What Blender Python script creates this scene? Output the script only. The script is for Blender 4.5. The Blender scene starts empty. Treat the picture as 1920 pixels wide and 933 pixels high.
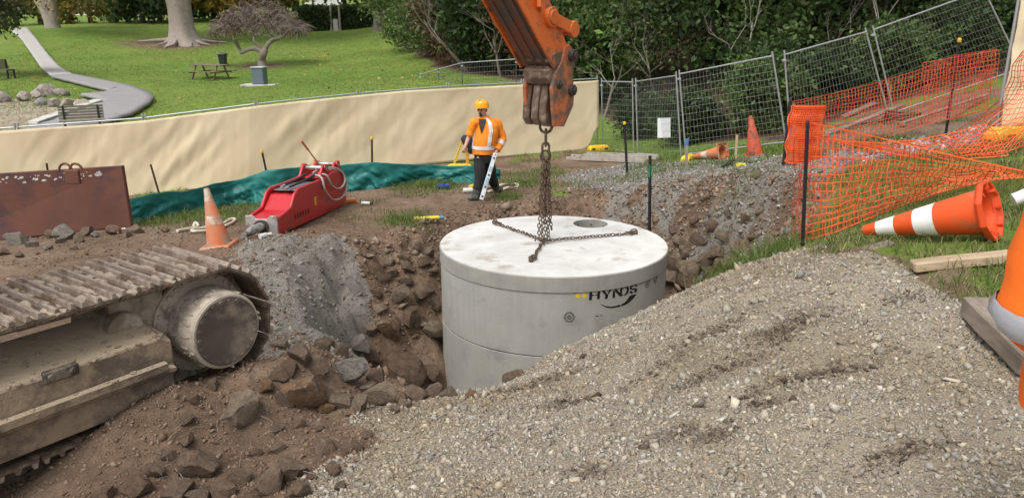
import bpy, bmesh, math, random
import numpy as np
from mathutils import Vector, Matrix, Euler

sc = bpy.context.scene
PI = math.pi
R = math.radians
random.seed(7)
rng = np.random.default_rng(11)

# ------------------------------------------------------------------ camera
FPX, PITCH, CZ = 1442.0, R(16.0), 3.2
cam_d = bpy.data.cameras.new('camera')
cam = bpy.data.objects.new('camera', cam_d)
sc.collection.objects.link(cam)
cam.location = (0, 0, CZ)
cam.rotation_euler = (PI / 2 - PITCH, 0, 0)
cam_d.sensor_width = 36.0
cam_d.sensor_fit = 'HORIZONTAL'
cam_d.lens = 36.0 * FPX / 1920.0
cam_d.clip_start = 0.05
cam_d.clip_end = 2000
sc.camera = cam

# ------------------------------------------------------------------ sky, sun, exposure
SUN_EL, SUN_AZ = R(58), R(215)          # soft light from behind the left shoulder
world = bpy.data.worlds.new('World')
sc.world = world
world.use_nodes = True
wn = world.node_tree.nodes
wl = world.node_tree.links
bg = wn['Background']
sky = wn.new('ShaderNodeTexSky')
sky.sky_type = 'NISHITA'
sky.sun_disc = False
sky.sun_elevation = SUN_EL
sky.sun_rotation = SUN_AZ
sky.dust_density = 4.0
sky.ozone_density = 1.0
hs = wn.new('ShaderNodeHueSaturation')
hs.inputs['Saturation'].default_value = 0.22
wl.new(sky.outputs[0], hs.inputs['Color'])
wl.new(hs.outputs[0], bg.inputs['Color'])
bg.inputs['Strength'].default_value = 0.15
sun_d = bpy.data.lights.new('sun', 'SUN')
sun_d.energy = 1.1
sun_d.angle = R(30)
sun_d.color = (1.0, 0.97, 0.92)
sun = bpy.data.objects.new('sun', sun_d)
sc.collection.objects.link(sun)
# direction towards the sun: azimuth measured like the sky node (clockwise from +Y)
sdir = Vector((math.sin(SUN_AZ) * math.cos(SUN_EL), math.cos(SUN_AZ) * math.cos(SUN_EL), math.sin(SUN_EL)))
sun.rotation_euler = sdir.to_track_quat('Z', 'Y').to_euler()
vs = sc.view_settings
vs.view_transform = 'Standard'
vs.look = 'None'
vs.exposure = 0.6
vs.gamma = 1.0
vs.use_curve_mapping = False
sc.cycles.use_denoising = True
sc.cycles.max_bounces = 6
sc.cycles.diffuse_bounces = 3
sc.cycles.transparent_max_bounces = 12

# ------------------------------------------------------------------ pixels to places (1920 x 933)
CP, SP = math.cos(PITCH), math.sin(PITCH)
def ray(x, y):
    u = (x - 960) / FPX
    v = (466.5 - y) / FPX
    return np.array([u, CP + v * SP, -SP + v * CP])
def dep(x, y, Y):                       # point on that ray at distance Y ahead
    d = ray(x, y)
    return d * (Y / d[1]) + np.array([0, 0, CZ])
def onz(x, y, z):                       # point on that ray at height z
    d = ray(x, y)
    return d * ((z - CZ) / d[2]) + np.array([0, 0, CZ])
def hgt(x, y0, y1, H):                  # base of an upright thing of height H seen from y0 up to y1
    a, b = ray(x, y0), ray(x, y1)
    return dep(x, y0, H / (b[2] / b[1] - a[2] / a[1]))
def topix(p):
    x, y, z = p[0], p[1], p[2] - CZ
    dz = y * CP - z * SP
    return 960 + FPX * x / dz, 466.5 - FPX * (y * SP + z * CP) / dz

# ------------------------------------------------------------------ noise
_ptab = np.random.default_rng(5).permutation(256)
_ptab = np.concatenate([_ptab, _ptab, _ptab])
_grad = np.random.default_rng(6).normal(size=(256, 3))
_grad /= np.linalg.norm(_grad, axis=1)[:, None]
def noise3(x, y, z):
    x, y, z = np.broadcast_arrays(np.asarray(x, float), np.asarray(y, float), np.asarray(z, float))
    xi, yi, zi = np.floor(x).astype(int), np.floor(y).astype(int), np.floor(z).astype(int)
    xf, yf, zf = x - xi, y - yi, z - zi
    xi &= 255; yi &= 255; zi &= 255
    f = lambda t: t * t * t * (t * (t * 6 - 15) + 10)
    u, v, w = f(xf), f(yf), f(zf)
    out = 0
    for a in (0, 1):
        for b in (0, 1):
            for c in (0, 1):
                h = _ptab[_ptab[_ptab[xi + a] + yi + b] + zi + c]
                g = _grad[h]
                d = g[..., 0] * (xf - a) + g[..., 1] * (yf - b) + g[..., 2] * (zf - c)
                out = out + d * (u if a else 1 - u) * (v if b else 1 - v) * (w if c else 1 - w)
    return out * 1.6
def fbm(x, y, s=1.0, o=4, z=0.0, rough=0.5):
    t, a, n = 0, 1.0, 0.0
    for k in range(o):
        t = t + a * noise3(x * s, y * s, z + 3.7 * k)
        n += a
        a *= rough
        s *= 2.03
    return t / n
def sstep(a, b, x):
    t = np.clip((x - a) / (b - a), 0, 1)
    return t * t * (3 - 2 * t)
def poly_sd(poly, x, y):                # signed distance, positive inside
    poly = np.asarray(poly, float)
    x, y = np.asarray(x, float), np.asarray(y, float)
    d = np.full(x.shape, 1e9)
    ins = np.zeros(x.shape, bool)
    n = len(poly)
    for i in range(n):
        ax, ay = poly[i][:2]
        bx, by = poly[(i + 1) % n][:2]
        ex, ey = bx - ax, by - ay
        t = np.clip(((x - ax) * ex + (y - ay) * ey) / (ex * ex + ey * ey + 1e-12), 0, 1)
        d = np.minimum(d, np.hypot(x - ax - t * ex, y - ay - t * ey))
        c = ((ay > y) != (by > y)) & (x < (bx - ax) * (y - ay) / (by - ay + 1e-12) + ax)
        ins ^= c
    return np.where(ins, d, -d)

# ------------------------------------------------------------------ mesh helpers
col = sc.collection
def link(o, parent=None):
    col.objects.link(o)
    if parent is not None:
        o.parent = parent
    return o
def tag(o, label=None, cat=None, group=None, kind=None):
    if label: o['label'] = label
    if cat: o['category'] = cat
    if group: o['group'] = group
    if kind: o['kind'] = kind
    return o
def empty(name, loc=(0, 0, 0), rot=(0, 0, 0), label=None, cat=None, group=None, parent=None):
    o = bpy.data.objects.new(name, None)
    o.empty_display_size = 0.1
    link(o, parent)
    o.location = loc
    o.rotation_euler = rot
    return tag(o, label, cat, group)
def shade(me, ang=40):
    try:
        me.shade_smooth()
        me.set_sharp_from_angle(angle=R(ang))
    except Exception:
        me.polygons.foreach_set('use_smooth', [True] * len(me.polygons))
def raw_mesh(name, V, F, loops_per=None):
    """fast mesh: V (n,3), F (m,k) integer array"""
    me = bpy.data.meshes.new(name)
    V = np.asarray(V, np.float32)
    F = np.asarray(F, np.int32)
    m, k = F.shape
    me.vertices.add(len(V))
    me.vertices.foreach_set('co', V.ravel())
    me.loops.add(m * k)
    me.loops.foreach_set('vertex_index', F.ravel())
    me.polygons.add(m)
    me.polygons.foreach_set('loop_start', np.arange(0, m * k, k, dtype=np.int32))
    me.update(calc_edges=True)
    return me
def point_color(me, name, C):
    a = me.color_attributes.new(name, 'FLOAT_COLOR', 'POINT')
    C = np.asarray(C, np.float32)
    if C.shape[1] == 3:
        C = np.concatenate([C, np.ones((len(C), 1), np.float32)], 1)
    a.data.foreach_set('color', C.ravel())

def frame_from(d, up=(0, 0, 1)):
    d = Vector(d).normalized()
    up = Vector(up)
    if abs(d.dot(up)) > 0.98:
        up = Vector((0, 1, 0)) if abs(d.y) < 0.9 else Vector((1, 0, 0))
    a = up.cross(d).normalized()
    b = d.cross(a)
    return a, b, d

class MB:
    def __init__(s):
        s.v, s.f = [], []
    def add(s, vs_, fs):
        n = len(s.v)
        s.v += [tuple(v) for v in vs_]
        s.f += [tuple(i + n for i in f) for f in fs]
        return s
    def box(s, c, size, rot=None, taper=(1, 1)):
        hx, hy, hz = size[0] / 2, size[1] / 2, size[2] / 2
        vs_ = []
        for z, t in ((-hz, (1, 1)), (hz, taper)):
            for x, y in ((-hx, -hy), (hx, -hy), (hx, hy), (-hx, hy)):
                vs_.append(Vector((x * t[0], y * t[1], z)))
        if rot is not None:
            m = rot if isinstance(rot, Matrix) else Euler(rot).to_matrix()
            vs_ = [m @ v for v in vs_]
        c = Vector(c)
        return s.add([v + c for v in vs_], [(3, 2, 1, 0), (4, 5, 6, 7), (0, 1, 5, 4), (1, 2, 6, 5), (2, 3, 7, 6), (3, 0, 4, 7)])
    def bar(s, p0, p1, w, h, up=(0, 0, 1)):
        p0, p1 = Vector(p0), Vector(p1)
        a, b, d = frame_from(p1 - p0, up)
        vs_ = []
        for p in (p0, p1):
            for x, y in ((-1, -1), (1, -1), (1, 1), (-1, 1)):
                vs_.append(p + a * (x * w / 2) + b * (y * h / 2))
        return s.add(vs_, [(3, 2, 1, 0), (4, 5, 6, 7), (0, 1, 5, 4), (1, 2, 6, 5), (2, 3, 7, 6), (3, 0, 4, 7)])
    def cyl(s, p0, p1, r0, r1=None, n=12, caps=True):
        r1 = r0 if r1 is None else r1
        p0, p1 = Vector(p0), Vector(p1)
        a, b, d = frame_from(p1 - p0)
        vs_ = []
        for p, r in ((p0, r0), (p1, r1)):
            for i in range(n):
                t = 2 * PI * i / n
                vs_.append(p + a * (r * math.cos(t)) + b * (r * math.sin(t)))
        fs = [(i, (i + 1) % n, n + (i + 1) % n, n + i) for i in range(n)]
        if caps:
            fs += [tuple(reversed(range(n))), tuple(range(n, 2 * n))]
        return s.add(vs_, fs)
    def tube(s, pts, r, n=6, closed=False, caps=True):
        pts = [Vector(p) for p in pts]
        m = len(pts)
        rs = r if hasattr(r, '__len__') else [r] * m
        vs_, prev = [], None
        for i, p in enumerate(pts):
            if closed:
                d = pts[(i + 1) % m] - pts[i - 1]
            else:
                d = pts[min(i + 1, m - 1)] - pts[max(i - 1, 0)]
            if d.length < 1e-9:
                d = Vector((0, 0, 1))
            d.normalize()
            if prev is None:
                a, b, _ = frame_from(d)
            else:
                a = (prev - d * prev.dot(d))
                if a.length < 1e-6:
                    a, b, _ = frame_from(d)
                a.normalize()
                b = d.cross(a)
            prev = a
            for k in range(n):
                t = 2 * PI * k / n
                vs_.append(p + a * (rs[i] * math.cos(t)) + b * (rs[i] * math.sin(t)))
        fs = []
        for i in range(m if closed else m - 1):
            j = (i + 1) % m
            for k in range(n):
                q = (k + 1) % n
                fs.append((i * n + k, i * n + q, j * n + q, j * n + k))
        if caps and not closed:
            fs += [tuple(reversed(range(n))), tuple(range((m - 1) * n, m * n))]
        return s.add(vs_, fs)
    def lathe(s, prof, c=(0, 0, 0), n=24, axis='z', rot=None, closed=False):
        c = Vector(c)
        m = rot if rot is not None else Matrix.Identity(3)
        vs_ = []
        for r, z in prof:
            for i in range(n):
                t = 2 * PI * i / n
                vs_.append(m @ Vector((r * math.cos(t), r * math.sin(t), z)) + c)
        fs = []
        k = len(prof)
        for j in range(k if closed else k - 1):
            j2 = (j + 1) % k
            for i in range(n):
                q = (i + 1) % n
                fs.append((j * n + i, j * n + q, j2 * n + q, j2 * n + i))
        if not closed:
            if prof[0][0] > 1e-6: fs.append(tuple(reversed(range(n))))
            if prof[-1][0] > 1e-6: fs.append(tuple(range((k - 1) * n, k * n)))
        return s.add(vs_, fs)
    def prism(s, poly, d, origin=(0, 0, 0), ax=(1, 0, 0), ay=(0, 0, 1)):
        """poly of (u,v), extruded by vector d"""
        o, ax, ay, d = Vector(origin), Vector(ax), Vector(ay), Vector(d)
        n = len(poly)
        p = [o + ax * u + ay * v for u, v in poly]
        vs_ = p + [q + d for q in p]
        fs = [tuple(range(n)), tuple(reversed(range(n, 2 * n)))] + [(i, n + i, n + (i + 1) % n, (i + 1) % n) for i in range(n)]
        return s.add(vs_, fs)
    def loft(s, rings, caps=True):
        n = len(rings[0])
        vs_ = [v for r in rings for v in r]
        fs = []
        for j in range(len(rings) - 1):
            for i in range(n):
                q = (i + 1) % n
                fs.append((j * n + i, j * n + q, (j + 1) * n + q, (j + 1) * n + i))
        if caps:
            fs += [tuple(reversed(range(n))), tuple(range((len(rings) - 1) * n, len(rings) * n))]
        return s.add(vs_, fs)
    def ico(s, c, r, sub=1, sq=(1, 1, 1), jit=0.0, rg=random):
        b = bmesh.new()
        bmesh.ops.create_icosphere(b, subdivisions=sub, radius=1)
        vs_ = []
        for v in b.verts:
            k = r * (1 + rg.uniform(-jit, jit))
            vs_.append((c[0] + v.co.x * k * sq[0], c[1] + v.co.y * k * sq[1], c[2] + v.co.z * k * sq[2]))
        fs = [tuple(v.index for v in f.verts) for f in b.faces]
        b.free()
        return s.add(vs_, fs)
    def mesh(s, name, bevel=0, smooth=None, fix=True):
        me = bpy.data.meshes.new(name)
        me.from_pydata(s.v, [], s.f)
        if bevel or fix:
            b = bmesh.new()
            b.from_mesh(me)
            if fix:
                bmesh.ops.recalc_face_normals(b, faces=b.faces)
            if bevel:
                es = [e for e in b.edges if len(e.link_faces) == 2 and e.calc_face_angle(0) > R(35)]
                bmesh.ops.bevel(b, geom=es, offset=bevel, segments=1, affect='EDGES', clamp_overlap=True)
            b.to_mesh(me)
            b.free()
        if smooth:
            shade(me, smooth)
        me.update()
        return me
    def build(s, name, mat, parent=None, bevel=0, smooth=None, loc=None, rot=None, fix=True):
        me = s.mesh(name, bevel, smooth, fix)
        if mat is not None:
            me.materials.append(mat)
        o = bpy.data.objects.new(name, me)
        link(o, parent)
        if loc is not None: o.location = loc
        if rot is not None: o.rotation_euler = rot
        return o
def copy_tree(o, parent=None):
    c = o.copy()
    col.objects.link(c)
    c.parent = parent
    for ch in list(o.children):
        copy_tree(ch, c)
    return c

# ------------------------------------------------------------------ materials
MATS = {}
def nodes_of(name):
    m = bpy.data.materials.new(name)
    m.use_nodes = True
    nt = m.node_tree
    return m, nt, nt.nodes, nt.links, nt.nodes['Principled BSDF']
def ramp(n, stops):
    r = n.new('ShaderNodeValToRGB')
    e = r.color_ramp.elements
    while len(e) < len(stops):
        e.new(0.5)
    for i, (p, c) in enumerate(stops):
        e[i].position = p
        e[i].color = (*c, 1) if len(c) == 3 else c
    return r
def rgbmix(n, l, fac, a, b, mode='MIX'):
    m = n.new('ShaderNodeMix')
    m.data_type = 'RGBA'
    m.blend_type = mode
    for s_, v in (('Factor', fac), ('A', a), ('B', b)):
        i = [q for q in m.inputs if q.name == s_ and q.enabled][0] if s_ == 'Factor' else m.inputs[6 if s_ == 'A' else 7]
        if s_ == 'Factor':
            i = m.inputs[0]
        if hasattr(v, 'is_linked') or hasattr(v, 'links'):
            l.new(v, i)
        elif s_ == 'Factor':
            i.default_value = v
        else:
            i.default_value = (*v, 1) if len(v) == 3 else v
    return m.outputs[2]
def tex(n, l, kind, scale, vec=None, **kw):
    t = n.new(kind)
    t.inputs['Scale'].default_value = scale
    for k, v in kw.items():
        if k in t.inputs:
            t.inputs[k].default_value = v
        else:
            setattr(t, k, v)
    if vec is not None:
        l.new(vec, t.inputs['Vector'])
    return t
def mat(name, c, c2=None, scale=6.0, rough=0.8, bump=0.15, bscale=60.0, metal=0.0, dirt=None, dscale=3.0,
        damt=0.5, attr=None, dust=None, spec=None, sheen=None, coat=None, emit=None, trans=None, contrast=0.25):
    """generic weathered surface: two tones, fine relief, optional stains and dust lying on upward faces"""
    if name in MATS:
        return MATS[name]
    m, nt, n, l, b = nodes_of(name)
    tc = n.new('ShaderNodeTexCoord')
    vec = tc.outputs['Object']
    c2 = c2 or tuple(x * 0.7 for x in c)
    t1 = tex(n, l, 'ShaderNodeTexNoise', scale, vec, Detail=6.0, Roughness=0.6)
    r1 = ramp(n, [(0.5 - contrast, c2), (0.5 + contrast, c)])
    l.new(t1.outputs['Fac'], r1.inputs['Fac'])
    cur = r1.outputs['Color']
    if attr:
        a = n.new('ShaderNodeAttribute')
        a.attribute_name = attr
        cur = rgbmix(n, l, 1.0, cur, a.outputs['Color'], 'MULTIPLY')
    if dirt:
        t2 = tex(n, l, 'ShaderNodeTexNoise', dscale, vec, Detail=8.0, Roughness=0.7)
        r2 = ramp(n, [(0.62 - damt * 0.3, (0, 0, 0)), (0.72 - damt * 0.25, (1, 1, 1))])
        l.new(t2.outputs['Fac'], r2.inputs['Fac'])
        cur = rgbmix(n, l, r2.outputs['Color'], cur, dirt)
    if dust:
        g = n.new('ShaderNodeNewGeometry')
        sx = n.new('ShaderNodeSeparateXYZ')
        l.new(g.outputs['Normal'], sx.inputs[0])
        t3 = tex(n, l, 'ShaderNodeTexNoise', 9.0, vec, Detail=6.0)
        ad = n.new('ShaderNodeMath'); ad.operation = 'MULTIPLY_ADD'
        l.new(t3.outputs['Fac'], ad.inputs[0]); ad.inputs[1].default_value = 1.0
        l.new(sx.outputs['Z'], ad.inputs[2])
        r3 = ramp(n, [(0.85, (0, 0, 0)), (1.25 if False else 1.0, (1, 1, 1))])
        l.new(ad.outputs[0], r3.inputs['Fac'])
        cur = rgbmix(n, l, r3.outputs['Color'], cur, dust)
    l.new(cur, b.inputs['Base Color'])
    b.inputs['Roughness'].default_value = rough
    b.inputs['Metallic'].default_value = metal
    if spec is not None:
        b.inputs['Specular IOR Level'].default_value = spec
    if coat:
        b.inputs['Coat Weight'].default_value = coat
    if trans:
        b.inputs['Transmission Weight'].default_value = trans
    if bump:
        t4 = tex(n, l, 'ShaderNodeTexNoise', bscale, vec, Detail=5.0, Roughness=0.65)
        bp = n.new('ShaderNodeBump')
        bp.inputs['Strength'].default_value = bump
        bp.inputs['Distance'].default_value = 0.02
        l.new(t4.outputs['Fac'], bp.inputs['Height'])
        l.new(bp.outputs[0], b.inputs['Normal'])
    MATS[name] = m
    return m
def leaf_mat(name, c, var=0.5, rough=0.55, trans=0.35):
    """leaves: colour from a per-leaf attribute, light passing through"""
    m, nt, n, l, b = nodes_of(name)
    a = n.new('ShaderNodeAttribute')
    a.attribute_name = 'tint'
    cur = rgbmix(n, l, 1.0, c, a.outputs['Color'], 'MULTIPLY')
    l.new(cur, b.inputs['Base Color'])
    b.inputs['Roughness'].default_value = rough
    b.inputs['Specular IOR Level'].default_value = 0.3
    tr = n.new('ShaderNodeBsdfTranslucent')
    l.new(cur, tr.inputs['Color'])
    ms = n.new('ShaderNodeMixShader')
    ms.inputs[0].default_value = trans
    l.new(b.outputs[0], ms.inputs[1])
    l.new(tr.outputs[0], ms.inputs[2])
    l.new(ms.outputs[0], n['Material Output'].inputs['Surface'])
    return m
# ------------------------------------------------------------------ terrain
WP = [(0, 0, 1.55), (-3, 0, 1.3), (3, 0, 1.8), (0, -8, 1.6), (8, -6, 2.4), (-8, -6, 1.2), (8, 2, 2.6), (-8, 2, .9),
      (0, 2.4, 1.5), (1.8, 2.4, 1.66), (-.75, 2.7, 1.28), (-1.3, 3.3, 1.1),
      (-1.7, 4.1, 1.02), (-2.6, 3.0, 1.02), (-3.5, 4.5, 1.0), (-4.5, 3.0, 1.0), (-1.1, 4.2, .95), (-2.6, 5.6, .9), (-4.6, 6.5, .85),
      (-1.2, 5.8, .45), (-.75, 6.0, .14), (-.48, 6, .13), (-.12, 6, .18), (.17, 6, .42), (.6, 6, .64), (.95, 6, .85), (1.22, 6, 1.0), (-.46, 5.5, .42), (-.12, 5.5, .47), (.16, 5.5, .68), (.57, 5.5, .90), (.9, 5.5, 1.07), (1.17, 5.5, 1.23), (-.43, 5, .66), (-.11, 5, .70), (.15, 5, .88), (.54, 5, 1.08), (.85, 5, 1.24), (1.1, 5, 1.38), (1.75, 5.6, 1.44),
      (.5, 4.2, 1.25), (1.5, 4.2, 1.62), (-.4, 4.4, .94), 
      (2.5, 6.4, 1.42), (2.3, 4.8, 1.83), (3.1, 4.8, 1.95), (4.2, 5, 2.05), (2.2, 3.4, 1.75)]
WP += [tuple(onz(x, y, z)) for x, y, z in (
    (60, 470, .5), (120, 455, .45), (300, 438, .38), (410, 448, .45), (240, 425, .25), (560, 447, .5), (640, 450, .42), (720, 440, .32), (650, 390, .22),
    (500, 385, .08), (480, 435, .3), (780, 350, .08), (905, 375, .14), (830, 400, .25), (960, 376, .15), (1100, 345, .2), (1250, 330, .3),
    (1400, 320, .55), (1490, 315, .85), (1300, 300, .15), (1450, 290, .45), (250, 395, -.1))]
WP += [tuple(dep(1772, 262, 12.0)), tuple(dep(1865, 268, 9.0)), tuple(dep(1640, 262, 12.5)), tuple(dep(1900, 340, 6.4)), tuple(dep(1475, 308, 13.2))]
WP += [(3.61, 22.3, -.31), (4.29, 19.4, .08), (2.49, 22.4, -.18), (9.18, 19.65, 1.14), (6.4, 18.3, .5), (12.5, 19.5, 2.0),
       (-6.28, 18.6, -.47), (-11.7, 17.3, -.9), (-1.5, 20.8, -.3)]
WP += [tuple(dep(*a)) for a in ((395, 150, 40), (345, 85, 58), (490, 124, 45), (660, 57, 66), (280, 190, 31), (100, 200, 27), (60, 160, 33),
                                (740, 90, 52), (790, 128, 40), (840, 150, 32), (100, 55, 60), (40, 60, 58), (250, 40, 85), (130, 145, 36), (700, 170, 29))]
WP += [(4, 26, -.2), (4.5, 31, .6), (7, 40, 3.2), (1, 42, 2.4), (12, 27, 2.6), (16, 21, 3.2), (22, 30, 6), (10, 52, 7), (34, 50, 12), (14, 12, 3.2),
       (20, 5, 5), (-40, 110, 4.5), (0, 120, 10), (-90, 150, 6), (70, 120, 22), (-60, 45, 1.5), (-40, 10, -1.2), (70, 0, 14), (-22, 22, -.6), (-80, -40, -2), (60, -60, 8),
       (0, -60, 2), (-150, 300, 10), (150, 300, 35), (0, 400, 25), (-400, 0, 0), (400, 0, 30), (0, -300, 3), (-400, 400, 15), (400, 400, 45)]
WP = np.array(WP, float)
_n = N_WP = len(WP)
_Dm = np.hypot(WP[:, None, 0] - WP[None, :, 0], WP[:, None, 1] - WP[None, :, 1])
_A = np.zeros((_n + 3, _n + 3))
_A[:_n, :_n] = -np.sqrt(_Dm ** 2 + 0.10) + np.eye(_n) * 0.02
_A[:_n, _n] = 1; _A[:_n, _n + 1:] = WP[:, :2] / 50
_A[_n, :_n] = 1; _A[_n + 1:, :_n] = WP[:, :2].T / 50
_wt = np.linalg.solve(_A, np.concatenate([WP[:, 2], np.zeros(3)]))
def base_z(x, y):
    x = np.asarray(x, float); y = np.asarray(y, float)
    out = _wt[N_WP] + _wt[N_WP + 1] * x / 50 + _wt[N_WP + 2] * y / 50
    for i in range(N_WP):
        out = out - _wt[i] * np.sqrt((x - WP[i, 0]) ** 2 + (y - WP[i, 1]) ** 2 + 0.10)
    return out
def gp(x, y, f=None, t1=90.0):          # where the ray of a pixel meets the ground
    f = f or base_z
    d = ray(x, y)
    t = np.concatenate([np.arange(1.5, 20, .02), np.arange(20, t1, .1)])
    P = d[None] * t[:, None] + np.array([0, 0, CZ])
    h = P[:, 2] - f(P[:, 0], P[:, 1])
    k = np.argmax(h < 0)
    if h[k] >= 0:
        k = len(t) - 1
    return P[k]
TC, TR, TZ = (0.545, 9.82), 1.5, 0.48    # tank centre, radius, top of lid
TB = -1.75
PIT = [gp(*p)[:2] for p in ((640, 454), (720, 445), (830, 404), (960, 382), (1100, 354), (1250, 340), (1400, 328), (1478, 326))]
PIT += [(3.9, 10.0), (2.75, 7.2), (2.3, 6.35), (1.75, 5.75), (1.2, 6.1), (.6, 6.1), (0, 6.1), (-.7, 6.15), (-1.25, 6.2), (-1.7, 6.7), (-2.5, 8.0), (-2.9, 9.6)]
def ground_z(x, y, detail=True):
    x = np.asarray(x, float); y = np.asarray(y, float)
    z = base_z(x, y)
    r = np.hypot(x, y - 7)
    near = r < 14
    sd = np.full(x.shape, -9.0)
    sd[near] = poly_sd(PIT, x[near], y[near])
    wob = fbm(x, y, .9, 3) * .35 if detail else 0
    ang = np.arctan2(y - TC[1], x - TC[0])          # 0 = right, pi/2 = far
    w = 1.5 + 0.75 * np.cos(ang - R(150)) + .5 * np.maximum(0, np.sin(ang)) - .75 * np.maximum(0, -np.sin(ang))
    w = np.maximum(w, .7)
    s = sstep(0, 1, np.clip((sd + wob * (sd > -.6)) / w, 0, 1))
    fall = np.clip((sd + wob) / w, 0, 1)
    s = 0.45 * fall + 0.55 * s
    z = z * (1 - s) + (TB - .02) * s
    if detail:
        m = near & (sd > -0.5)
        rough_ = sstep(-.5, .5, sd) * (1 - sstep(.75, 1.0, s)) * (.12 + .88 * sstep(6.6, 7.8, y - .3 * np.minimum(x + 1.2, 0)))
        blk = fbm(x, y, 2.2, 4, 9.0, .55)
        blk2 = np.abs(fbm(x, y, 3.4, 3, 2.0))
        z = z + rough_ * (blk * .34 - blk2 * .25 + (x > 1.8) * .10 * fbm(x, y, 6., 3, 19.)) * m
        close = sstep(16, 9, r)
        z = z + close * fbm(x, y, 1.3, 5, 4.0, .55) * .06
        # heap of brown spoil beside the track
        hp = np.exp(-(((x + 1.15) / .75) ** 2 + ((y - 4.1) / 1.0) ** 2))
        z = z + hp * (.10 + .12 * fbm(x, y, 2.5, 4, 7.0))
        # gravel heaps and hollows left by boots and the bucket
        gm = sstep(-.2, .8, x + .25 * y - .9) * sstep(5.7, 4.3, y) * (y > 0)
        z = z + gm * (fbm(x, y, .8, 3, 21.0) * .14 + fbm(x, y, 2.6, 3, 23.0) * .05)
        # earth pushed up against the outer side of the track
        du = (x + 1.53) * .8148 - (y - 4.19) * .5798
        al = (x + 1.53) * .5798 + (y - 4.19) * .8148
        z = z + (.27 + .12 * fbm(x, y, 2.2, 3, 51.)) * np.exp(-((du - .08) / .30) ** 2) * sstep(1.0, .3, al) * sstep(-1.7, -.5, al)
        # old spoil and debris under the far netting
        q_ = dep(1600, 238, 14.6)
        z = z + (.45 + .25 * fbm(x, y, 1.6, 3, 61.)) * np.exp(-((x - q_[0]) / 1.5) ** 2 - ((y - q_[1]) / .8) ** 2)
        # grey crushed rock tipped over the pit edge
        cr = np.exp(-(((x + 2.6) / 1.0) ** 2 + ((y - 9.6) / 1.3) ** 2))
        z = z + cr * (.02 + .16 * fbm(x, y, 3.0, 4, 88.) - .10 * np.abs(fbm(x, y, 2.0, 3, 89.)))
        z = np.where(s > .97, TB - .02 + .1 * fbm(x, y, 2., 3), z)
    return z
def gz(x, y):
    return float(ground_z(np.array([x]), np.array([y]))[0])
def gpd(x, y):                           # same on the finished ground
    return gp(x, y, ground_z)

def axis(lo, hi, segs):
    out = []
    for a, b, st in segs:
        out.append(np.arange(a, b - 1e-9, st))
    return np.unique(np.round(np.concatenate(out + [[hi]]), 4))
gx = axis(-400, 400, [(-400, -120, 25), (-120, -45, 5), (-45, -14, 1.0), (-14, -5, .2), (-5, 5.2, .042), (5.2, 16, .2), (16, 45, 1.0), (45, 120, 5), (120, 400, 25)])
gy = axis(-300, 420, [(-300, -60, 30), (-60, -10, 5), (-10, 1.4, .5), (1.4, 8, .042), (8, 14.2, .05), (14.2, 24, .15), (24, 70, .8), (70, 140, 4), (140, 420, 28)])
GX, GY = np.meshgrid(gx, gy)
GZ = ground_z(GX.ravel(), GY.ravel()).reshape(GX.shape)
nx, ny = len(gx), len(gy)
idx = np.arange(nx * ny).reshape(ny, nx)
GF = np.stack([idx[:-1, :-1], idx[:-1, 1:], idx[1:, 1:], idx[1:, :-1]], -1).reshape(-1, 4)
GV = np.stack([GX.ravel(), GY.ravel(), GZ.ravel()], -1)
ground_me = raw_mesh('ground', GV, GF)

# zones: what the ground is made of, as outlines on the ground
def outline(pix):
    return [gp(*p)[:2] for p in pix]
Z_TAN = outline([(560, 940), (640, 880), (690, 850), (665, 800), (760, 770), (860, 735)]) + [(-.2, 6.35), (.5, 6.6), (1.2, 6.7), (1.8, 6.3)] + \
    outline([(1400, 490), (1560, 484), (1690, 505), (1790, 560), (1920, 590)]) + [(6, 2.5), (6, -5), (-1.6, -5), (-1.6, 1.0), (-.9, 2.3)]
Z_GRS = outline([(1385, 492), (1440, 462), (1480, 440)]) + [(3.0, 7.6), (4.0, 9.6), (5.2, 10.4), (7.5, 11), (12, 9), (12, 3), (6, 2.6)] + \
    outline([(1920, 592), (1790, 560), (1690, 507), (1560, 486)])
FENCE_LINE = [(-30, 16.0), (-11.7, 17.3), (-6.28, 18.6), (-1.5, 20.8), (2.49, 22.4), (4.0, 20.5), (6.4, 18.3), (9.2, 19.7), (13, 19.0), (40, 22), (300, 60), (300, 400), (-390, 400), (-390, 16)]
Z_GREY1 = outline([(455, 452), (560, 443), (660, 450), (715, 505), (690, 600), (640, 680), (560, 690), (480, 660), (440, 540)])
Z_GREY2 = outline([(1040, 330), (1180, 306), (1300, 300), (1440, 292), (1500, 300)]) + [(5.5, 13.0), (5.0, 11.0), (3.3, 8.4), (2.6, 8.6), (2.4, 10.0), (2.0, 12.4)]
Z_GREY3 = outline([(1620, 300), (1700, 262), (1830, 240), (1850, 262), (1760, 285), (1650, 300)])
BUSH = [tuple(gp(*q)[:2]) for q in ((735, 62), (752, 82), (772, 104), (815, 124), (870, 140), (960, 150))] + [(4.8, 25.5), (5.6, 21.8), (6.8, 19.2), (9.3, 20.3), (13, 19.8), (22, 20), (40, 25), (90, 60), (60, 140), (-6, 85), (-8, 70)]
xs, ys = GV[:, 0], GV[:, 1]
def zone(poly, soft, nz=0.3, s=2.0, lo=None):
    m = np.hypot(xs, ys) < 30 if lo is None else np.ones(len(xs), bool)
    out = np.zeros(len(xs))
    d = poly_sd(poly, xs[m], ys[m]) + fbm(xs[m], ys[m], s, 4, 31.) * nz
    out[m] = sstep(-soft, soft, d)
    return out
tan = zone(Z_TAN, .10, .22, 3.0)
grs = zone(Z_GRS, .25, .5, 1.5)
lawn = zone(FENCE_LINE, .35, .9, .8, lo=1)
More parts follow.
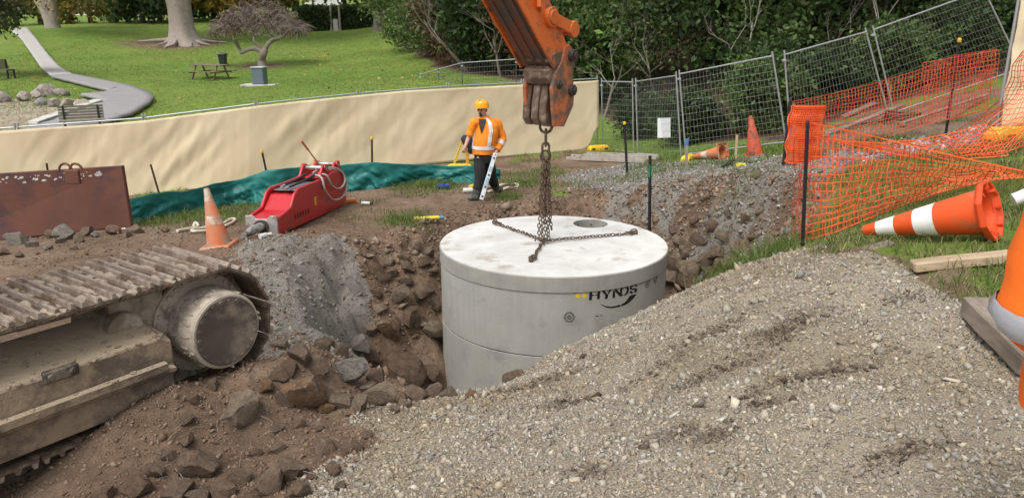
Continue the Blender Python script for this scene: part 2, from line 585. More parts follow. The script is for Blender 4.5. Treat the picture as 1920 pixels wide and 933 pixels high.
bush = zone(BUSH, .5, 1.2, .6, lo=1)
grey = np.maximum.reduce([zone(Z_GREY1, .15, .35, 2.), zone(Z_GREY2, .25, .5, 1.4), zone(Z_GREY3, .2, .4)])
# the pit floor and rocky walls stay brown
sdp = np.full(len(xs), -9.0)
_m = np.hypot(xs, ys - 7) < 12
sdp[_m] = poly_sd(PIT, xs[_m], ys[_m])
tan *= 1 - sstep(.15, .45, sdp + .15 * fbm(xs, ys, 2., 3, 3.))
dirtp = np.zeros(len(xs))
DIRT = ((1270, 800, .16, .09, .5), (1350, 805, .13, .08, .7), (1500, 715, .42, .06, .25), (1360, 690, .30, .05, .25), (1330, 620, .25, .10, .3),
                              (1480, 620, .22, .12, .4), (1690, 560, .12, .06, 0), (1060, 745, .2, .06, .1), (1110, 880, .1, .08, 0), (1700, 855, .2, .05, .2),
                              (1230, 690, .25, .05, .3), (1010, 720, .3, .07, .2), (1580, 700, .18, .05, .2), (1440, 760, .1, .06, 0))
for (px_, py_, r1, r2, a) in DIRT:
    q = gp(px_, py_)
    ca, sa = math.cos(a), math.sin(a)
    dx, dy = xs - q[0], ys - q[1]
    e = ((dx * ca + dy * sa) / r1) ** 2 + ((-dx * sa + dy * ca) / r2) ** 2
    dirtp = np.maximum(dirtp, np.exp(-e) * 1.0 * np.clip(.75 + 1.3 * fbm(xs, ys, 9., 3, 3.), 0, 1))
patch = sstep(.12, .40, fbm(xs, ys, .55, 4, 77.)) * sstep(12.5, 14, ys) * (ys < 24) * .75
edge_l = sstep(2.2, .2, np.abs(poly_sd([(-14, 16.6), (-6.3, 18.2), (2.4, 22), (2.4, 21.5), (-6.3, 17.4), (-14, 15.8)], xs, ys)) if True else 0)
patch = np.maximum(patch, edge_l * .55 * (np.hypot(xs, ys) < 30) * sstep(-.2, .2, fbm(xs, ys, 1.1, 3, 12.)))
fr = np.exp(-((xs - 5.2) / 2.2) ** 2 - ((ys - 17.6) / 1.6) ** 2)
patch = np.maximum(patch, sstep(.15, .5, fr) * .9)
patch = patch * (1 - sstep(.15, .4, np.exp(-((xs - 7.6) / 2.4) ** 2 - ((ys - 14.8) / 1.6) ** 2)))
green = np.clip(np.maximum(np.maximum(grs * .62, lawn * 1.0), patch * (1 - grey * .6)), 0, 1) * (1 - bush) * (1 - tan)
green *= 1 - sstep(-.1, .2, sdp)
for (tx, ty, rad) in ((-24.6, 57.5, 4.5), (-14.3, 45, 2.0)):
    green *= 1 - .85 * np.exp(-(((xs - tx) / rad) ** 2 + ((ys - ty) / rad) ** 2)) * lawn
play = zone([gp(*p)[:2] for p in ((-200, 190), (-200, 262), (40, 262), (62, 242), (185, 196), (150, 188), (90, 186), (0, 186))], .3, .3, 1., lo=1)
green *= 1 - play
tanlike = np.maximum(tan, play)
greyk = 1 - sstep(.35, 1.1, sdp + .5 * fbm(xs, ys, 1.2, 3, 8.)) * (xs > 1.2)
grey = grey * np.where(xs > 0, greyk, 1) * (1 - .95 * sstep(-.08, .16, fbm(xs, ys, 1.0, 4, 70.)) * (xs > 0) * sstep(-.5, .2, sdp))
point_color(ground_me, 'zone', np.stack([tanlike, green, grey, np.maximum(dirtp, bush)], -1))
shade(ground_me, 180)
def ground_material():
    m, nt, n, l, b = nodes_of('ground_mix')
    tc = n.new('ShaderNodeTexCoord'); vec = tc.outputs['Object']
    a = n.new('ShaderNodeAttribute'); a.attribute_name = 'zone'
    sp = n.new('ShaderNodeSeparateColor'); l.new(a.outputs['Color'], sp.inputs[0])
    def R2(sc_, stops, det=8.0, rg=.65):
        t = tex(n, l, 'ShaderNodeTexNoise', sc_, vec, Detail=det, Roughness=rg)
        r = ramp(n, stops); l.new(t.outputs['Fac'], r.inputs['Fac']); return r.outputs['Color'], t.outputs['Fac']
    # brown soil: reddish, drier and paler in places, dark where wet
    soil, _ = R2(1.3, [(.30, (.105, .069, .046)), (.48, (.196, .136, .094)), (.70, (.28, .208, .15))])
    s2, _ = R2(14., [(.3, (.55, .52, .5)), (.65, (1.15, 1.12, 1.1))])
    soil = rgbmix(n, l, .8, soil, s2, 'MULTIPLY')
    # pale tan gravel: small stones
    vo = tex(n, l, 'ShaderNodeTexVoronoi', 130., vec); 
    g0 = ramp(n, [(0., (.27, .225, .165)), (.35, (.34, .29, .215)), (.7, (.38, .335, .26)), (1., (.30, .27, .225))])
    sc2 = n.new('ShaderNodeSeparateColor'); l.new(vo.outputs['Color'], sc2.inputs[0]); l.new(sc2.outputs[0], g0.inputs['Fac'])
    gd, _ = R2(1.6, [(.3, (.62, .58, .52)), (.6, (1.05, 1.03, 1.0))])
    gravel = rgbmix(n, l, .9, g0.outputs['Color'], gd, 'MULTIPLY')
    # grass: thatch and blades
    gr, _ = R2(2.2, [(.25, (.09, .135, .028)), (.5, (.14, .21, .046)), (.75, (.21, .25, .08))])
    gr2, _ = R2(45., [(.25, (.55, .6, .5)), (.7, (1.3, 1.25, 1.1))], 4.)
    gr = rgbmix(n, l, .9, gr, gr2, 'MULTIPLY')
    gl, _ = R2(.12, [(.35, (.80, .92, .75)), (.65, (1.15, 1.05, 1.05))], 3.)
    gr = rgbmix(n, l, 1., gr, gl, 'MULTIPLY')
    # crushed grey rock and dust
    gy_, _ = R2(3.0, [(.3, (.16, .135, .11)), (.55, (.255, .235, .205)), (.75, (.31, .295, .265))])
    gy2, _ = R2(60., [(.3, (.65, .65, .65)), (.7, (1.2, 1.2, 1.2))], 3.)
    gy_ = rgbmix(n, l, .8, gy_, gy2, 'MULTIPLY')
    br, brf = R2(6., [(.35, (0, 0, 0)), (.65, (1, 1, 1))])
    def sharp(sock, lo=.35, hi=.65):        # break up zone borders with noise
        ad = n.new('ShaderNodeMath'); ad.operation = 'MULTIPLY_ADD'
        l.new(brf, ad.inputs[0]); ad.inputs[1].default_value = .7
        l.new(sock, ad.inputs[2])
        mr = n.new('ShaderNodeMapRange'); mr.interpolation_type = 'SMOOTHSTEP'
        l.new(ad.outputs[0], mr.inputs['Value']); mr.inputs['From Min'].default_value = lo + .35; mr.inputs['From Max'].default_value = hi + .35
        return mr.outputs[0]
    cur = rgbmix(n, l, sharp(sp.outputs[2]), soil, gy_)
    cur = rgbmix(n, l, sharp(sp.outputs[0]), cur, gravel)
    cur = rgbmix(n, l, sharp(sp.outputs[1]), cur, gr)
    dk, _ = R2(5., [(.3, (.055, .036, .024)), (.7, (.11, .07, .045))])
    cur = rgbmix(n, l, sharp(a.outputs['Alpha'], .35, 1.0), cur, dk)
    l.new(cur, b.inputs['Base Color'])
    b.inputs['Roughness'].default_value = .95
    b.inputs['Specular IOR Level'].default_value = .15
    t4 = tex(n, l, 'ShaderNodeTexNoise', 22., vec, Detail=8.0, Roughness=.7)
    bp = n.new('ShaderNodeBump'); bp.inputs['Strength'].default_value = .8; bp.inputs['Distance'].default_value = .05
    l.new(t4.outputs['Fac'], bp.inputs['Height'])
    l.new(bp.outputs[0], b.inputs['Normal'])
    return m
ground_me.materials.append(ground_material())
ground = link(bpy.data.objects.new('ground', ground_me))
tag(ground, 'uneven building site ground of brown soil, gravel and lawn with a deep pit', kind='structure')
# ------------------------------------------------------------------ precast concrete tank
M_CONC = None
def concrete_mat(name, c, c2, stain, streak=True):
    m, nt, n, l, b = nodes_of(name)
    tc = n.new('ShaderNodeTexCoord'); vec = tc.outputs['Object']
    t1 = tex(n, l, 'ShaderNodeTexNoise', 2.2, vec, Detail=8., Roughness=.65)
    r1 = ramp(n, [(.3, c2), (.62, c)]); l.new(t1.outputs['Fac'], r1.inputs['Fac'])
    cur = r1.outputs['Color']
    if streak:      # form lines and run marks, stretched along z
        mp = n.new('ShaderNodeMapping'); mp.inputs['Scale'].default_value = (9, 9, .5)
        l.new(vec, mp.inputs['Vector'])
        t2 = tex(n, l, 'ShaderNodeTexNoise', 2.0, mp.outputs[0], Detail=5.)
        r2 = ramp(n, [(.3, (.94, .94, .935)), (.65, (1.02, 1.02, 1.015))]); l.new(t2.outputs['Fac'], r2.inputs['Fac'])
        cur = rgbmix(n, l, 1., cur, r2.outputs['Color'], 'MULTIPLY')
    t3 = tex(n, l, 'ShaderNodeTexNoise', 3.4, vec, Detail=6., Roughness=.55)
    r3 = ramp(n, [(.56, (0, 0, 0)), (.72, (1, 1, 1))]); l.new(t3.outputs['Fac'], r3.inputs['Fac'])
    cur = rgbmix(n, l, r3.outputs['Color'], cur, stain)
    t5 = tex(n, l, 'ShaderNodeTexVoronoi', 42., vec)
    r5 = ramp(n, [(.0, (.55, .55, .55)), (.09, (1, 1, 1))]); l.new(t5.outputs['Distance'], r5.inputs['Fac'])
    cur = rgbmix(n, l, .55, cur, r5.outputs['Color'], 'MULTIPLY')
    t6 = tex(n, l, 'ShaderNodeTexNoise', 14., vec, Detail=8., Roughness=.75)
    r6 = ramp(n, [(.66, (0, 0, 0)), (.76, (.7, .7, .7))]); l.new(t6.outputs['Fac'], r6.inputs['Fac'])
    cur = rgbmix(n, l, r6.outputs['Color'], cur, tuple(q * .62 for q in stain))
    l.new(cur, b.inputs['Base Color'])
    b.inputs['Roughness'].default_value = .78
    b.inputs['Specular IOR Level'].default_value = .3
    t4 = tex(n, l, 'ShaderNodeTexNoise', 30., vec, Detail=6.)
    bp = n.new('ShaderNodeBump'); bp.inputs['Strength'].default_value = .12; bp.inputs['Distance'].default_value = .02
    l.new(t4.outputs['Fac'], bp.inputs['Height']); l.new(bp.outputs[0], b.inputs['Normal'])
    return m
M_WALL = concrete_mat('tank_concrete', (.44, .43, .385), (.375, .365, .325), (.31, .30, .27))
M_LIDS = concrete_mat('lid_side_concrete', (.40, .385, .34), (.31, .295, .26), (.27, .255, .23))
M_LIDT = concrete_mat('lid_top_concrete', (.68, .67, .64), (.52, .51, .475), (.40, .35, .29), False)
M_BLACK = mat('stencil_black', (.012, .012, .013), rough=.7, bump=.05)
M_YEL = mat('stencil_yellow', (.80, .55, .03), (.72, .48, .03), rough=.6, bump=.03)
M_GASK = mat('black_gasket', (.02, .02, .02), rough=.8)
tank = empty('concrete_tank', (TC[0], TC[1], TB), label='round grey precast concrete tank with lid standing in the pit', cat='tank')
H = TZ - TB                              # lid top in tank coordinates
LT = .19                                 # lid thickness
TR2 = TR - .012
JZ = H - LT - .80                        # joint between the two wall rings
def ring_part(name, z0, z1, ro, ri, m):
    mb = MB()
    mb.lathe([(ri, z0), (ro, z0), (ro, z1), (ri, z1)], n=160, closed=True)
    return mb.build(name, m, tank, bevel=.004, smooth=30)
ring_part('lower_wall', 0, JZ - .006, TR2, TR2 - .12, M_WALL)
wall = ring_part('upper_wall', JZ + .006, H - LT - .008, TR2, TR2 - .12, M_WALL)
ring_part('joint_seal', JZ - .006, JZ + .006, TR2 - .008, TR2 - .1, M_GASK)
ring_part('joint_seal', H - LT - .008, H - LT, TR2 - .015, TR2 - .1, M_GASK)
# lid with an open manhole
_q = onz(1107, 419, TZ)
MHX, MHY, MHR = _q[0] - TC[0], _q[1] - TC[1], .25
lb = bmesh.new()
NO, NI = 160, 48
def ringv(cx, cy, r, z, n):
    return [lb.verts.new((cx + r * math.cos(2 * PI * i / n), cy + r * math.sin(2 * PI * i / n), z)) for i in range(n)]
o_t, o_tb, o_b = ringv(0, 0, TR - .012, H, NO), ringv(0, 0, TR, H - .012, NO), ringv(0, 0, TR, H - LT, NO)
i_t, i_b = ringv(MHX, MHY, MHR, H, NI), ringv(MHX, MHY, MHR, H - LT, NI)
for a_, b_, n_ in ((o_t, o_tb, NO), (o_tb, o_b, NO), (i_b, i_t, NI)):
    for i in range(n_):
        lb.faces.new((a_[i], b_[i], b_[(i + 1) % n_], a_[(i + 1) % n_]))
for o_, i_ in ((o_t, i_t), (o_b, i_b)):
    es = [lb.edges.get((o_[k], o_[(k + 1) % NO])) for k in range(NO)] + [lb.edges.get((i_[k], i_[(k + 1) % NI])) for k in range(NI)]
    bmesh.ops.triangle_fill(lb, use_beauty=True, edges=es)
bmesh.ops.recalc_face_normals(lb, faces=lb.faces)
lme = bpy.data.meshes.new('lid')
lb.to_mesh(lme); lb.free()
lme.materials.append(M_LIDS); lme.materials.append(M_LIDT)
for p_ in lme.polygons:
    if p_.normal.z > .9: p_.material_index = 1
shade(lme, 30)
lid = link(bpy.data.objects.new('lid', lme), tank)
lid['label'] = 'pale flat concrete lid with round open manhole'
# fixings around the manhole
for k in range(7):
    t_ = R(30 + k * 52)
    mb = MB(); mb.cyl((MHX + (MHR - .004) * math.cos(t_), MHY + (MHR - .004) * math.sin(t_), H - .07), (MHX + (MHR - .02) * math.cos(t_), MHY + (MHR - .02) * math.sin(t_), H - .07), .012, n=8)
    mb.build('bolt', mat('dull_steel', (.22, .21, .20), rough=.5, metal=.7), lid)
# things on the curved face: u metres along the wall from angle t0, v height
def on_wall(t0, pts_uv, r):
    return [Vector((r * math.sin(t0 + u / TR2), -r * math.cos(t0 + u / TR2), v)) for u, v in pts_uv]
def wall_angle(pxx, pyy):                # angle of the wall point seen at that pixel
    d = ray(pxx, pyy); o_ = np.array([-TC[0], -TC[1]])
    A, B, C = d[0] ** 2 + d[1] ** 2, 2 * (d[0] * o_[0] + d[1] * o_[1]), o_ @ o_ - TR2 ** 2
    t = (-B - math.sqrt(max(B * B - 4 * A * C, 0))) / (2 * A)
    p = d * t + np.array([0, 0, CZ])
    return math.atan2(p[0] - TC[0], -(p[1] - TC[1])), p[2] - TB
def decal(name, polys, t0, m, parent, proud=.0025, sub=5):
    mb = MB()
    for poly in polys:
        pts = []
        for i in range(len(poly)):
            a_, b_ = poly[i], poly[(i + 1) % len(poly)]
            for s_ in range(sub):
                pts.append((a_[0] + (b_[0] - a_[0]) * s_ / sub, a_[1] + (b_[1] - a_[1]) * s_ / sub))
        f_ = on_wall(t0, pts, TR2 + proud)
        k_ = on_wall(t0, pts, TR2 - .006)
        n_ = len(pts)
        mb.add(f_ + k_, [tuple(range(n_))] + [(i, n_ + i, n_ + (i + 1) % n_, (i + 1) % n_) for i in range(n_)])
    return mb.build(name, m, parent)
# outlines read off the stencil: pixels of the 1866x933 crop of (1060,520)-(1220,600)
def cpx(x, y):
    return wall_angle(1060 + x * 160 / 1866, 520 + y * 80 / 933)
def letter(name, *polys, m=None):
    pp = []
    for poly in polys:
        q = [cpx(*p) for p in poly]
        pp.append([(t * TR2, z) for t, z in q])
    return decal(name, pp, 0, m or M_BLACK, wall, sub=2)
def disc(cx, cy, rx, ry, n=20):
    return [(cx + rx * math.cos(2 * PI * i / n), cy + ry * math.sin(2 * PI * i / n)) for i in range(n)]
letter('yellow_dot', disc(272, 403, 54, 52), m=M_YEL)
letter('yellow_dot', disc(416, 399, 52, 50), m=M_YEL)
letter('letter_h', [(526, 314), (588, 304), (584, 374), (632, 370), (622, 398), (582, 404), (578, 488), (514, 496)],
       [(662, 370), (700, 366), (704, 294), (760, 284), (752, 464), (692, 474), (698, 390), (654, 396)])
letter('letter_y', [(780, 282), (850, 274), (908, 352), (938, 362), (926, 450), (866, 466), (872, 386)], [(924, 338), (968, 264), (1024, 254), (940, 362)])
letter('letter_n', [(1040, 284), (1086, 300), (1084, 436), (1028, 442)], [(1054, 248), (1104, 240), (1192, 330), (1204, 218), (1280, 204), (1272, 236), (1246, 240), (1232, 368), (1264, 370), (1260, 392), (1184, 408), (1096, 310)])
letter('letter_d', [(1296, 202), (1350, 198), (1388, 222), (1390, 280), (1366, 340), (1330, 376), (1284, 388), (1290, 362), (1320, 340), (1340, 290), (1344, 244), (1328, 226), (1294, 232)])
letter('letter_s', [(1480, 160), (1476, 192), (1450, 216), (1462, 236), (1520, 230), (1562, 234), (1574, 262), (1556, 310), (1494, 332), (1498, 304), (1520, 290), (1516, 268), (1440, 268), (1410, 250), (1416, 206), (1444, 172)],
       [(1504, 154), (1546, 150), (1570, 170), (1560, 192), (1534, 190), (1504, 176)], [(1404, 310), (1440, 290), (1476, 316), (1470, 340), (1430, 348), (1404, 330)])
letter('swoosh', [(742, 546), (770, 570), (830, 604), (910, 628), (1000, 634), (1100, 618), (1202, 588), (1204, 626), (1120, 648), (1010, 664), (920, 654), (850, 630), (790, 592)],
       [(1220, 584), (1290, 548), (1350, 488), (1400, 408), (1470, 376), (1554, 354), (1500, 440), (1420, 520), (1330, 586), (1222, 622)])
letter('stencil_mark', [(664, 826), (684, 822), (684, 846), (664, 850)], [(690, 836), (728, 828), (728, 838), (690, 846)])
letter('stencil_mark', [(766, 822), (806, 814), (806, 828), (766, 834)])
# recessed lifting sockets in the wall: dark cup, paler rim and core
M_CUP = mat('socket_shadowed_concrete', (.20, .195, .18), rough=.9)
for (px_, py_, r_) in ((1067, 593, .062), (1214, 530, .05), (1229, 523, .045)):
    t_, z_ = wall_angle(px_, py_)
    rot_ = Matrix(((math.cos(t_), 0, math.sin(t_)), (math.sin(t_), 0, -math.cos(t_)), (0, 1, 0)))
    c_ = Vector((TR2 * math.sin(t_), -TR2 * math.cos(t_), z_))
    mb = MB()
    mb.lathe([(r_, -.03), (r_, .006), (r_ * .86, .008), (r_ * .78, .002), (r_ * .5, -.004), (r_ * .46, .006), (r_ * .2, .007), (r_ * .17, .001), (.0001, .001)], c_, 28, rot=rot_)
    mb.build('lifting_socket', M_CUP, wall, smooth=35)
# ------------------------------------------------------------------ excavator: track beside the camera, boom overhead, stick and hitch over the tank
M_MUDTRK = mat('muddy_track_steel', (.30, .24, .175), (.13, .095, .07), scale=7, rough=.75, bump=.5, bscale=35, dirt=(.40, .35, .28), dscale=5, damt=.45, metal=.15)
M_SHOE = mat('worn_shoe_steel', (.20, .145, .10), (.085, .058, .04), scale=9, rough=.6, bump=.5, bscale=30, dirt=(.36, .30, .225), dscale=9, damt=.30, metal=.2)
M_GROUSE = mat('scraped_grouser_steel', (.46, .40, .345), (.17, .12, .085), scale=11, rough=.5, bump=.4, dirt=(.15, .10, .07), dscale=5, damt=.5, metal=.3)
M_DUSTFR = mat('dusty_frame_paint', (.36, .275, .185), (.25, .185, .125), scale=3, rough=.9, bump=.5, bscale=22, dirt=(.13, .10, .075), dscale=3.2, damt=.62, dust=(.35, .275, .19))
M_DARKST = mat('dark_greasy_steel', (.075, .062, .052), (.04, .033, .028), scale=8, rough=.6, bump=.3, metal=.3, dirt=(.22, .18, .14), dscale=5, damt=.35)
M_HUB = mat('muddy_final_drive', (.50, .44, .36), (.36, .305, .24), scale=4, rough=.85, bump=.25, bscale=20, dirt=(.16, .125, .10), dscale=4, damt=.4)
M_CAP = mat('scraped_cap_steel', (.16, .135, .12), (.085, .07, .062), scale=5, rough=.55, bump=.15, metal=.4, dirt=(.30, .25, .20), dscale=3, damt=.35)
M_ORANGE = mat('excavator_orange_paint', (.74, .17, .032), (.62, .135, .028), scale=3, rough=.45, bump=.05, dirt=(.20, .10, .06), dscale=3.5, damt=.35, spec=.4)
M_ORWORN = mat('worn_orange_paint', (.66, .17, .045), (.44, .13, .05), scale=5, rough=.55, bump=.25, dirt=(.15, .10, .07), dscale=6, damt=.64)
M_UNDER = mat('brown_red_underside_paint', (.24, .075, .036), (.15, .05, .028), scale=4, rough=.65, bump=.2, dirt=(.10, .07, .05), dscale=4, damt=.6)  # underside of the stick: brown-red, darker than its orange sides
M_HITCH = mat('worn_brown_steel', (.21, .135, .09), (.10, .065, .045), scale=7, rough=.6, bump=.4, bscale=25, metal=.3, dirt=(.34, .25, .19), dscale=6, damt=.45)

ES = Vector((.58, .815, 0)).normalized()
EO = Vector((ES.y, -ES.x, 0))            # outwards, to the camera's right
SW = .664
TOPZ = 1.95
edge0 = Vector((-1.53, 4.19, 0))
_d = Vector(ray(425, 620))
_t = (edge0.dot(EO) + .06) / Vector((_d.x, _d.y, 0)).dot(EO)
cap_c = _d * _t + Vector((0, 0, CZ))
s_c = (Vector((cap_c.x, cap_c.y, 0)) - edge0).dot(ES)
RT = TOPZ - cap_c.z                      # outer radius over the grousers
GRD = cap_c.z - RT                       # where the shoes touch the ground
orig = edge0 - EO * (SW / 2) + ES * s_c
exc = empty('excavator', (orig.x, orig.y, GRD), (0, 0, math.atan2(ES.y, ES.x)),
            label='muddy orange crawler excavator holding the lifting chain over the tank', cat='excavator')
# local frame: +X towards the sprocket end, -Y outwards, Z up
LEN, RP = 4.1, RT - .04
fr = MB()
sec = [(-.02, .77), (-.33, .655), (-.345, .635), (-.345, .40), (-.37, .40), (-.37, .35), (-.325, .35), (-.325, .13), (.27, .13), (.27, .62), (.02, .77)]
rings = []
for x, k in ((-.30, .86), (-.36, 1.0), (-1.8, 1.0), (-3.4, 1.0), (-3.6, .9)):
    rings.append([Vector((x, y, .30 + (z - .30) * k)) for y, z in sec])
ks_ = (2 * RT - .215) / .77
rings = [[Vector((v.x, v.y, v.z * ks_)) for v in r_] for r_ in rings]
fr.loft(rings)
frame = fr.build('track_frame', M_DUSTFR, exc, bevel=.006)
# a rail along the lower edge, guard lugs and a caked lip
MB().box((-1.86, -.378, .425 * ks_), (3.0, .04, .05)).build('guard_rail', M_DUSTFR, frame, bevel=.006)
for x in (-.86, -1.62, -2.5):
    mb = MB(); zz = .63 * ks_; mb.box((x, -.345, zz), (.16, .035, .06)); mb.cyl((x + .05, -.37, zz), (x + .05, -.33, zz), .02, n=8); mb.cyl((x - .05, -.37, zz), (x - .05, -.33, zz), .02, n=8)
    mb.build('step_bracket', M_DARKST, frame, bevel=.008)
for k in range(8):
    x = -.70 - k * .38
    mb = MB(); mb.lathe([(.03, -.20), (.085, -.20), (.105, -.15), (.085, -.12), (.085, .12), (.105, .15), (.085, .2), (.03, .2)], (x, 0, .20), 16, rot=Matrix(((1, 0, 0), (0, 0, 1), (0, -1, 0))).transposed())
    mb.cyl((x, -.27, .20), (x, .27, .20), .045, n=10)
    mb.build('track_roller', M_MUDTRK, frame, smooth=40)
# sprocket, flange with bolts, final drive
RX = Matrix(((1, 0, 0), (0, 0, 1), (0, 1, 0)))       # lathe z -> local y
zc = RT
NT = 21
sp_ = MB()
pts = []
for i in range(NT * 4):
    t = 2 * PI * i / (NT * 4)
    pts.append(((RP - .10 if i % 4 in (0, 1) else RP - .15) * math.cos(t), (RP - .10 if i % 4 in (0, 1) else RP - .15) * math.sin(t)))
sp_.prism(pts, (0, .06, 0), (0, -.03, zc))
sp_.build('sprocket', M_MUDTRK, frame, bevel=.004)
fd = MB()
fd.lathe([(.05, .03), (.30, .03), (.31, -.02), (.285, -.05), (.265, -.06), (.265, -.11), (.285, -.12), (.285, -.145), (.235, -.155), (.222, -.17), (.215, -.388), (.205, -.395), (.205, -.398), (.0005, -.398)], (0, 0, zc), 56, rot=RX)
fd.build('final_drive', M_HUB, frame, smooth=30)
cp = MB(); cp.lathe([(.0005, -.397), (.196, -.397), (.196, -.406), (.0005, -.406)], (0, 0, zc), 48, rot=RX)
for i in range(22):
    t = 2 * PI * i / 22
    cp.cyl((.178 * math.cos(t), -.400, zc + .178 * math.sin(t)), (.178 * math.cos(t), -.415, zc + .178 * math.sin(t)), .012, n=6)
cp.build('drive_cover', M_CAP, frame, smooth=30)
bl = MB()
for i in range(30):
    t = 2 * PI * i / 30
    for r_, y_ in ((.262, -.15), (.292, -.055)):
        bl.cyl((r_ * math.cos(t), y_ + .02, zc + r_ * math.sin(t)), (r_ * math.cos(t), y_ - .012, zc + r_ * math.sin(t)), .014, n=6)
bl.build('bolt_ring', M_HUB, frame)['kind'] = 'stuff'
mb = MB(); mb.box((-.34, -.10, zc), (.3, .06, .5)); mb.box((-.34, .16, zc), (.3, .06, .5)); mb.cyl((-.45, -.2, zc + .1), (-.45, .2, zc + .1), .10, n=14)
mb.build('drive_mount', M_MUDTRK, frame, bevel=.01)
idl = MB(); idl.lathe([(.05, -.15), (.34, -.15), (.36, -.09), (.33, -.07), (.33, .07), (.36, .09), (.34, .15), (.05, .15)], (-LEN, 0, zc), 40, rot=RX)
idl.build('idler_wheel', M_MUDTRK, frame, smooth=40)
# shoes round the loop, each with three grousers; links underneath
per = 2 * LEN + 2 * PI * RP
NS = int(round(per / .196))
pit = per / NS
sh = MB()
sh.box((0, 0, 0), (pit * .93, SW, .014))
sh.box((-pit * .42, 0, -.012), (pit * .16, SW * .98, .014))
shoe_me = sh.mesh('track_shoe'); shoe_me.materials.append(M_SHOE)
gr = MB()
for k, h in ((-.38, .030), (0.0, .026), (.36, .030)):
    x = k * pit
    gr.loft([[Vector((x - .016, y, .006)), Vector((x + .016, y, .006)), Vector((x + .009, y, .007 + h)), Vector((x - .009, y, .007 + h))] for y in (-SW / 2 + .004, SW / 2 - .004)])
gr_me = gr.mesh('grouser', bevel=.003); gr_me.materials.append(M_GROUSE)
lk = MB()
for y in (-.10, .10):
    lk.box((0, y, -.055), (pit * 1.05, .035, .085)); lk.cyl((pit * .5, y - .03, -.06), (pit * .5, y + .03, -.06), .03, n=10)
lk_me = lk.mesh('track_link', bevel=.004); lk_me.materials.append(M_MUDTRK)
def loop_at(s):
    s %= per
    if s < LEN: return -s, zc + RP, 0.0, PI                  # top run going away from the sprocket
    s -= LEN
    if s < PI * RP:
        t = PI / 2 + s / RP
        return -LEN + RP * math.cos(t), zc + RP * math.sin(t), 0, t + PI / 2
    s -= PI * RP
    if s < LEN: return -LEN + s, zc - RP, 0, 2 * PI
    s -= LEN
    t = -PI / 2 + s / RP
    return RP * math.cos(t), zc + RP * math.sin(t), 0, t + PI / 2
for i in range(NS):
    x, z, _, a = loop_at(i * pit + .03)
    for nm, me in (('track_shoe', shoe_me), ('grouser', gr_me), ('track_link', lk_me)):
        o = bpy.data.objects.new(nm, me)
        link(o, frame)
        o.location = (x, 0, z + random.uniform(-.003, .003))
        # outward side of the loop is the shoe's +Z
        o.rotation_euler = (0, -(a) + PI, 0) if False else (0, -(a - PI), 0)
        o.rotation_euler = Matrix(((math.cos(a), 0, math.sin(a)), (0, 1, 0), (math.sin(a), 0, -math.cos(a)))).to_euler() if False else Euler((0, PI - a, 0))
# dried mud caked on the plates between the grousers
mud = MB()
for k in range(420):
    s = random.uniform(0, 2.6)
    x, z, _, a = loop_at(s)
    r_ = random.uniform(.012, .035)
    mud.ico((x, random.uniform(-SW / 2 + .03, SW / 2 - .03), z + .006), r_, 1, (1.0, 1.6, .45), .3)
mudo = mud.build('caked_mud', mat('dry_pale_mud', (.38, .32, .245), (.25, .20, .145), rough=.95, bump=.4), frame)
mudo['kind'] = 'stuff'
mud = MB(); rgm = random.Random(12)
def on_frame(y):                         # height of the sloping frame top at that side offset
    return float(np.interp(-y, [.02, .33], [.77, .655])) * ks_
for k in range(300):                     # crumbs and cakes of dry mud on the frame top, its lip and the guard rail
    x = -.34 - rgm.uniform(0, 1) ** 1.3 * 2.4
    q = rgm.random()
    if q < .8:
        y = -rgm.uniform(.03, .33); z = on_frame(y)
    elif q < .9:
        y = -rgm.uniform(.325, .35); z = .645 * ks_
    else:
        y = -rgm.uniform(.36, .395); z = .425 * ks_ + .026
    mud.ico((x, y, z), rgm.uniform(.004, .015), 1, (1.3, 1.1, .6), .3, rgm)
o = mud.build('frame_mud', mat('brown_dry_mud', (.33, .26, .18), (.24, .18, .125), rough=.95, bump=.4), frame); o['kind'] = 'stuff'
mud = MB()
for k in range(70):                      # splashes stuck on the final drive
    t = rgm.uniform(0, 2 * PI); y = -rgm.uniform(.17, .38)
    mud.ico((.218 * math.cos(t), y, zc + .218 * math.sin(t)), rgm.uniform(.006, .022), 1, (.6, 1.6, .6), .35, rgm)
o = mud.build('drive_mud', mat('dry_pale_mud', (.38, .32, .245)), frame); o['kind'] = 'stuff'

# --- world helper for the arm: points given in world space, parented to the machine
inv = exc.matrix_basis.inverted() if False else (Matrix.Translation(exc.location) @ exc.rotation_euler.to_matrix().to_4x4()).inverted()
def wpart(mb, name, m, bevel=0, smooth=None, parent=None):
    mb.v = [tuple(inv @ Vector(v)) for v in mb.v]
    return mb.build(name, m, parent or exc, bevel=bevel, smooth=smooth)
HP = Vector(onz(1021, 457, TZ))          # where the chain hangs over the lid
HB = Vector(dep(1022, 236, HP.y))        # lower lip of the hitch
HB.x = HP.x
AZ = Vector((.60, .80, 0))
WR = Vector((.80, -.60, 0))              # to the machine's right
UP = Vector((0, 0, 1))
sb = Vector(dep(1022, 104, HP.y + .05))
st = Vector(dep(966, -6, HP.y - .38))
sd_ = (st - sb).normalized()             # up along the stick
sn = sd_.cross(WR).normalized()          # across its depth
if sn.dot(AZ) < 0: sn = -sn
def sbox(a0, a1, w0, w1, d0a, d1a, d0b, d1b):
    """tapered box along the stick: heights a0..a1, widths, front/back depth at both ends"""
    v = []
    for a, w, d0, d1 in ((a0, w0, d0a, d1a), (a1, w1, d0b, d1b)):
        c = sb + sd_ * a
        v.append([c - WR * w / 2 + sn * d0, c + WR * w / 2 + sn * d0, c + WR * w / 2 + sn * d1, c - WR * w / 2 + sn * d1])
    return v
mb = MB(); mb.loft(sbox(-.02, 3.2, .50, .54, -.19, .17, -.27, .45))
stick = wpart(mb, 'stick', M_ORANGE, bevel=.012)
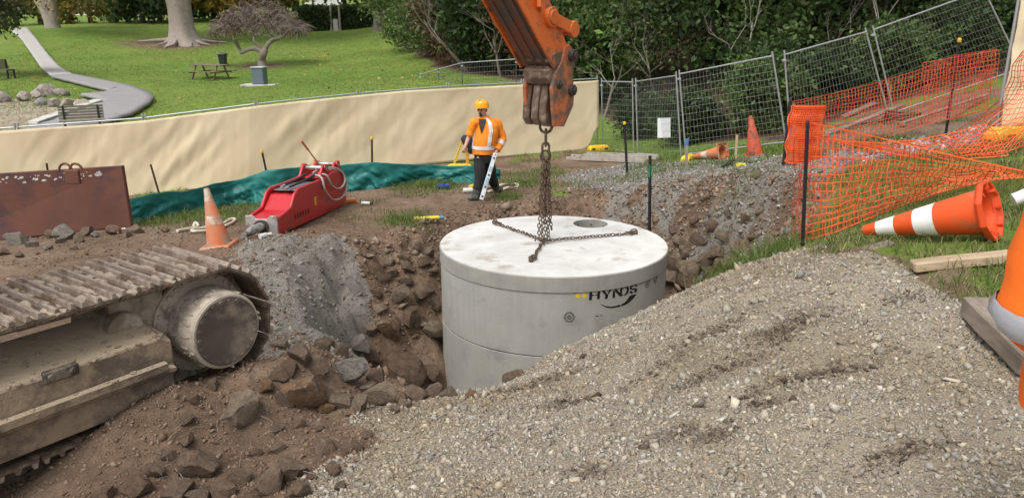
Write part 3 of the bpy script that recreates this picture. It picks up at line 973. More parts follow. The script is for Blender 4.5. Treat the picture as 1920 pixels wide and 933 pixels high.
mb = MB(); mb.loft(sbox(0.0, 3.1, .40, .44, -.205, -.185, -.285, -.265)); wpart(mb, 'wear_plate', M_UNDER, bevel=.004, parent=stick)
for k in (-.14, 0, .14):
    mb = MB(); v = sbox(0.02, 3.0, .05, .05, -.225, -.20, -.305, -.28); mb.loft([[p + WR * k for p in r_] for r_ in v]); wpart(mb, 'wear_strip', M_UNDER, bevel=.004, parent=stick)
for k in (-1, 1):
    mb = MB(); v = sbox(-.0, 3.1, .03, .03, -.23, -.15, -.31, -.22); mb.loft([[p + WR * k * .245 for p in r_] for r_ in v]); wpart(mb, 'edge_rib', M_ORANGE, bevel=.004, parent=stick)
# bosses and the bucket links on the outer side
def bpin(p, l, r, name, m, n=20):
    mb = MB(); mb.cyl(p - WR * l / 2, p + WR * l / 2, r, n=n); return wpart(mb, name, m, bevel=.008, smooth=40)
p_a = sb + sd_ * .50 + sn * .10
p_b = sb + sd_ * .10 + sn * .36
bpin(p_a, .66, .085, 'link_pin', M_ORANGE)
bpin(p_b, .60, .07, 'link_pin', M_ORANGE)
for k in (-1, 1):
    mb = MB(); o_ = WR * (k * .275)
    mb.cyl(p_a + o_ - WR * .03, p_a + o_ + WR * .03, .12, n=20); mb.cyl(p_b + o_ - WR * .03, p_b + o_ + WR * .03, .10, n=20)
    mb.bar(p_a + o_, p_b + o_, .05, .14, up=WR.cross(p_b - p_a)); wpart(mb, 'bucket_link', M_ORANGE, bevel=.006)
mb = MB(); mb.bar(p_b - WR * .0, p_b + sd_ * 2.2 + sn * .05, .14, .14); wpart(mb, 'bucket_cylinder', M_ORANGE, bevel=.03)
mb = MB(); mb.box(sb + sd_ * .78 + WR * .275 + sn * .02, (.05, .2, .12)); mb.cyl(sb + sd_ * .70 + WR * .25, sb + sd_ * .70 + WR * .30, .03, n=10); wpart(mb, 'grease_block', M_ORANGE, bevel=.006)
# pin at the stick end and the quick hitch below it
def hp(u, w, z):                         # hitch space: u along the swing plane, w to the right, z up
    return HB + AZ * u + WR * w + UP * z
cheek = [(-.13, .02), (.08, .0), (.20, .14), (.28, .24), (.30, .42), (.26, .58), (.28, .78), (.25, .92), (.16, 1.0), (.06, .96), (.00, .80), (-.13, .66), (-.20, .48), (-.17, .22)]
for k in (-1, 1):
    mb = MB(); mb.prism(cheek, WR * .05, hp(0, k * .20 - .025, 0), AZ, UP)
    wpart(mb, 'hitch_cheek', M_ORWORN, bevel=.008)
mb = MB(); mb.loft([[hp(u, w, z) for u, w in ((-a_, -b_), (c_, -b_), (c_, b_), (-a_, b_))] for z, a_, b_, c_ in ((.52, .17, .165, .2), (.60, .24, .19, .2), (.70, .25, .19, .2), (.74, .18, .165, .16))])
wpart(mb, 'hitch_block', M_HITCH, bevel=.015)
mb = MB(); mb.loft([[hp(u, w, z) for u, w in ((-a_, -.21), (.1, -.21), (.1, .21), (-a_, .21))] for z, a_ in ((.74, .15), (.80, .22), (.88, .20), (.92, .1))])
wpart(mb, 'stick_end_guard', M_HITCH, bevel=.02)
for (u, z, r_, l_) in ((.20, .86, .075, .58), (.21, .44, .07, .56), (-.06, .52, .055, .50)):
    mb = MB(); mb.cyl(hp(u, -l_ / 2, z), hp(u, l_ / 2, z), r_, n=20); mb.cyl(hp(u, l_ / 2, z), hp(u, l_ / 2 + .02, z), r_ * .6, n=12)
    wpart(mb, 'hitch_pin', M_DARKST, bevel=.01, smooth=40)
for w in (-.19, -.06, .06):
    mb = MB(); mb.loft([[hp(u, w + q, z) for u, q in ((-a_, -.05), (b_, -.05), (b_, .05), (-a_, .05))] for z, a_, b_ in ((.015, .12, -.02), (.10, .19, .02), (.30, .17, .05), (.52, .12, .1))])
    wpart(mb, 'hitch_jaw', M_HITCH, bevel=.014)
mb = MB(); mb.box(hp(.05, 0, .33), (.16, .30, .40), rot=Matrix((AZ, -WR, UP)).transposed()); wpart(mb, 'hitch_core', M_ORWORN, bevel=.02)
mb = MB(); mb.box(hp(.02, .06, .06), (.16, .20, .12), rot=Matrix((AZ, -WR, UP)).transposed()); wpart(mb, 'lifting_eye_block', M_DARKST, bevel=.02)
# boom and upper structure, above and outside the photograph
slew = orig - ES * 2.35 - EO * 1.2
sl = Vector((slew.x, slew.y, GRD + 1.05))
bd = Vector((HB.x - sl.x, HB.y - sl.y, 0)); reach = bd.length; bd.normalize(); br_ = Vector((bd.y, -bd.x, 0))
stt = sb + sd_ * 3.0 + sn * .1
foot = sl + bd * .9 + UP * .55
knee = foot.lerp(stt, .45) + UP * 1.15
mb = MB()
rg_ = []
for p, dp in ((foot, .45), (foot.lerp(knee, .6), .62), (knee, .78), (knee.lerp(stt, .6), .6), (stt, .4)):
    rg_.append([p - br_ * .24 - UP * dp / 2, p + br_ * .24 - UP * dp / 2, p + br_ * .24 + UP * dp / 2, p - br_ * .24 + UP * dp / 2])
mb.loft(rg_); wpart(mb, 'boom', M_ORANGE, bevel=.02)
rot_h = Matrix((bd, -br_, UP)).transposed()
mb = MB(); mb.box(sl - bd * .45 + UP * .62, (2.7, 2.3, 1.1), rot=rot_h); wpart(mb, 'engine_house', M_ORANGE, bevel=.06)
mb = MB(); mb.cyl(sl - UP * .45, sl + UP * .08, .62, n=32); wpart(mb, 'slew_ring', M_DARKST)
mb = MB(); mb.bar(sl - UP * .3 - EO * .2, sl - UP * .3 + EO * 1.15, .8, .3); wpart(mb, 'car_body', M_DUSTFR, bevel=.03)

# ------------------------------------------------------------------ chain sling
M_CHAIN = mat('rusty_chain_steel', (.17, .125, .092), (.085, .062, .048), scale=20, rough=.55, bump=.2, metal=.55, dirt=(.26, .17, .11), dscale=15, damt=.4)
chain = empty('chain_sling', tuple(HP), label='rusty multi leg lifting chain hanging from the hitch and slack on the lid', cat='chain')
def link_mesh(L, W, r, n=7, name='chain_link'):
    pts = []
    for s, x0 in ((1, (L - W) / 2), (-1, -(L - W) / 2)):
        for k in range(7):
            t = -PI / 2 + PI * k / 6
            pts.append((x0 + s * W / 2 * math.cos(t), s * W / 2 * math.sin(t), 0))
    mb = MB(); mb.tube(pts, r, n, closed=True)
    me = mb.mesh(name, smooth=60); me.materials.append(M_CHAIN); return me
LK = link_mesh(.058, .034, .0072)
PITCHC = .048
def run_links(path, name='chain_link', roll0=0.0):
    path = [Vector(p) for p in path]
    seg = [(path[i + 1] - path[i]).length for i in range(len(path) - 1)]
    tot = sum(seg); n = max(2, int(tot / PITCHC)); k = 0
    for i in range(n):
        s = (i + .5) * tot / n
        j = 0
        while j < len(seg) - 1 and s > seg[j]:
            s -= seg[j]; j += 1
        p = path[j].lerp(path[j + 1], min(1, s / max(seg[j], 1e-6)))
        a, b, d = frame_from(path[j + 1] - path[j])
        rl = roll0 + (PI / 2 if i % 2 else 0) + random.uniform(-.25, .25)
        y = a * math.cos(rl) + b * math.sin(rl)
        z = d.cross(y)
        o = bpy.data.objects.new(name, LK)
        link(o, chain)
        o.location = p - HP
        o.rotation_euler = Matrix((d, y, z)).transposed().to_euler()
def sag(a, b, drop, n=10, wob=.0):
    a, b = Vector(a), Vector(b)
    return [a.lerp(b, t / n) - UP * (drop * 4 * (t / n) * (1 - t / n)) + Vector((math.sin(t * 1.7) * wob, math.cos(t * 2.3) * wob, 0)) for t in range(n + 1)]
eye = HB + UP * .02
top_ring = Vector((HB.x, HB.y, dep(1022, 268, HB.y)[2]))
mb = MB()
mb.tube([Vector((math.sin(t) * .075, 0, math.cos(t) * .075)) + (eye - HP) - UP * .03 for t in [2 * PI * k / 18 for k in range(18)]], .018, 8, closed=True)
mb.build('shackle', M_CHAIN, chain, smooth=60)
BIG = link_mesh(.21, .085, .016, 8, 'master_link'); 
for k, (z, rl) in enumerate(((eye.z - .17, 0), (top_ring.z - .10, PI / 2))):
    o = link(bpy.data.objects.new('master_link', BIG), chain); o.location = Vector((HB.x, HB.y, z)) - HP; o.rotation_euler = (rl * 0 + (0.2 if k else 0), PI / 2, rl)
mb = MB(); mb.tube([Vector((math.cos(t) * .06, .02, math.sin(t) * .07)) + (top_ring - HP) - UP * .17 for t in [2 * PI * k / 16 for k in range(16)]], .015, 8, closed=True); mb.build('joining_ring', M_CHAIN, chain, smooth=60)
zt = top_ring.z - .18
gather = HP + UP * .035
anch = [Vector(onz(x, y, TZ)) + UP * .02 for x, y in ((938, 424), (1172, 441), (1001, 484))]
hang = [(-.075, .04, 0), (-.035, -.05, 0), (.012, .055, 0), (.05, -.03, 0), (.085, .03, 0)]
for i, h in enumerate(hang):
    bot = gather + Vector(h) * 1.0 + UP * (.03 + .0 * i)
    if i == 4: bot = bot + UP * .12
    run_links(sag(Vector((HB.x + h[0] * .45, HB.y + h[1] * .45, zt)), bot, 0, 12, .007), roll0=i * .7)
for i, h in enumerate(((-.06, -.02), (.05, .04), (.0, .06))):       # spare lengths hooked back up
    a = Vector((HB.x + h[0] * .2, HB.y + h[1] * .2, zt - .02)); b = Vector((HB.x + h[0], HB.y + h[1], zt - (.62 + .13 * i)))
    run_links(sag(a, b, 0, 8, .012), roll0=i)
for i, p in enumerate(anch):
    g = gather + Vector((.03 * math.cos(i * 2), .03 * math.sin(i * 2), 0))
    run_links(sag(g, p, -.004, 10, .012), roll0=.7)
    # ring clutch at the lid anchor
    d = (p - HP); d.z = 0; d.normalize()
    nrm = Vector((-d.y, d.x, 0))
    mb = MB()
    c = p - HP - UP * .005
    mb.tube([c + d * (.055 * math.cos(t) + .06) + nrm * (.045 * math.sin(t)) + UP * .012 for t in [2 * PI * k / 14 for k in range(14)]], .013, 7, closed=True)
    mb.box(c + d * .13 + UP * .012, (.11, .055, .04), rot=Matrix((d, nrm, UP)).transposed())
    mb.tube([c + d * (.13 + .06 * math.cos(t)) + UP * (.01 + .05 * math.sin(t)) for t in [PI * k / 8 for k in range(9)]], .010, 6)
    mb.build('ring_clutch', M_CHAIN, chain, bevel=.003)
mb = MB(); mb.tube([gather - HP + Vector((.05 * math.cos(t), .035 * math.sin(t), .01)) for t in [2 * PI * k / 14 for k in range(14)]], .012, 7, closed=True); mb.build('joining_ring', M_CHAIN, chain, smooth=60)
mb = MB(); mb.tube([gather - HP + Vector((-.09 + .035 * math.cos(t), -.02, .02 + .03 * math.sin(t))) for t in [R(-40) + R(250) * k / 10 for k in range(11)]], [.014 - .0006 * k for k in range(11)], 7); mb.build('sling_hook', M_CHAIN, chain, smooth=60)
# ------------------------------------------------------------------ helpers for curves given in pixels
def interp(curve, x):
    c = np.array(curve, float)
    return float(np.interp(x, c[:, 0], c[:, 1]))
def along(curve, t):                     # point at fraction t of a polyline
    c = np.array(curve, float)
    s = np.concatenate([[0], np.cumsum(np.linalg.norm(np.diff(c, axis=0), axis=1))])
    return np.array([np.interp(t * s[-1], s, c[:, k]) for k in range(c.shape[1])])
def sheet(name, P, m, parent=None, thick=.004, flip=False, smooth=True):
    """P: array (rows, cols, 3) -> thin cloth with two faces"""
    r, c = P.shape[:2]
    ii = np.arange(r * c).reshape(r, c)
    F = np.stack([ii[:-1, :-1], ii[:-1, 1:], ii[1:, 1:], ii[1:, :-1]], -1).reshape(-1, 4)
    me = raw_mesh(name, P.reshape(-1, 3), F)
    if smooth: shade(me, 180)
    me.materials.append(m)
    o = link(bpy.data.objects.new(name, me), parent)
    md = o.modifiers.new('thickness', 'SOLIDIFY'); md.thickness = thick; md.offset = 0
    return o
def cloth_mat(name, c, c2, rough=.85, trans=.15, weave=220.):
    m, nt, n, l, b = nodes_of(name)
    tc = n.new('ShaderNodeTexCoord'); vec = tc.outputs['Object']
    t1 = tex(n, l, 'ShaderNodeTexNoise', .9, vec, Detail=5.)
    r1 = ramp(n, [(.3, c2), (.65, c)]); l.new(t1.outputs['Fac'], r1.inputs['Fac'])
    l.new(r1.outputs['Color'], b.inputs['Base Color'])
    b.inputs['Roughness'].default_value = rough
    b.inputs['Specular IOR Level'].default_value = .25
    w = tex(n, l, 'ShaderNodeTexNoise', weave, vec, Detail=2.)
    bp = n.new('ShaderNodeBump'); bp.inputs['Strength'].default_value = .15; bp.inputs['Distance'].default_value = .01
    l.new(w.outputs['Fac'], bp.inputs['Height']); l.new(bp.outputs[0], b.inputs['Normal'])
    tr = n.new('ShaderNodeBsdfTranslucent'); l.new(r1.outputs['Color'], tr.inputs['Color'])
    ms = n.new('ShaderNodeMixShader'); ms.inputs[0].default_value = trans
    l.new(b.outputs[0], ms.inputs[1]); l.new(tr.outputs[0], ms.inputs[2])
    l.new(ms.outputs[0], n['Material Output'].inputs['Surface'])
    return m
M_BEIGE = cloth_mat('beige_shade_cloth', (.80, .68, .47), (.73, .605, .40))
M_GREEN = cloth_mat('green_silt_cloth', (.022, .185, .165), (.014, .12, .11), rough=.38, trans=.08, weave=90.)
M_GALV = mat('galvanised_steel', (.48, .49, .50), (.36, .37, .38), rough=.42, metal=.6, bump=.05)
M_YPLAST = mat('yellow_plastic', (.78, .50, .02), (.66, .40, .02), rough=.5, bump=.05, dirt=(.35, .22, .05), dscale=5, damt=.3)
M_BLKST = mat('black_steel_post', (.018, .018, .02), rough=.5, bump=.05)
M_RUSTST = mat('rusty_stake', (.10, .055, .035), (.06, .035, .024), rough=.8, metal=.2)
M_WOODST = mat('raw_pine', (.52, .40, .25), (.40, .29, .17), scale=4, rough=.85, bump=.2, bscale=18)
M_WOODGR = mat('weathered_timber', (.34, .29, .23), (.22, .18, .14), scale=5, rough=.9, bump=.3, bscale=14)

# ------------------------------------------------------------------ temporary fence panels
def fence_panel(b0, b1, t0, t1, label, name='mesh_fence', dv=.10, dh=.16, group=None, wire=.0032, horiz=True):
    """panel from its four corners (world)"""
    b0, b1, t0, t1 = [Vector(p) for p in (b0, b1, t0, t1)]
    root = empty(name, tuple(b0), label=label, cat='fence', group=group)
    o = b0.copy()
    b0, b1, t0, t1 = b0 - o, b1 - o, t0 - o, t1 - o
    for b_, t_ in ((b0, t0), (b1, t1)):
        e = (t_ - b_).normalized()
        mb = MB(); mb.cyl(b_ - e * .10, t_ + e * .10, .021, n=10); mb.build('post', M_GALV, root, smooth=50)
    mb = MB(); mb.cyl(t0, t1, .019, n=10); mb.build('top_rail', M_GALV, root, smooth=50)
    mb = MB(); mb.cyl(b0, b1, .019, n=10); mb.build('bottom_rail', M_GALV, root, smooth=50)
    W = (b1 - b0).length; Hh = (t0 - b0).length
    mb = MB()
    n = int(W / dv)
    for i in range(1, n):
        mb.cyl(b0.lerp(b1, i / n), t0.lerp(t1, i / n), wire, n=3, caps=False)
    n = int(Hh / dh)
    for i in range(1, n):
        mb.cyl(b0.lerp(t0, i / n), b1.lerp(t1, i / n), wire, n=3, caps=False)
    w = mb.build('wire_mesh', M_GALV, root, fix=False); w['kind'] = 'stuff'
    # coupling clamp at the top
    mb = MB(); mb.box(t0 - Vector((0, 0, .12)), (.09, .07, .05)); mb.build('clamp', M_GALV, root, bevel=.006)
    return root
# line of the long screen, as seen from above
FL = [(-17, 16.2), (-11.69, 17.28), (-6.28, 18.58), (-1.5, 20.6), (2.55, 22.6)]
def line_Y(px):                          # how far ahead the screen stands in that column
    best = None
    for i in range(len(FL) - 1):
        a, b = np.array(FL[i]), np.array(FL[i + 1])
        # x/y of the column is not constant with height; use the top of the screen
        for t in np.linspace(0, 1, 200):
            p = a + (b - a) * t
            q = topix((p[0], p[1], 1.0))[0]
            if best is None or abs(q - px) < best[0]:
                best = (abs(q - px), p[1], p[0])
    return best[1]
BT = [(-140, 256), (0, 246), (80, 240), (185, 233), (270, 226), (380, 212), (480, 199), (560, 190), (640, 182), (700, 176), (760, 170), (900, 163), (1000, 158), (1122, 151)]
BBt = [(-140, 432), (0, 416), (240, 388), (480, 348), (640, 327), (760, 312), (900, 298), (1000, 290), (1090, 282), (1100, 279), (1107, 268), (1112, 252), (1118, 242), (1123, 236)]
cols = np.linspace(-140, 1123, 240)
rows = 34
P = np.zeros((rows, len(cols), 3))
YS = [line_Y(c) for c in cols]
for j, cx in enumerate(cols):
    a = dep(cx, interp(BT, cx), YS[j]); b = dep(cx, interp(BBt, cx), YS[j])
    P[:, j] = a[None] + (b - a)[None] * np.linspace(0, 1, rows)[:, None]
S_, V_ = np.meshgrid(np.linspace(0, 21, len(cols)), np.linspace(0, 1, rows))
amp = .25 + .75 * np.sin(np.clip(V_, 0, 1) * PI) ** .6
fold = fbm(S_ * .55 + V_ * 1.6, V_ * .5, .8, 3, 3.) * .16
lft = 1.15 - .75 * sstep(8, 14, S_)
crease = -lft * np.abs(fbm(S_ * .8 + V_ * 2.4, V_ * .35, .62, 2, 8.)) * .20
crease2 = np.abs(fbm(S_ * .6 - V_ * 1.2, V_ * .6, 1.1, 2, 18.)) * .06
crease3 = np.abs(fbm(S_ * 1.4 + V_ * 1.8, V_ * .8, 1.5, 3, 28.)) * .07
P[:, :, 1] += (fold * .8 + crease * .55 + crease2 - crease3 + .06) * amp * (.35 + .65 * sstep(-.25, .3, fbm(S_, V_, .35, 2, 44.)))
P[:, :, 2] += fbm(S_, V_, 1.5, 2, 5.) * .02 * (V_ > .97)
scr = sheet('shade_cloth_screen', P, M_BEIGE, thick=.004)
tag(scr, 'long beige shade cloth hung on the fence between site and park', 'screen')
# panels carrying it, just behind
tot = 0
pl = [Vector((*p, 0)) for p in FL]
cuts = []
for cx in (-150, 14, 258, 472, 668, 838, 980, 1124):
    Y = line_Y(cx)
    cuts.append((dep(cx, interp(BBt, min(cx, 1085)), Y), dep(cx, interp(BT, cx), Y)))
for i in range(len(cuts) - 1):
    off = np.array([0, .33, 0])
    (b0, t0), (b1, t1) = cuts[i], cuts[i + 1]
    e = (b1 - b0); e = e / np.linalg.norm(e) * .035
    up_ = np.array([0, 0, .035])
    fence_panel(b0 + off + e, b1 + off - e, t0 + off + e + up_, t1 + off - e + up_, 'steel mesh fence panel behind the beige shade cloth', dv=.3, dh=.4, group='panels carrying the beige cloth')
# bare panels to the right, following the slope
def corner(x, y, Y): return dep(x, y, Y)
YC, YD, YE, YF = 19.4, 17.6, 18.6, 19.6
fence_panel(corner(1130, 277, 23.4), corner(1188, 286, 22.0), corner(1128, 153, 23.4), corner(1186, 154, 22.0), 'narrow looking mesh fence panel next to the end of the beige cloth')
fence_panel(corner(1196, 287, 21.9), corner(1277, 296, YC), corner(1192, 153, 21.9), corner(1268, 142, YC), 'mesh fence panel with a white paper notice tied on')
fence_panel(corner(1286, 289, YC), corner(1474, 266, YD), corner(1274, 139, YC), corner(1449, 105, YD), 'mesh fence panel behind the two weathered cones')
fence_panel(corner(1483, 264, YD), corner(1665, 214, YE), corner(1471, 103, YD), corner(1624, 60, YE), 'leaning mesh fence panel behind the rolled orange netting')
fence_panel(corner(1676, 211, YE), corner(1915, 128, YF), corner(1638, 56, YE), corner(1845, -18, YF), 'uphill mesh fence panel beside the yellow capped picket')
# fence beyond the screen
YB = 31.0
q = [(788, 140, 33.0), (822, 130, 32.0), (866, 118, 31.0), (968, 111, 29.5), (1060, 104, 28.5)]
for i in range(4):
    a, b = q[i], q[i + 1]
    t0, t1 = dep(*a), dep(*b)
    dn = np.array([0, 0, 2.0])
    fence_panel(t0 - dn, t1 - dn, t0, t1, ('steel mesh fence panel on the lawn beyond the beige cloth'), dv=.12, dh=.2, group='panels beyond the beige cloth')
# white notice
a = corner(1232, 221, 20.4); b = corner(1254, 258, 20.4)
mb = MB(); mb.box((0, 0, 0), (b[0] - a[0], .006, a[2] - b[2]))
o = mb.build('paper_notice', mat('white_paper', (.75, .76, .78), (.70, .71, .73), rough=.6, bump=.03), bevel=.002, loc=((a + b) / 2) + np.array([.02, -.04, 0]), rot=(0, 0, R(-58)))
o.rotation_euler = (0, R(-3), R(-68) + R(55))
tag(o, 'blank looking white paper notice tied to the mesh fence', 'notice')
# yellow feet
def foot_block(c, rz, label, L=.62, group=None):
    root = empty('fence_foot', tuple(c), (0, 0, rz), label=label, cat='fence foot', group=group)
    mb = MB()
    mb.loft([[Vector((x, y, z)) for x, y in ((-L / 2 * k, -.11 * k), (L / 2 * k, -.11 * k), (L / 2 * k, .11 * k), (-L / 2 * k, .11 * k))] for z, k in ((-.02, 1.0), (.06, 1.0), (.13, .82))])
    mb.build('block', M_YPLAST, root, bevel=.015)
    for x in (-.17, 0, .17):
        mb = MB(); mb.lathe([(.04, .132), (.045, .12), (.028, .12), (.026, .136), (.04, .136)], (x, 0, 0), 12, closed=True); mb.build('socket', M_YPLAST, root)
    for x in (-.2, .2):
        mb = MB(); mb.box((x, -.111, .04), (.10, .012, .05)); mb.build('hand_hold', M_BLKST, root)
    return root
g = gp(1122, 281); foot_block((g[0], g[1], gz(g[0], g[1])), R(20), 'yellow plastic fence foot at the end of the beige cloth')
g = gp(1290, 301); foot_block((g[0], g[1], gz(g[0], g[1])), R(60), 'yellow plastic fence foot beside the toppled old cone', .5)
g = gp(1562, 280); foot_block((g[0], g[1], gz(g[0], g[1])), R(10), 'yellow plastic fence foot behind the rolled netting', .5)
# right hand screen on its own panel
r0, r1 = Vector(dep(1870, 244, 9.2)), Vector(dep(1870, 244, 9.2)) + Vector((2.4, -.2, .3))
u_ = Vector((0, 0, 2.25))
fence_panel(r0 + Vector((.02, .05, 0)), r1 + Vector((0, .05, 0)), r0 + u_ + Vector((.02, .05, 0)), r1 + u_ + Vector((0, .05, 0)), 'mesh fence panel behind the upright beige cloth by the toppled cone', dv=.2, dh=.3)
P = np.zeros((30, 30, 3))
for i in range(30):
    for j in range(30):
        P[i, j] = np.array(r0.lerp(r1, j / 29)) + np.array([0, -.03, 2.28 * (1 - i / 29)])
V_, S_ = np.meshgrid(np.linspace(0, 1, 30), np.linspace(0, 1, 30))
P[:, :, 1] += fbm(V_ * 2 + S_ * 2.2, S_ * 2.6, 1.2, 3, 5.) * .16
scr2 = sheet('shade_cloth_screen', P, M_BEIGE)
tag(scr2, 'upright beige shade cloth on the fence above the draped orange netting', 'screen')
foot_block((r0.x + .12, r0.y - .22, gz(r0.x + .12, r0.y - .22) + .01), R(12), 'big yellow plastic fence foot under draped orange netting', .8)

# ------------------------------------------------------------------ green silt fence
GT = [(236, 374), (290, 362), (306, 360), (350, 358), (400, 345), (460, 333), (500, 319), (560, 313), (640, 309), (697, 304), (780, 308), (850, 311), (893, 311), (938, 318)]
GB = [(236, 418), (306, 407), (400, 389), (470, 379), (500, 384), (640, 358), (697, 355), (780, 343), (850, 340), (893, 345), (938, 333)]
cols = np.linspace(236, 938, 200)
P = np.zeros((22, len(cols), 3))
gY = np.array([gp(c, interp(GB, c))[1] for c in cols])
gY = np.convolve(np.pad(gY, 12, 'edge'), np.ones(25) / 25, 'valid')
for j, cx in enumerate(cols):
    a = dep(cx, interp(GT, cx), gY[j] - .12); b = dep(cx, interp(GB, cx) + 3, gY[j] - .2)
    P[:, j] = a[None] + (b - a)[None] * np.linspace(0, 1, 22)[:, None]
S_, V_ = np.meshgrid(np.linspace(0, 9.5, len(cols)), np.linspace(0, 1, 22))
P[:, :, 1] += fbm(S_ * 1.1 + V_ * .9, V_ * 1.3, 1.3, 4, 3.) * .20 * (V_ + .25) - np.abs(fbm(S_ * 2.4 - V_ * 1.2, V_ * 1.1, 1.5, 4, 13.)) * .26 * (V_ + .1)
P[:, :, 2] += fbm(S_, V_ * 0, 2., 2, 2.) * .02 * (1 - V_)
sf = sheet('silt_fence', P, M_GREEN, thick=.005)
tag(sf, 'low green silt cloth sagging along the foot of the beige screen', 'silt fence')

# ------------------------------------------------------------------ pickets and stakes
def stake(base, top, name, m, label, r=.018, cap=None, cat='stake', group=None, sq=False, Y=None):
    g = gp(*base) if Y is None else dep(*base, Y)
    t = Vector(dep(*top, g[1])); b = Vector(g)
    root = empty(name, tuple(b), label=label, cat=cat, group=group)
    v = t - b
    e = v.normalized()
    if sq:
        mb = MB(); mb.bar(-e * .25, v, r * 2.2, r * 1.1, up=(0, 1, 0)); mb.build('shaft', m, root, bevel=.003)
    else:                                # Y-section picket
        mb = MB()
        a_, b_, _ = frame_from(e)
        for k in range(3):
            d_ = a_ * math.cos(R(120 * k + 30)) + b_ * math.sin(R(120 * k + 30))
            mb.bar(-e * .25 + d_ * r * .55, v + d_ * r * .55, r * .5, r * 1.5, up=d_)
        mb.build('shaft', m, root)
    if cap:
        mb = MB(); a_, b_, d_ = frame_from(e)
        mb.lathe([(.0005, .0), (.028, .0), (.031, .01), (.031, .05), (.024, .065), (.0005, .068)], v - e * .03, 12, rot=Matrix((a_, b_, d_)).transposed())
        mb.build('cap', M_YPLAST if cap == 'y' else cap, root, smooth=50)
    return root
stake((303, 380), (282, 308), 'steel_stake', M_RUSTST, 'rusty leaning stake behind the green silt cloth near the steel plate')
stake((100, 400), (87, 306), 'steel_stake', M_RUSTST, 'rusty stake behind the rusty steel plate', Y=15.0)
stake((508, 362), (491, 284), 'steel_stake', M_BLKST, 'leaning dark stake with yellow cap above the breaker', cap='y')
stake((698, 350), (697, 259), 'steel_stake', M_RUSTST, 'upright brown stake with yellow cap behind the green cloth', cap='y')
stake((1176, 325), (1171, 231), 'steel_picket', M_BLKST, 'tall black picket with yellow cap beside the ladder', cap='y', r=.022)
pk = stake((1218, 428), (1219, 292), 'steel_picket', M_BLKST, 'black picket with green tape standing in the far pit wall', r=.020, Y=12.1)
_v = Vector(dep(1219, 318, 12.1)) - Vector(pk.location)
mb = MB(); mb.cyl(_v - Vector((0, 0, .12)), _v + Vector((0, 0, .08)), .024, n=8); mb.build('green_tape', mat('green_tape', (.02, .22, .12), rough=.5), pk)
stake((1470, 309), (1482, 190), 'steel_picket', M_BLKST, 'black picket holding the far orange netting beside the roll', r=.024)
stake((1505, 462), (1515, 226), 'steel_picket', M_BLKST, 'black picket holding up the sagging near orange netting', r=.013)
stake((1772, 264), (1799, 76), 'steel_picket', M_BLKST, 'black picket with yellow cap behind the uphill orange netting', cap='y', r=.020, Y=12.6)
stake((1287, 318), (1288, 261), 'wooden_stake', M_WOODGR, 'grey wooden stake with blue painted tip', r=.026, sq=True, cap=None)
bt = [o for o in bpy.data.objects if o.get('label') == 'grey wooden stake with blue painted tip'][0]
_g = gp(1287, 318); _t = Vector(dep(1288, 262, _g[1])) - Vector(_g)
mb = MB(); mb.box(_t - Vector((0, 0, .05)), (.062, .034, .14)); mb.build('painted_tip', mat('blue_paint', (.07, .22, .48), rough=.6), bt)
stake((1379, 300), (1382, 253), 'wooden_stake', M_WOODST, 'fresh pine stake beside the standing old cone', r=.024, sq=True)

# ------------------------------------------------------------------ orange barrier netting
M_NET = mat('orange_net_plastic', (.88, .145, .035), (.78, .11, .03), rough=.45, bump=.0, spec=.4)
M_NETD = mat('faded_net_plastic', (.62, .115, .045), (.50, .085, .035), rough=.55, bump=.0)
def net_strands(mb, P, w, hw=None):
    """P (rows, cols, 3): a cord along every row and every column"""
    r, c = P.shape[:2]
    for i in range(r):
        mb.tube([P[i, j] for j in range(c)], w if i not in (0, r - 1) else w * 1.6, 3, caps=False)
    for j in range(c):
        mb.tube([P[i, j] for i in range(r)], (hw or w) if j not in (0, c - 1) else w * 1.4, 3, caps=False)
def patch(top, bot, Ytop, Ybot, nr, nc, seed, wob=.05, mid=None, vpow=1.0):
    P = np.zeros((nr, nc, 3))
    for j in range(nc):
        t = j / (nc - 1)
        a, b = along(top, t), along(bot, t)
        A = dep(a[0], a[1], np.interp(t, np.linspace(0, 1, len(Ytop)), Ytop))
        if Ybot is None:
            g = gp(b[0], b[1]); B = np.array([g[0], g[1], g[2] + .03])
        else:
            B = dep(b[0], b[1], np.interp(t, np.linspace(0, 1, len(Ybot)), Ybot))
        for i in range(nr):
            v = (i / (nr - 1)) ** vpow
            P[i, j] = A + (B - A) * v
    I, J = np.meshgrid(np.arange(nc), np.arange(nr))
    env = np.sin(np.clip(J / (nr - 1), 0, 1) * PI) * .8 + .2 * (J > 0)
    for k in range(3):
        P[:, :, k] += fbm(I * .17, J * .21, 1., 3, seed + 9 * k) * wob * env * (1.0 if k != 2 else .8)
    return P
def net_thing(parts, label, m, name='barrier_netting'):
    mb = MB()
    for P, w in parts: net_strands(mb, P, w)
    base = Vector(mb.v[0])
    mb.v = [tuple(Vector(v) - base) for v in mb.v]
    o = mb.build(name, m, loc=base, fix=False)
    return tag(o, label, 'netting')
pk = gp(1505, 462)
near_t = [(1513, 229), (1560, 238), (1640, 256), (1720, 276), (1800, 295), (1870, 310), (1925, 322), (2060, 350)]
near_b = [(1490, 447), (1510, 455), (1560, 444), (1640, 410), (1700, 388), (1760, 366), (1850, 345), (1930, 338), (2060, 372)]
P1 = patch(near_t, near_b, [pk[1], 6.2, 6.0, 5.9, 5.7], None, 14, 52, 3., .075, vpow=.9)
near_t2 = [(1516, 240), (1500, 262), (1640, 290), (1760, 300), (1900, 325)]
near_b2 = [(1500, 455), (1486, 440), (1560, 440), (1680, 395), (1800, 352)]
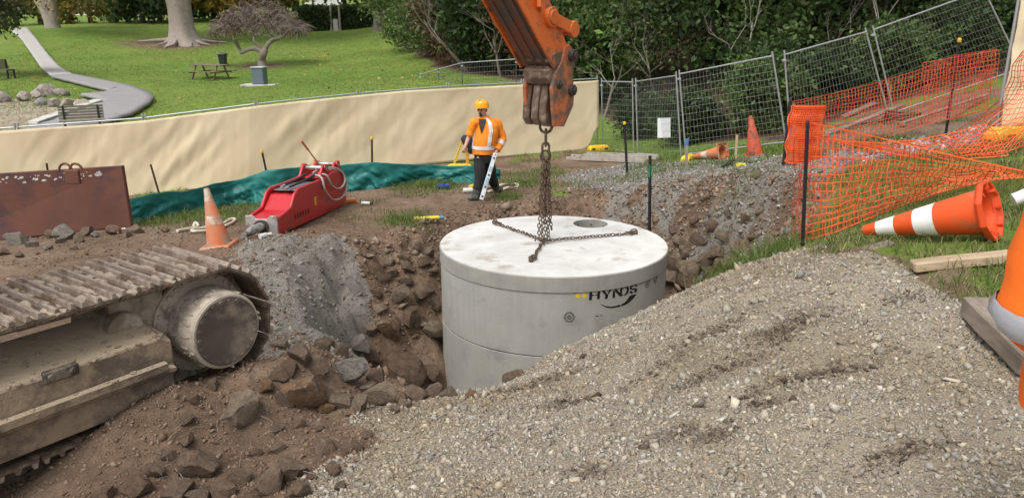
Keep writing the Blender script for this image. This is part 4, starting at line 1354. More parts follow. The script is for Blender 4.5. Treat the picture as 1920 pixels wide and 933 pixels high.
P2 = patch([(1490, 258), (1560, 262), (1660, 285), (1780, 306), (1880, 322)], [(1486, 440), (1540, 447), (1620, 418), (1720, 382), (1830, 350)], [pk[1] + .12, 6.5, 6.35, 6.3], None, 12, 40, 43., .10, vpow=.75)
net_thing([(P1, .0036), (P2, .0028)], 'bright orange barrier netting sagging from the black picket by the toppled cone', M_NET)
far_t = [(1482, 191), (1560, 176), (1640, 156), (1720, 132), (1790, 104), (1868, 92)]
far_b = [(1545, 272), (1600, 272), (1660, 256), (1700, 246), (1740, 232), (1850, 206)]
far_b[0] = (1486, 262)
P3 = patch(far_t, far_b, [gp(1470, 309)[1], 12.6, 12.3, 12.0, 11.6], [gp(1470, 309)[1], 12.6, 12.3, 12.0, 11.6], 17, 62, 23., .05)
P4 = patch([(1730, 118), (1800, 106), (1872, 94)], [(1735, 232), (1790, 222), (1872, 200)], [12.3, 11.9, 11.5], [12.3, 11.9, 11.5], 14, 20, 63., .08)
net_thing([(P3, .0045), (P4, .0038)], 'faded orange netting stretched uphill between two black pickets', M_NETD)
P5 = patch([(1918, 96), (1935, 92), (1960, 84), (2000, 70)], [(1765, 270), (1800, 296), (1870, 296), (1965, 262)], [8.6, 8.4, 8.2], None, 22, 26, 83., .10)
for i in range(22):
    P5[i, :, 0] += .22 * math.sin(PI * i / 21) ** 1.5
P6 = patch([(1560, 262), (1640, 268), (1720, 262), (1800, 246), (1850, 232)], [(1600, 276), (1660, 290), (1740, 300), (1810, 304), (1890, 296)], [9.6, 9.2, 8.9, 8.6], None, 9, 40, 103., .08)
net_thing([(P5, .0042), (P6, .004)], 'loose orange netting draped over the yellow fence foot beside the beige cloth', M_NET)
# rolled netting standing on end
rb = gp(1508, 306)
root = empty('netting_roll', (rb[0], rb[1], rb[2]), label='thick upright bundle of folded orange netting beside the black picket', cat='netting')
hh = dep(1510, 200, rb[1])[2] - rb[2]; ww = dep(1540, 250, rb[1])[0] - dep(1481, 250, rb[1])[0]
for k, (y_, s_) in enumerate(((0, 1.0), (.05, .97), (.10, 1.02))):
    mb = MB()
    nr, nc = 26, 16
    P = np.zeros((nr, nc, 3))
    for i in range(nr):
        for j in range(nc):
            u = j / (nc - 1) - .5
            P[i, j] = (u * ww * s_ + .02 * math.sin(i * .6), y_ + .10 * (u * u) * 2 + .012 * math.sin(i * .9 + k), hh * i / (nr - 1))
    net_strands(mb, P, .0075)
    o = mb.build('folded_layer', M_NET, root, fix=False)
mb = MB(); mb.loft([[Vector((u * ww * .47, y, z)) for u, y in ((-1, .03), (0, .02), (1, .03), (1, .12), (0, .14), (-1, .12))] for z in (.02, hh * .5, hh * .86)])
mb.build('inner_layers', M_NETD, root, bevel=.01)

# ------------------------------------------------------------------ rusty steel plate
M_RUST = mat('rusty_plate_steel', (.20, .075, .045), (.105, .048, .036), scale=1.4, rough=.7, bump=.15, bscale=30, metal=.25, dirt=(.085, .045, .05), dscale=1.2, damt=.45)
br = gp(246, 428); bl_ = gp(-90, 452)
Yr, Yl = br[1], br[1] - .8
c_br, c_tr = Vector(dep(246, 424, Yr)), Vector(dep(228, 311, Yr + .12))
c_bl, c_tl = Vector(dep(-120, 462, Yl)), Vector(dep(-120, 333, Yl + .12))
plate = empty('steel_plate', tuple(c_br), label='large rusty steel trench plate standing on edge behind the rubble', cat='steel plate')
th = Vector((.01, .07, .0))
mb = MB(); f_ = [c_bl, c_br, c_tr, c_tl]
mb.add([v - c_br for v in f_] + [v + th - c_br for v in f_], [(0, 1, 2, 3), (7, 6, 5, 4), (0, 4, 5, 1), (1, 5, 6, 2), (2, 6, 7, 3), (3, 7, 4, 0)])
mb.build('panel', M_RUST, plate, bevel=.006)
lg = Vector(dep(141, 330, (Yr + Yl) / 2 + .0)) - c_br
lg.y -= .06
mb = MB(); mb.box(lg, (.20, .06, .20)); mb.build('lifting_lug', M_RUST, plate, bevel=.01)
for dx in (-.09, .06):
    mb = MB(); mb.tube([lg + Vector((dx + .09 * math.cos(t), .0, .09 + .10 * math.sin(t))) for t in [PI * k / 10 for k in range(11)]], .018, 8); mb.build('lifting_loop', M_RUST, plate, smooth=50)
M_WPAINT = mat('flaking_white_paint', (.62, .60, .57), (.5, .47, .44), rough=.8)
mbp = []
for k in range(48):                      # flaked paint along the top edge
    t = random.uniform(.30, .93); q = c_tl.lerp(c_tr, t) - c_br
    dn = (c_bl - c_tl).normalized()
    s_ = random.uniform(.006, .032)
    p = q + dn * random.uniform(.05, .16)
    ex = (c_tr - c_tl).normalized(); nn = ex.cross(dn).normalized()
    if nn.y > 0: nn = -nn
    pts = [p + ex * (s_ * math.cos(a) * random.uniform(.5, 1.3)) + dn * (s_ * .7 * math.sin(a) * random.uniform(.5, 1.3)) + nn * .003 for a in [2 * PI * i / 9 for i in range(9)]]
    mbp.append(pts)
mb = MB()
for pts in mbp: mb.add(pts, [tuple(range(9))])
o = mb.build('paint_flakes', M_WPAINT, plate); o['kind'] = 'stuff'
# ------------------------------------------------------------------ traffic cones
M_CONE = mat('cone_orange_pvc', (.80, .10, .018), (.74, .085, .016), rough=.5, bump=.05, spec=.4, dirt=(.50, .13, .05), dscale=7, damt=.40)
M_CONEB = mat('cone_base_orange', (.70, .075, .014), (.62, .06, .012), rough=.5, bump=.05)
M_CONEF = mat('faded_cone_orange', (.66, .20, .075), (.50, .15, .06), scale=8, rough=.7, bump=.1, dirt=(.34, .24, .17), dscale=6, damt=.45)
M_CONER = mat('scuffed_cone_red', (.60, .095, .04), (.48, .075, .035), scale=6, rough=.65, bump=.1, dirt=(.12, .06, .045), dscale=5, damt=.45)
M_REFL = mat('white_reflective_band', (.80, .79, .77), (.70, .69, .67), rough=.45, bump=.04, dirt=(.55, .50, .43), dscale=9, damt=.3)
M_REFLW = mat('worn_white_band', (.70, .64, .55), (.45, .33, .25), scale=14, rough=.7, dirt=(.50, .22, .10), dscale=9, damt=.6)
def cone(loc, rot, H, r0, r1, base, bands, mc, mbnd, label, mb_=None, octo=True):
    root = empty('traffic_cone', tuple(loc), (0, 0, 0), label=label, cat='cone')
    root.rotation_euler = rot
    n = 32
    b = MB(); b.lathe([(r1, H), (r1 + .004, H - .005), (r0, .03), (r0 - .008, .03), (r1 - .008, H)], (0, 0, 0), n, closed=True)
    b.build('body', mc, root, smooth=40)
    for k, (z0, z1) in enumerate(bands):
        f = lambda z: r0 + (r1 - r0) * (z - .03) / (H - .03) + .0035
        b = MB(); b.lathe([(f(z0), z0), (f(z1), z1), (f(z1) - .003, z1), (f(z0) - .003, z0)], (0, 0, 0), n, closed=True)
        b.build('reflective_band', mbnd, root, smooth=40)
    b = MB()
    m_ = 8
    pts = [(base / 2 * 1.06 * math.cos(R(22.5 + 45 * i)), base / 2 * 1.06 * math.sin(R(22.5 + 45 * i))) for i in range(m_)] if octo else [(-base / 2, -base / 2), (base / 2, -base / 2), (base / 2, base / 2), (-base / 2, base / 2)]
    # skirt with a hollow underside
    rings = []
    for k, z in ((1.0, 0), (1.0, .03), (.93, .045), (r0 / (base / 2) * 1.02, .05), (r0 / (base / 2) * .9, .035), (.9, .02), (.92, 0)):
        if k < .75:
            rings.append([Vector((p[0] * k, p[1] * k, z)) for p in pts])
        else:
            rings.append([Vector((p[0] * k, p[1] * k, z)) for p in pts])
    b.loft(rings + [rings[0]], caps=False)
    bo = b.build('base', mb_ or mc, root, bevel=.004)
    for i in range(8):                   # stiffening ribs under the skirt
        t = R(45 * i)
        mb = MB(); mb.bar((math.cos(t) * r0 * .95, math.sin(t) * r0 * .95, .012), (math.cos(t) * base * .45, math.sin(t) * base * .45, .012), .014, .03); mb.build('rib', mb_ or mc, bo)
    return root
# big clean cone lying on the grass: tip to the left, underside of the base towards us
tip = Vector(dep(1620, 432, 5.05)); bc = Vector(dep(1862, 394, 4.52))
_ax = (tip - bc).normalized()
Lc = (tip - bc).length
big = cone(bc, (0, 0, 0), Lc, .145, .03, .36, [(Lc * .42 - .02, Lc * .56), (Lc * .72, Lc * .88)], M_CONE, M_REFL, 'large bright orange cone with two white bands lying toppled on the grass', M_CONEB)
big.rotation_euler = _ax.to_track_quat('Z', 'Y').to_euler()
# old cone by the track
g = gp(412, 462); hC = dep(388, 354, g[1])[2] - g[2]
tp = Vector(dep(387, 354, g[1])); bs = Vector(g)
c1 = cone(bs, (0, 0, 0), (tp - bs).length, .15, .028, .38, [(.30, .42), (.60, .76)], M_CONEF, M_REFLW, 'faded old orange cone standing behind the excavator track', None, octo=False)
c1.rotation_euler = (tp - bs).normalized().to_track_quat('Z', 'Y').to_euler()
# standing scuffed cone by the fence, and its toppled neighbour
bs = Vector(gp(1416, 291)); tp = Vector(dep(1407, 217, bs.y))
c2 = cone(bs, (0, 0, 0), (tp - bs).length, .19, .035, .42, [], M_CONER, M_REFLW, 'scuffed red orange cone standing against the mesh fence', None, octo=False)
c2.rotation_euler = (tp - bs).normalized().to_track_quat('Z', 'Y').to_euler()
bs = Vector(gp(1356, 298)) + Vector((0, 0, .17)); tp = Vector(gp(1292, 299)) + Vector((0, 0, .05))
c3 = cone(bs, (0, 0, 0), (tp - bs).length, .16, .03, .42, [(.42, .58)], M_CONEF, M_REFLW, 'dirty old cone lying toppled by the mesh fence', None, octo=False)
c3.rotation_euler = (tp - bs).normalized().to_track_quat('Z', 'Y').to_euler()

# ------------------------------------------------------------------ hydraulic breaker
M_RED = mat('breaker_red_paint', (.50, .016, .022), (.42, .012, .018), rough=.35, bump=.02, spec=.5, dirt=(.26, .05, .04), dscale=3, damt=.3)
M_SILV = mat('bare_worn_steel', (.52, .50, .48), (.38, .36, .34), scale=7, rough=.45, metal=.6, bump=.1, dirt=(.16, .12, .10), dscale=5, damt=.4)
M_HOSEB = mat('black_hose', (.02, .02, .022), rough=.5, bump=.0)
M_HOSEG = mat('grey_sleeved_hose', (.40, .385, .34), (.28, .265, .23), scale=30, rough=.7)
g0 = Vector(gp(493, 440)); g1 = Vector(gp(640, 378))
ax = Vector((g1.x - g0.x, g1.y - g0.y, 0)).normalized()
L_ = 2.05
brk = empty('hydraulic_breaker', tuple(g0), label='red hydraulic rock breaker attachment lying on the soil', cat='breaker')
brk.rotation_euler = (0, -math.atan2(g1.z - g0.z + .03, (g1 - g0).length) * 1.0, math.atan2(ax.y, ax.x))
k_ = (g1 - g0).length / L_ * .97
brk.scale = (.90, .88, .76)
side = [(0, .0), (0, .34), (.16, .38), (.34, .44), (.46, .68), (.56, .76), (1.40, .80), (1.62, .86), (1.74, .86), (1.95, .78), (2.05, .60), (2.05, .10), (1.80, .0)]
side = [(x * k_, z * .98) for x, z in side]
BW = .50
for s_, nm in ((-1, 'side_plate'), (1, 'side_plate')):
    mb = MB(); mb.prism(side, (0, .05, 0), (0, s_ * BW / 2 - .025, 0)); mb.build(nm, M_RED, brk, bevel=.012)
low = [(x, z - .06) for x, z in side]
mb = MB(); mb.prism([(.03 * k_, .02), (.03 * k_, .30), (.34 * k_, .36), (.52 * k_, .62), (1.45 * k_, .68), (2.0 * k_, .55), (2.0 * k_, .05)], (0, BW - .05, 0), (0, -BW / 2 + .025, 0)); mb.build('housing', M_RED, brk, bevel=.01)
mb = MB(); mb.box((1.0 * k_, 0, .685), (.80 * k_, BW - .09, .02)); mb.build('top_cover', mat('grey_cover_steel', (.22, .23, .25), rough=.5, metal=.4), brk, bevel=.004)
# worn end plate with notched top, chisel and bushing
mb = MB(); mb.prism([(-.27, -.02), (.27, -.02), (.27, .36), (.15, .37), (.09, .30), (-.09, .30), (-.15, .37), (-.27, .36)], (.04, 0, 0), (-.03, 0, 0), (0, 1, 0), (0, 0, 1)); mb.build('front_plate', M_SILV, brk, bevel=.008)
mb = MB(); mb.lathe([(.085, 0), (.12, 0), (.12, .03), (.085, .03)], (-.062, 0, .17), 24, rot=Matrix(((0, 0, 1), (0, 1, 0), (-1, 0, 0))), closed=True); mb.build('bushing', M_DARKST, brk)
mb = MB(); mb.cyl((0, 0, .17), (-.34, .01, .155), .078, n=18); mb.cyl((-.34, .01, .155), (-.62, .02, .12), .078, .045, n=18); mb.build('chisel', M_SILV, brk, smooth=40)
# mounting bracket: two eared plates with pins
for s_ in (-1, 1):
    mb = MB()
    mb.prism([(1.28 * k_, .78), (1.34 * k_, .90), (1.40 * k_, 1.02), (1.47 * k_, 1.05), (1.54 * k_, 1.01), (1.58 * k_, .88), (1.72 * k_, .88), (1.80 * k_, 1.0), (1.88 * k_, 1.04), (1.96 * k_, .98), (2.04 * k_, .80), (2.0 * k_, .66), (1.3 * k_, .70)], (0, .05, 0), (0, s_ * .19 - .025, 0)); mb.build('bracket_ear', M_RED, brk, bevel=.01)
for x_ in (1.47, 1.88):
    mb = MB(); mb.cyl((x_ * k_, -.24, .96), (x_ * k_, .24, .96), .05, n=18); mb.build('bracket_pin', M_SILV, brk, smooth=40)
    for s_ in (-1, 1):
        mb = MB(); mb.lathe([(.05, -.012), (.085, -.012), (.085, .012), (.05, .012)], (x_ * k_, s_ * .225, .96), 18, rot=RX, closed=True); mb.build('pin_boss', M_RED, brk, smooth=40)
mb = MB(); mb.box((1.62 * k_, 0, .79), (.74 * k_, .46, .04)); mb.build('bracket_plate', M_RED, brk, bevel=.01)
def arc(pts, n=40):                      # smooth curve through points
    pts = [Vector(p) for p in pts]
    out = []
    for i in range(len(pts) - 1):
        p0, p1, p2, p3 = pts[max(i - 1, 0)], pts[i], pts[i + 1], pts[min(i + 2, len(pts) - 1)]
        for s in range(8):
            t = s / 8
            out.append(.5 * ((2 * p1) + (-p0 + p2) * t + (2 * p0 - 5 * p1 + 4 * p2 - p3) * t * t + (-p0 + 3 * p1 - 3 * p2 + p3) * t ** 3))
    return out + [pts[-1]]
f_ = -BW / 2 - .05
mb = MB(); mb.tube(arc([(1.30 * k_, -.12, .84), (1.20 * k_, f_, .80), (1.22 * k_, f_ - .05, .52), (1.45 * k_, f_ - .06, .27), (1.78 * k_, f_ - .06, .25), (1.98 * k_, f_ - .04, .45), (1.96 * k_, f_, .70), (1.80 * k_, f_ + .06, .88), (1.55 * k_, -.1, .93), (1.38 * k_, -.02, .86)]), .022, 8); mb.build('hose', M_HOSEG, brk, smooth=60)
mb = MB(); mb.tube(arc([(1.36 * k_, -.14, .85), (1.36 * k_, f_, .82), (1.45 * k_, f_ - .04, .58), (1.62 * k_, f_ - .05, .47), (1.80 * k_, f_ - .05, .48), (1.93 * k_, f_ - .03, .62), (1.86 * k_, f_ + .03, .82), (1.62 * k_, -.16, .90)]), .02, 8); mb.build('hose', M_HOSEG, brk, smooth=60)
for y_, x1 in ((-.10, .56), (.08, .72)):
    mb = MB(); mb.tube(arc([(1.36 * k_, y_, .86), (1.1 * k_, y_ + .01, .80), (x1 * k_, y_ + .02, .75)]), .024, 8); h_ = mb.build('hose', M_HOSEB, brk, smooth=60)
    mb = MB(); mb.cyl((x1 * k_ + .02, y_ + .02, .75), (x1 * k_ - .10, y_ + .02, .74), .027, n=10); mb.build('hose_fitting', M_SILV, h_, smooth=40)
# decals on the camera side: yellow badge, grey badge, rows of dark block lettering too worn to read
fy = -BW / 2 - .0275
mb = MB(); mb.box((1.02 * k_, fy, .36), (.10, .005, .17)); o = mb.build('yellow_decal', M_YPLAST, brk)
mb = MB()
for k in range(3): mb.box((1.02 * k_ + .02, fy - .0035, .31 + k * .05), (.045, .003, .018))
mb.build('decal_print', M_BLACK, o)
mb = MB(); mb.box((1.28 * k_, fy, .32), (.06, .005, .10)); mb.build('grey_decal', mat('grey_decal', (.25, .22, .24), rough=.5), brk)
mb = MB(); mb.prism([(1.26 * k_ + .07 * math.cos(t), .60 + .05 * math.sin(t)) for t in [2 * PI * i / 14 for i in range(14)]], (0, .008, 0), (0, fy - .004, 0)); mb.build('inspection_hole', M_BLACK, brk)
for k in range(6):
    x_ = (.40 + k * .075) * k_
    mb = MB(); mb.prism([(x_, .17), (x_ + .05, .17), (x_ + .058, .27), (x_ + .008, .27)], (0, .006, 0), (0, fy - .004, 0))
    mb.prism([(x_ + .012, .20), (x_ + .035, .20), (x_ + .038, .225), (x_ + .015, .225)], (0, .006, 0), (0, fy - .006, 0)) if k % 2 else None
    mb.build('worn_lettering', mat('worn_decal_black', (.05, .015, .018), (.12, .02, .022), scale=25, rough=.6), brk)

# ------------------------------------------------------------------ broom leaning on the breaker
h0, h1 = Vector(dep(565, 264, 12.5)), Vector(dep(650, 377, 13.5))
bro = empty('broom', tuple(h1), label='long handled broom with orange bristles leaning over the breaker', cat='broom')
v = h0 - h1
mb = MB(); mb.cyl(v * .0, v * .34, .014, n=8); mb.build('blue_handle_end', mat('blue_handle', (.09, .24, .55), rough=.5), bro, smooth=50)
mb = MB(); mb.cyl(v * .34, v * .86, .013, n=8); mb.build('handle', M_WOODST, bro, smooth=50)
mb = MB(); mb.cyl(v * .86, v, .018, n=8); mb.build('orange_grip', mat('orange_grip', (.62, .20, .09), rough=.6), bro, smooth=50)
e = Vector((.9, .35, .12)).normalized()
dn = (-v).normalized()
mb = MB(); mb.bar(-e * .17, e * .17, .07, .05); mb.build('head', mat('orange_broom_head', (.70, .22, .06), rough=.6), bro, bevel=.006)
mb = MB()
for i in range(34):
    for j in range(3):
        a = e * (-.165 + .33 * i / 33) + Vector((0, (j - 1) * .022, -.02))
        mb.cyl(a, a + dn * .12 + e * random.uniform(-.02, .03) + Vector((random.uniform(.0, .05), random.uniform(-.02, .01), -.03)), .006, .003, n=3, caps=False)
o = mb.build('bristles', mat('orange_bristle', (.68, .24, .07), (.5, .16, .05), scale=30, rough=.7), bro, fix=False); o['kind'] = 'stuff'

# ------------------------------------------------------------------ yellow stand with a jacket hung on it
g = Vector(gp(862, 316)); 
st_ = empty('folding_stand', tuple(g), label='yellow plastic folding stand behind the green cloth', cat='stand')
tz = dep(880, 262, g.y)[2] - g.z
def lpt(px_, py_, dy=0): return Vector(dep(px_, py_, g.y + dy)) - g
mb = MB(); mb.prism([(-.32, 0), (.30, 0), (.30, .09), (.20, .12), (-.22, .12), (-.32, .08)], (0, .16, 0), (0, -.08, .0)); mb.build('base', M_YPLAST, st_, bevel=.02)
mb = MB(); mb.bar(lpt(850, 312), lpt(868, 262), .06, .025, up=(0, 1, 0)); fl = mb.build('leg', M_YPLAST, st_, bevel=.004)
for k in range(8):
    q_ = lpt(850, 312).lerp(lpt(868, 262), .15 + k * .1); mb = MB(); mb.box(q_ + Vector((0, -.016, 0)), (.022, .006, .014)); mb.build('rung_mark', M_BLACK, fl)
mb = MB(); mb.bar(lpt(876, 312, .1), lpt(877, 262, .1), .085, .03, up=(0, 1, 0)); mb.build('leg', mat('amber_plastic', (.72, .34, .02), rough=.5), st_, bevel=.004)
jk = MB()
M_JACK = mat('dark_jacket_cloth', (.018, .021, .028), (.03, .033, .04), rough=.9, bump=.3, bscale=25)
rings = []
jc = lpt(878, 262, .05)
for k, (z, rx, ry, ox) in enumerate(((.12, .03, .03, -.02), (.10, .15, .10, 0), (.04, .19, .13, -.01), (-.05, .17, .12, .0), (-.14, .13, .10, .05), (-.26, .10, .08, .08), (-.36, .06, .05, .10))):
    rings.append([jc + Vector((ox + rx * math.cos(t) * (1 + .18 * math.sin(3 * t + k)), ry * math.sin(t), z + .02 * math.sin(2 * t + k))) for t in [2 * PI * i / 16 for i in range(16)]])
jk.loft(rings)
jo = jk.build('jacket', M_JACK, smooth=70, loc=tuple(g))
tag(jo, 'dark jacket hung over the yellow folding stand', 'jacket')

# ------------------------------------------------------------------ ladder on the ground by the fence
g = Vector(gp(1120, 303)); lad = empty('ladder', tuple(g), label='dusty aluminium extension ladder lying on the ground by the fence', cat='ladder')
a0, a1 = Vector(gp(1062, 300)) - g, Vector(gp(1212, 306)) - g
wv = Vector((.16, .42, 0))
M_ALU = mat('dusty_aluminium', (.48, .45, .40), (.36, .33, .29), rough=.6, metal=.3, dirt=(.33, .27, .2), dscale=4, damt=.4)
for k, (s0, s1, dz, dy) in enumerate(((0, 1.0, .05, 0), (0.0, .95, .05, 1.0), (.22, 1.1, .13, .15), (.22, 1.1, .13, .85))):
    mb = MB(); mb.bar(a0.lerp(a1, s0) + wv * dy + Vector((0, 0, dz)), a0.lerp(a1, s1) + wv * dy + Vector((0, 0, dz)), .035, .085); mb.build('side_rail', M_ALU, lad, bevel=.004)
for k in range(11):
    p = a0.lerp(a1, .04 + k * .09) + Vector((0, 0, .06)); mb = MB(); mb.cyl(p, p + wv, .016, n=8); mb.build('rung', M_ALU, lad, smooth=50)
# ------------------------------------------------------------------ timbers
def timber(p0, p1, w, h, m, label, cat='timber', name='timber', lift=0.0):
    p0, p1 = Vector(p0), Vector(p1)
    root = p0.copy()
    mb = MB()
    a, b, d = frame_from(p1 - p0)
    rings = []
    for t in (0, .02, .3, .6, .98, 1):
        c = (p1 - p0) * t
        k = .94 if t in (0, 1) else 1.0
        j = random.uniform(-.006, .006)
        rings.append([c + a * (x * w / 2 * k + j) + b * (y * h / 2 * k) for x, y in ((-1, -1), (1, -1), (1, 1), (-1, 1))])
    mb.loft(rings)
    o = mb.build(name, m, loc=root, bevel=.006)
    return tag(o, label, cat)
def wood_mat(name, c, c2, axis_scale=(1.2, 14, 14)):
    m, nt, n, l, b = nodes_of(name)
    tc = n.new('ShaderNodeTexCoord'); mp = n.new('ShaderNodeMapping'); mp.inputs['Scale'].default_value = axis_scale
    l.new(tc.outputs['Object'], mp.inputs['Vector'])
    t1 = tex(n, l, 'ShaderNodeTexNoise', 3., mp.outputs[0], Detail=8., Roughness=.7)
    r1 = ramp(n, [(.3, c2), (.65, c)]); l.new(t1.outputs['Fac'], r1.inputs['Fac'])
    t2 = tex(n, l, 'ShaderNodeTexNoise', 2.5, tc.outputs['Object'], Detail=4.)
    r2 = ramp(n, [(.35, (.65, .63, .6)), (.65, (1.05, 1.05, 1.05))]); l.new(t2.outputs['Fac'], r2.inputs['Fac'])
    l.new(rgbmix(n, l, 1., r1.outputs['Color'], r2.outputs['Color'], 'MULTIPLY'), b.inputs['Base Color'])
    b.inputs['Roughness'].default_value = .9
    bp = n.new('ShaderNodeBump'); bp.inputs['Strength'].default_value = .5; bp.inputs['Distance'].default_value = .01
    l.new(t1.outputs['Fac'], bp.inputs['Height']); l.new(bp.outputs[0], b.inputs['Normal'])
    return m
M_PLANK = wood_mat('cut_plank_wood', (.50, .39, .26), (.36, .26, .165))
M_BEAM = wood_mat('rough_beam_wood', (.30, .25, .20), (.17, .135, .105), (9, 2, 9))
q0, q1 = Vector(gp(1708, 509)), Vector(gp(1935, 492))
timber(q0 + Vector((0, 0, .035)), q1 + Vector((0, 0, .05)), .10, .055, M_PLANK, 'pale split plank lying on the grass beside the gravel', 'plank', 'plank')
q0, q1 = Vector(gp(1612, 479)), Vector(gp(1672, 466))
timber(q0 + Vector((0, 0, .02)), q1 + Vector((0, 0, .035)), .085, .035, M_BEAM, 'short weathered board half buried in grass by the cone tip', 'board', 'board')
q0, q1 = Vector(gp(1820, 605)), Vector(gp(1925, 705))
d_ = (q1 - q0).normalized()
zb = [gz(q0.x, q0.y) + .06, gz(q1.x, q1.y) + .055]
timber(Vector((q0.x, q0.y, zb[0])), Vector((q1.x + d_.x * .05, q1.y + d_.y * .05, zb[1])), .125, .10, M_BEAM, 'thick rough sawn timber lying on gravel beside the hi-vis person')
q0, q1 = Vector(gp(1354, 317)), Vector(gp(1375, 305))
timber(q0 + Vector((0, 0, .05)), q1 + Vector((0, 0, .05)), .06, .03, M_BLKST, 'short black bar lying on grey stones near the fence', 'bar', 'steel_bar')
# white tube behind the big cone
q = Vector(dep(1900, 375, 5.25))
mb = MB(); mb.cyl(q, q + Vector((.25, -.05, .14)), .045, n=16); o = mb.build('white_pipe', mat('white_plastic', (.78, .77, .74), rough=.4, bump=.02), smooth=40); tag(o, 'short white plastic pipe lying behind the toppled orange cone', 'pipe')

# ------------------------------------------------------------------ small litter
def blob(px_, py_, size, m, name, label, cat, rz=0.0, sq=(1, 1, 1), kind='can'):
    g = Vector(gp(px_, py_)); g.z = gz(g.x, g.y)
    r = empty(name, tuple(g), (0, 0, rz), label=label, cat=cat)
    return r
def can(px_, py_, L, r, m1, m2, label, name, cat, rz):
    root = blob(px_, py_, L, m1, name, label, cat, rz)
    mb = MB(); mb.lathe([(.0005, -L / 2), (r, -L / 2), (r, L / 2 - r * .6), (r * .55, L / 2), (.0005, L / 2)], (0, 0, r), 16, rot=Matrix(((0, 0, 1), (0, 1, 0), (-1, 0, 0)))); mb.build('body', m1, root, smooth=40)
    mb = MB(); mb.lathe([(.0005, L / 2), (r * .7, L / 2), (r * .7, L / 2 + r * 1.6), (.0005, L / 2 + r * 1.6)], (0, 0, r), 14, rot=Matrix(((0, 0, 1), (0, 1, 0), (-1, 0, 0)))); mb.build('cap', m2, root, smooth=40)
    return root
M_BLUE = mat('blue_plastic', (.02, .06, .42), rough=.4, bump=.02)
M_WHITE = mat('white_plastic', (.78, .77, .74), rough=.4, bump=.02)
M_YLITE = mat('light_yellow_plastic', (.80, .66, .08), rough=.5, bump=.02)
M_CYAN = mat('cyan_plastic', (.05, .32, .55), rough=.4, bump=.02)
can(828, 354, .14, .055, M_BLUE, M_BLUE, 'small dark blue container on the soil left of the worker', 'blue_container', 'container', .3)
can(878, 362, .20, .05, M_WHITE, M_BLUE, 'white and blue bottle lying at the feet of the worker', 'bottle', 'bottle', .2)
can(886, 354, .16, .05, M_YLITE, M_YLITE, 'yellow bottle lying at the feet of the worker', 'bottle', 'bottle', 1.0)
can(800, 411, .42, .035, M_YLITE, M_CYAN, 'long yellow spray can with blue cap on the pit edge', 'spray_can', 'spray can', .25)
can(686, 384, .16, .03, M_WHITE, M_BLACK, 'black and white marker can beside the broom head', 'marker_can', 'can', -.2)
can(1386, 318, .10, .05, M_YLITE, M_YLITE, 'small yellow cap lying in the grass near the fence', 'yellow_cap', 'cap', .4)
can(222, 435, .10, .03, mat('red_plastic', (.6, .05, .06), rough=.5), M_WHITE, 'crushed red and white can on rubble below the plate', 'drink_can', 'can', .6)
can(495, 447, .12, .035, M_WHITE, M_WHITE, 'crumpled white wrapper beside the breaker chisel', 'wrapper', 'wrapper', .9)
# lifting straps: flat loops
def strap(pts, w, m, label, name='lifting_strap', cat='strap'):
    W = [Vector(gp(*p)) for p in pts]
    for p in W: p.z = gz(p.x, p.y) + .025
    c = arc(W)
    mb = MB(); o = c[0].copy()
    rings = []
    for i, p in enumerate(c):
        d = (c[min(i + 1, len(c) - 1)] - c[max(i - 1, 0)]); d.z = 0
        if d.length < 1e-5: d = Vector((1, 0, 0))
        d.normalize(); a = Vector((-d.y, d.x, 0))
        q_ = p - o + Vector((0, 0, .02 * math.sin(i * .5)))
        rings.append([q_ - a * w / 2, q_ + a * w / 2, q_ + a * w / 2 + Vector((0, 0, .012)), q_ - a * w / 2 + Vector((0, 0, .012))])
    mb.loft(rings); ob = mb.build(name, m, loc=o)
    return tag(ob, label, cat)
M_STRAP = mat('cream_webbing', (.55, .47, .36), (.42, .35, .26), rough=.9, bump=.2)
strap([(905, 356), (925, 352), (945, 349), (962, 346), (970, 350), (955, 354), (935, 358), (915, 362)], .07, M_STRAP, 'cream lifting strap dropped behind the boots of the worker')
M_FRAME = mat('cream_steel', (.62, .57, .44), (.5, .45, .33), rough=.6)
def yoke(pts, label):
    W = [Vector(gp(*p)) for p in pts]
    for p in W: p.z = gz(p.x, p.y) + .03
    o = W[0].copy()
    mb = MB(); mb.tube([p - o for p in arc(W)], .024, 8); ob = mb.build('steel_hanger', M_FRAME, loc=o, smooth=50); return tag(ob, label, 'hanger')
yoke([(333, 437), (368, 428), (371, 424), (366, 421), (363, 427)], 'short cream steel hook lying behind the track')
yoke([(392, 436), (363, 438), (362, 434), (372, 430), (390, 428), (405, 431), (418, 430), (436, 421), (441, 417), (432, 418), (415, 426)], 'long cream steel hanger lying beside the old cone')

# ------------------------------------------------------------------ debris under the far netting
for k, (a_, b_, w_, lb) in enumerate((((1545, 262), (1690, 205), .14, 'long weathered board on the spoil behind the far netting'), ((1560, 240), (1660, 228), .16, 'short grey board on the spoil behind the far netting'),
                                      ((1690, 240), (1850, 186), .10, 'long pale pole lying uphill behind the far netting'), ((1580, 225), (1640, 200), .18, 'broad brown board tilted on the spoil behind the netting'))):
    p0, p1 = Vector(gpd(*a_)), Vector(gpd(*b_))
    timber(p0 + Vector((0, 0, .08)), p1 + Vector((0, 0, .10)), w_, .05, M_BEAM, lb, 'board', 'board')
_q = Vector(gpd(1690, 228))
mb = MB()
for k in range(4):
    mb.tube([Vector((.34 * math.cos(t) * (1 + .03 * k), .34 * math.sin(t), .06 + .045 * k + .02 * math.sin(2 * t + k))) for t in [2 * PI * i / 26 for i in range(26)]], .028, 7, closed=True)
o = mb.build('hose_coil', mat('brown_hose', (.10, .06, .045), (.07, .045, .035), rough=.8), loc=_q, smooth=60); tag(o, 'coil of dark brown hose on the spoil behind the far netting', 'hose coil')
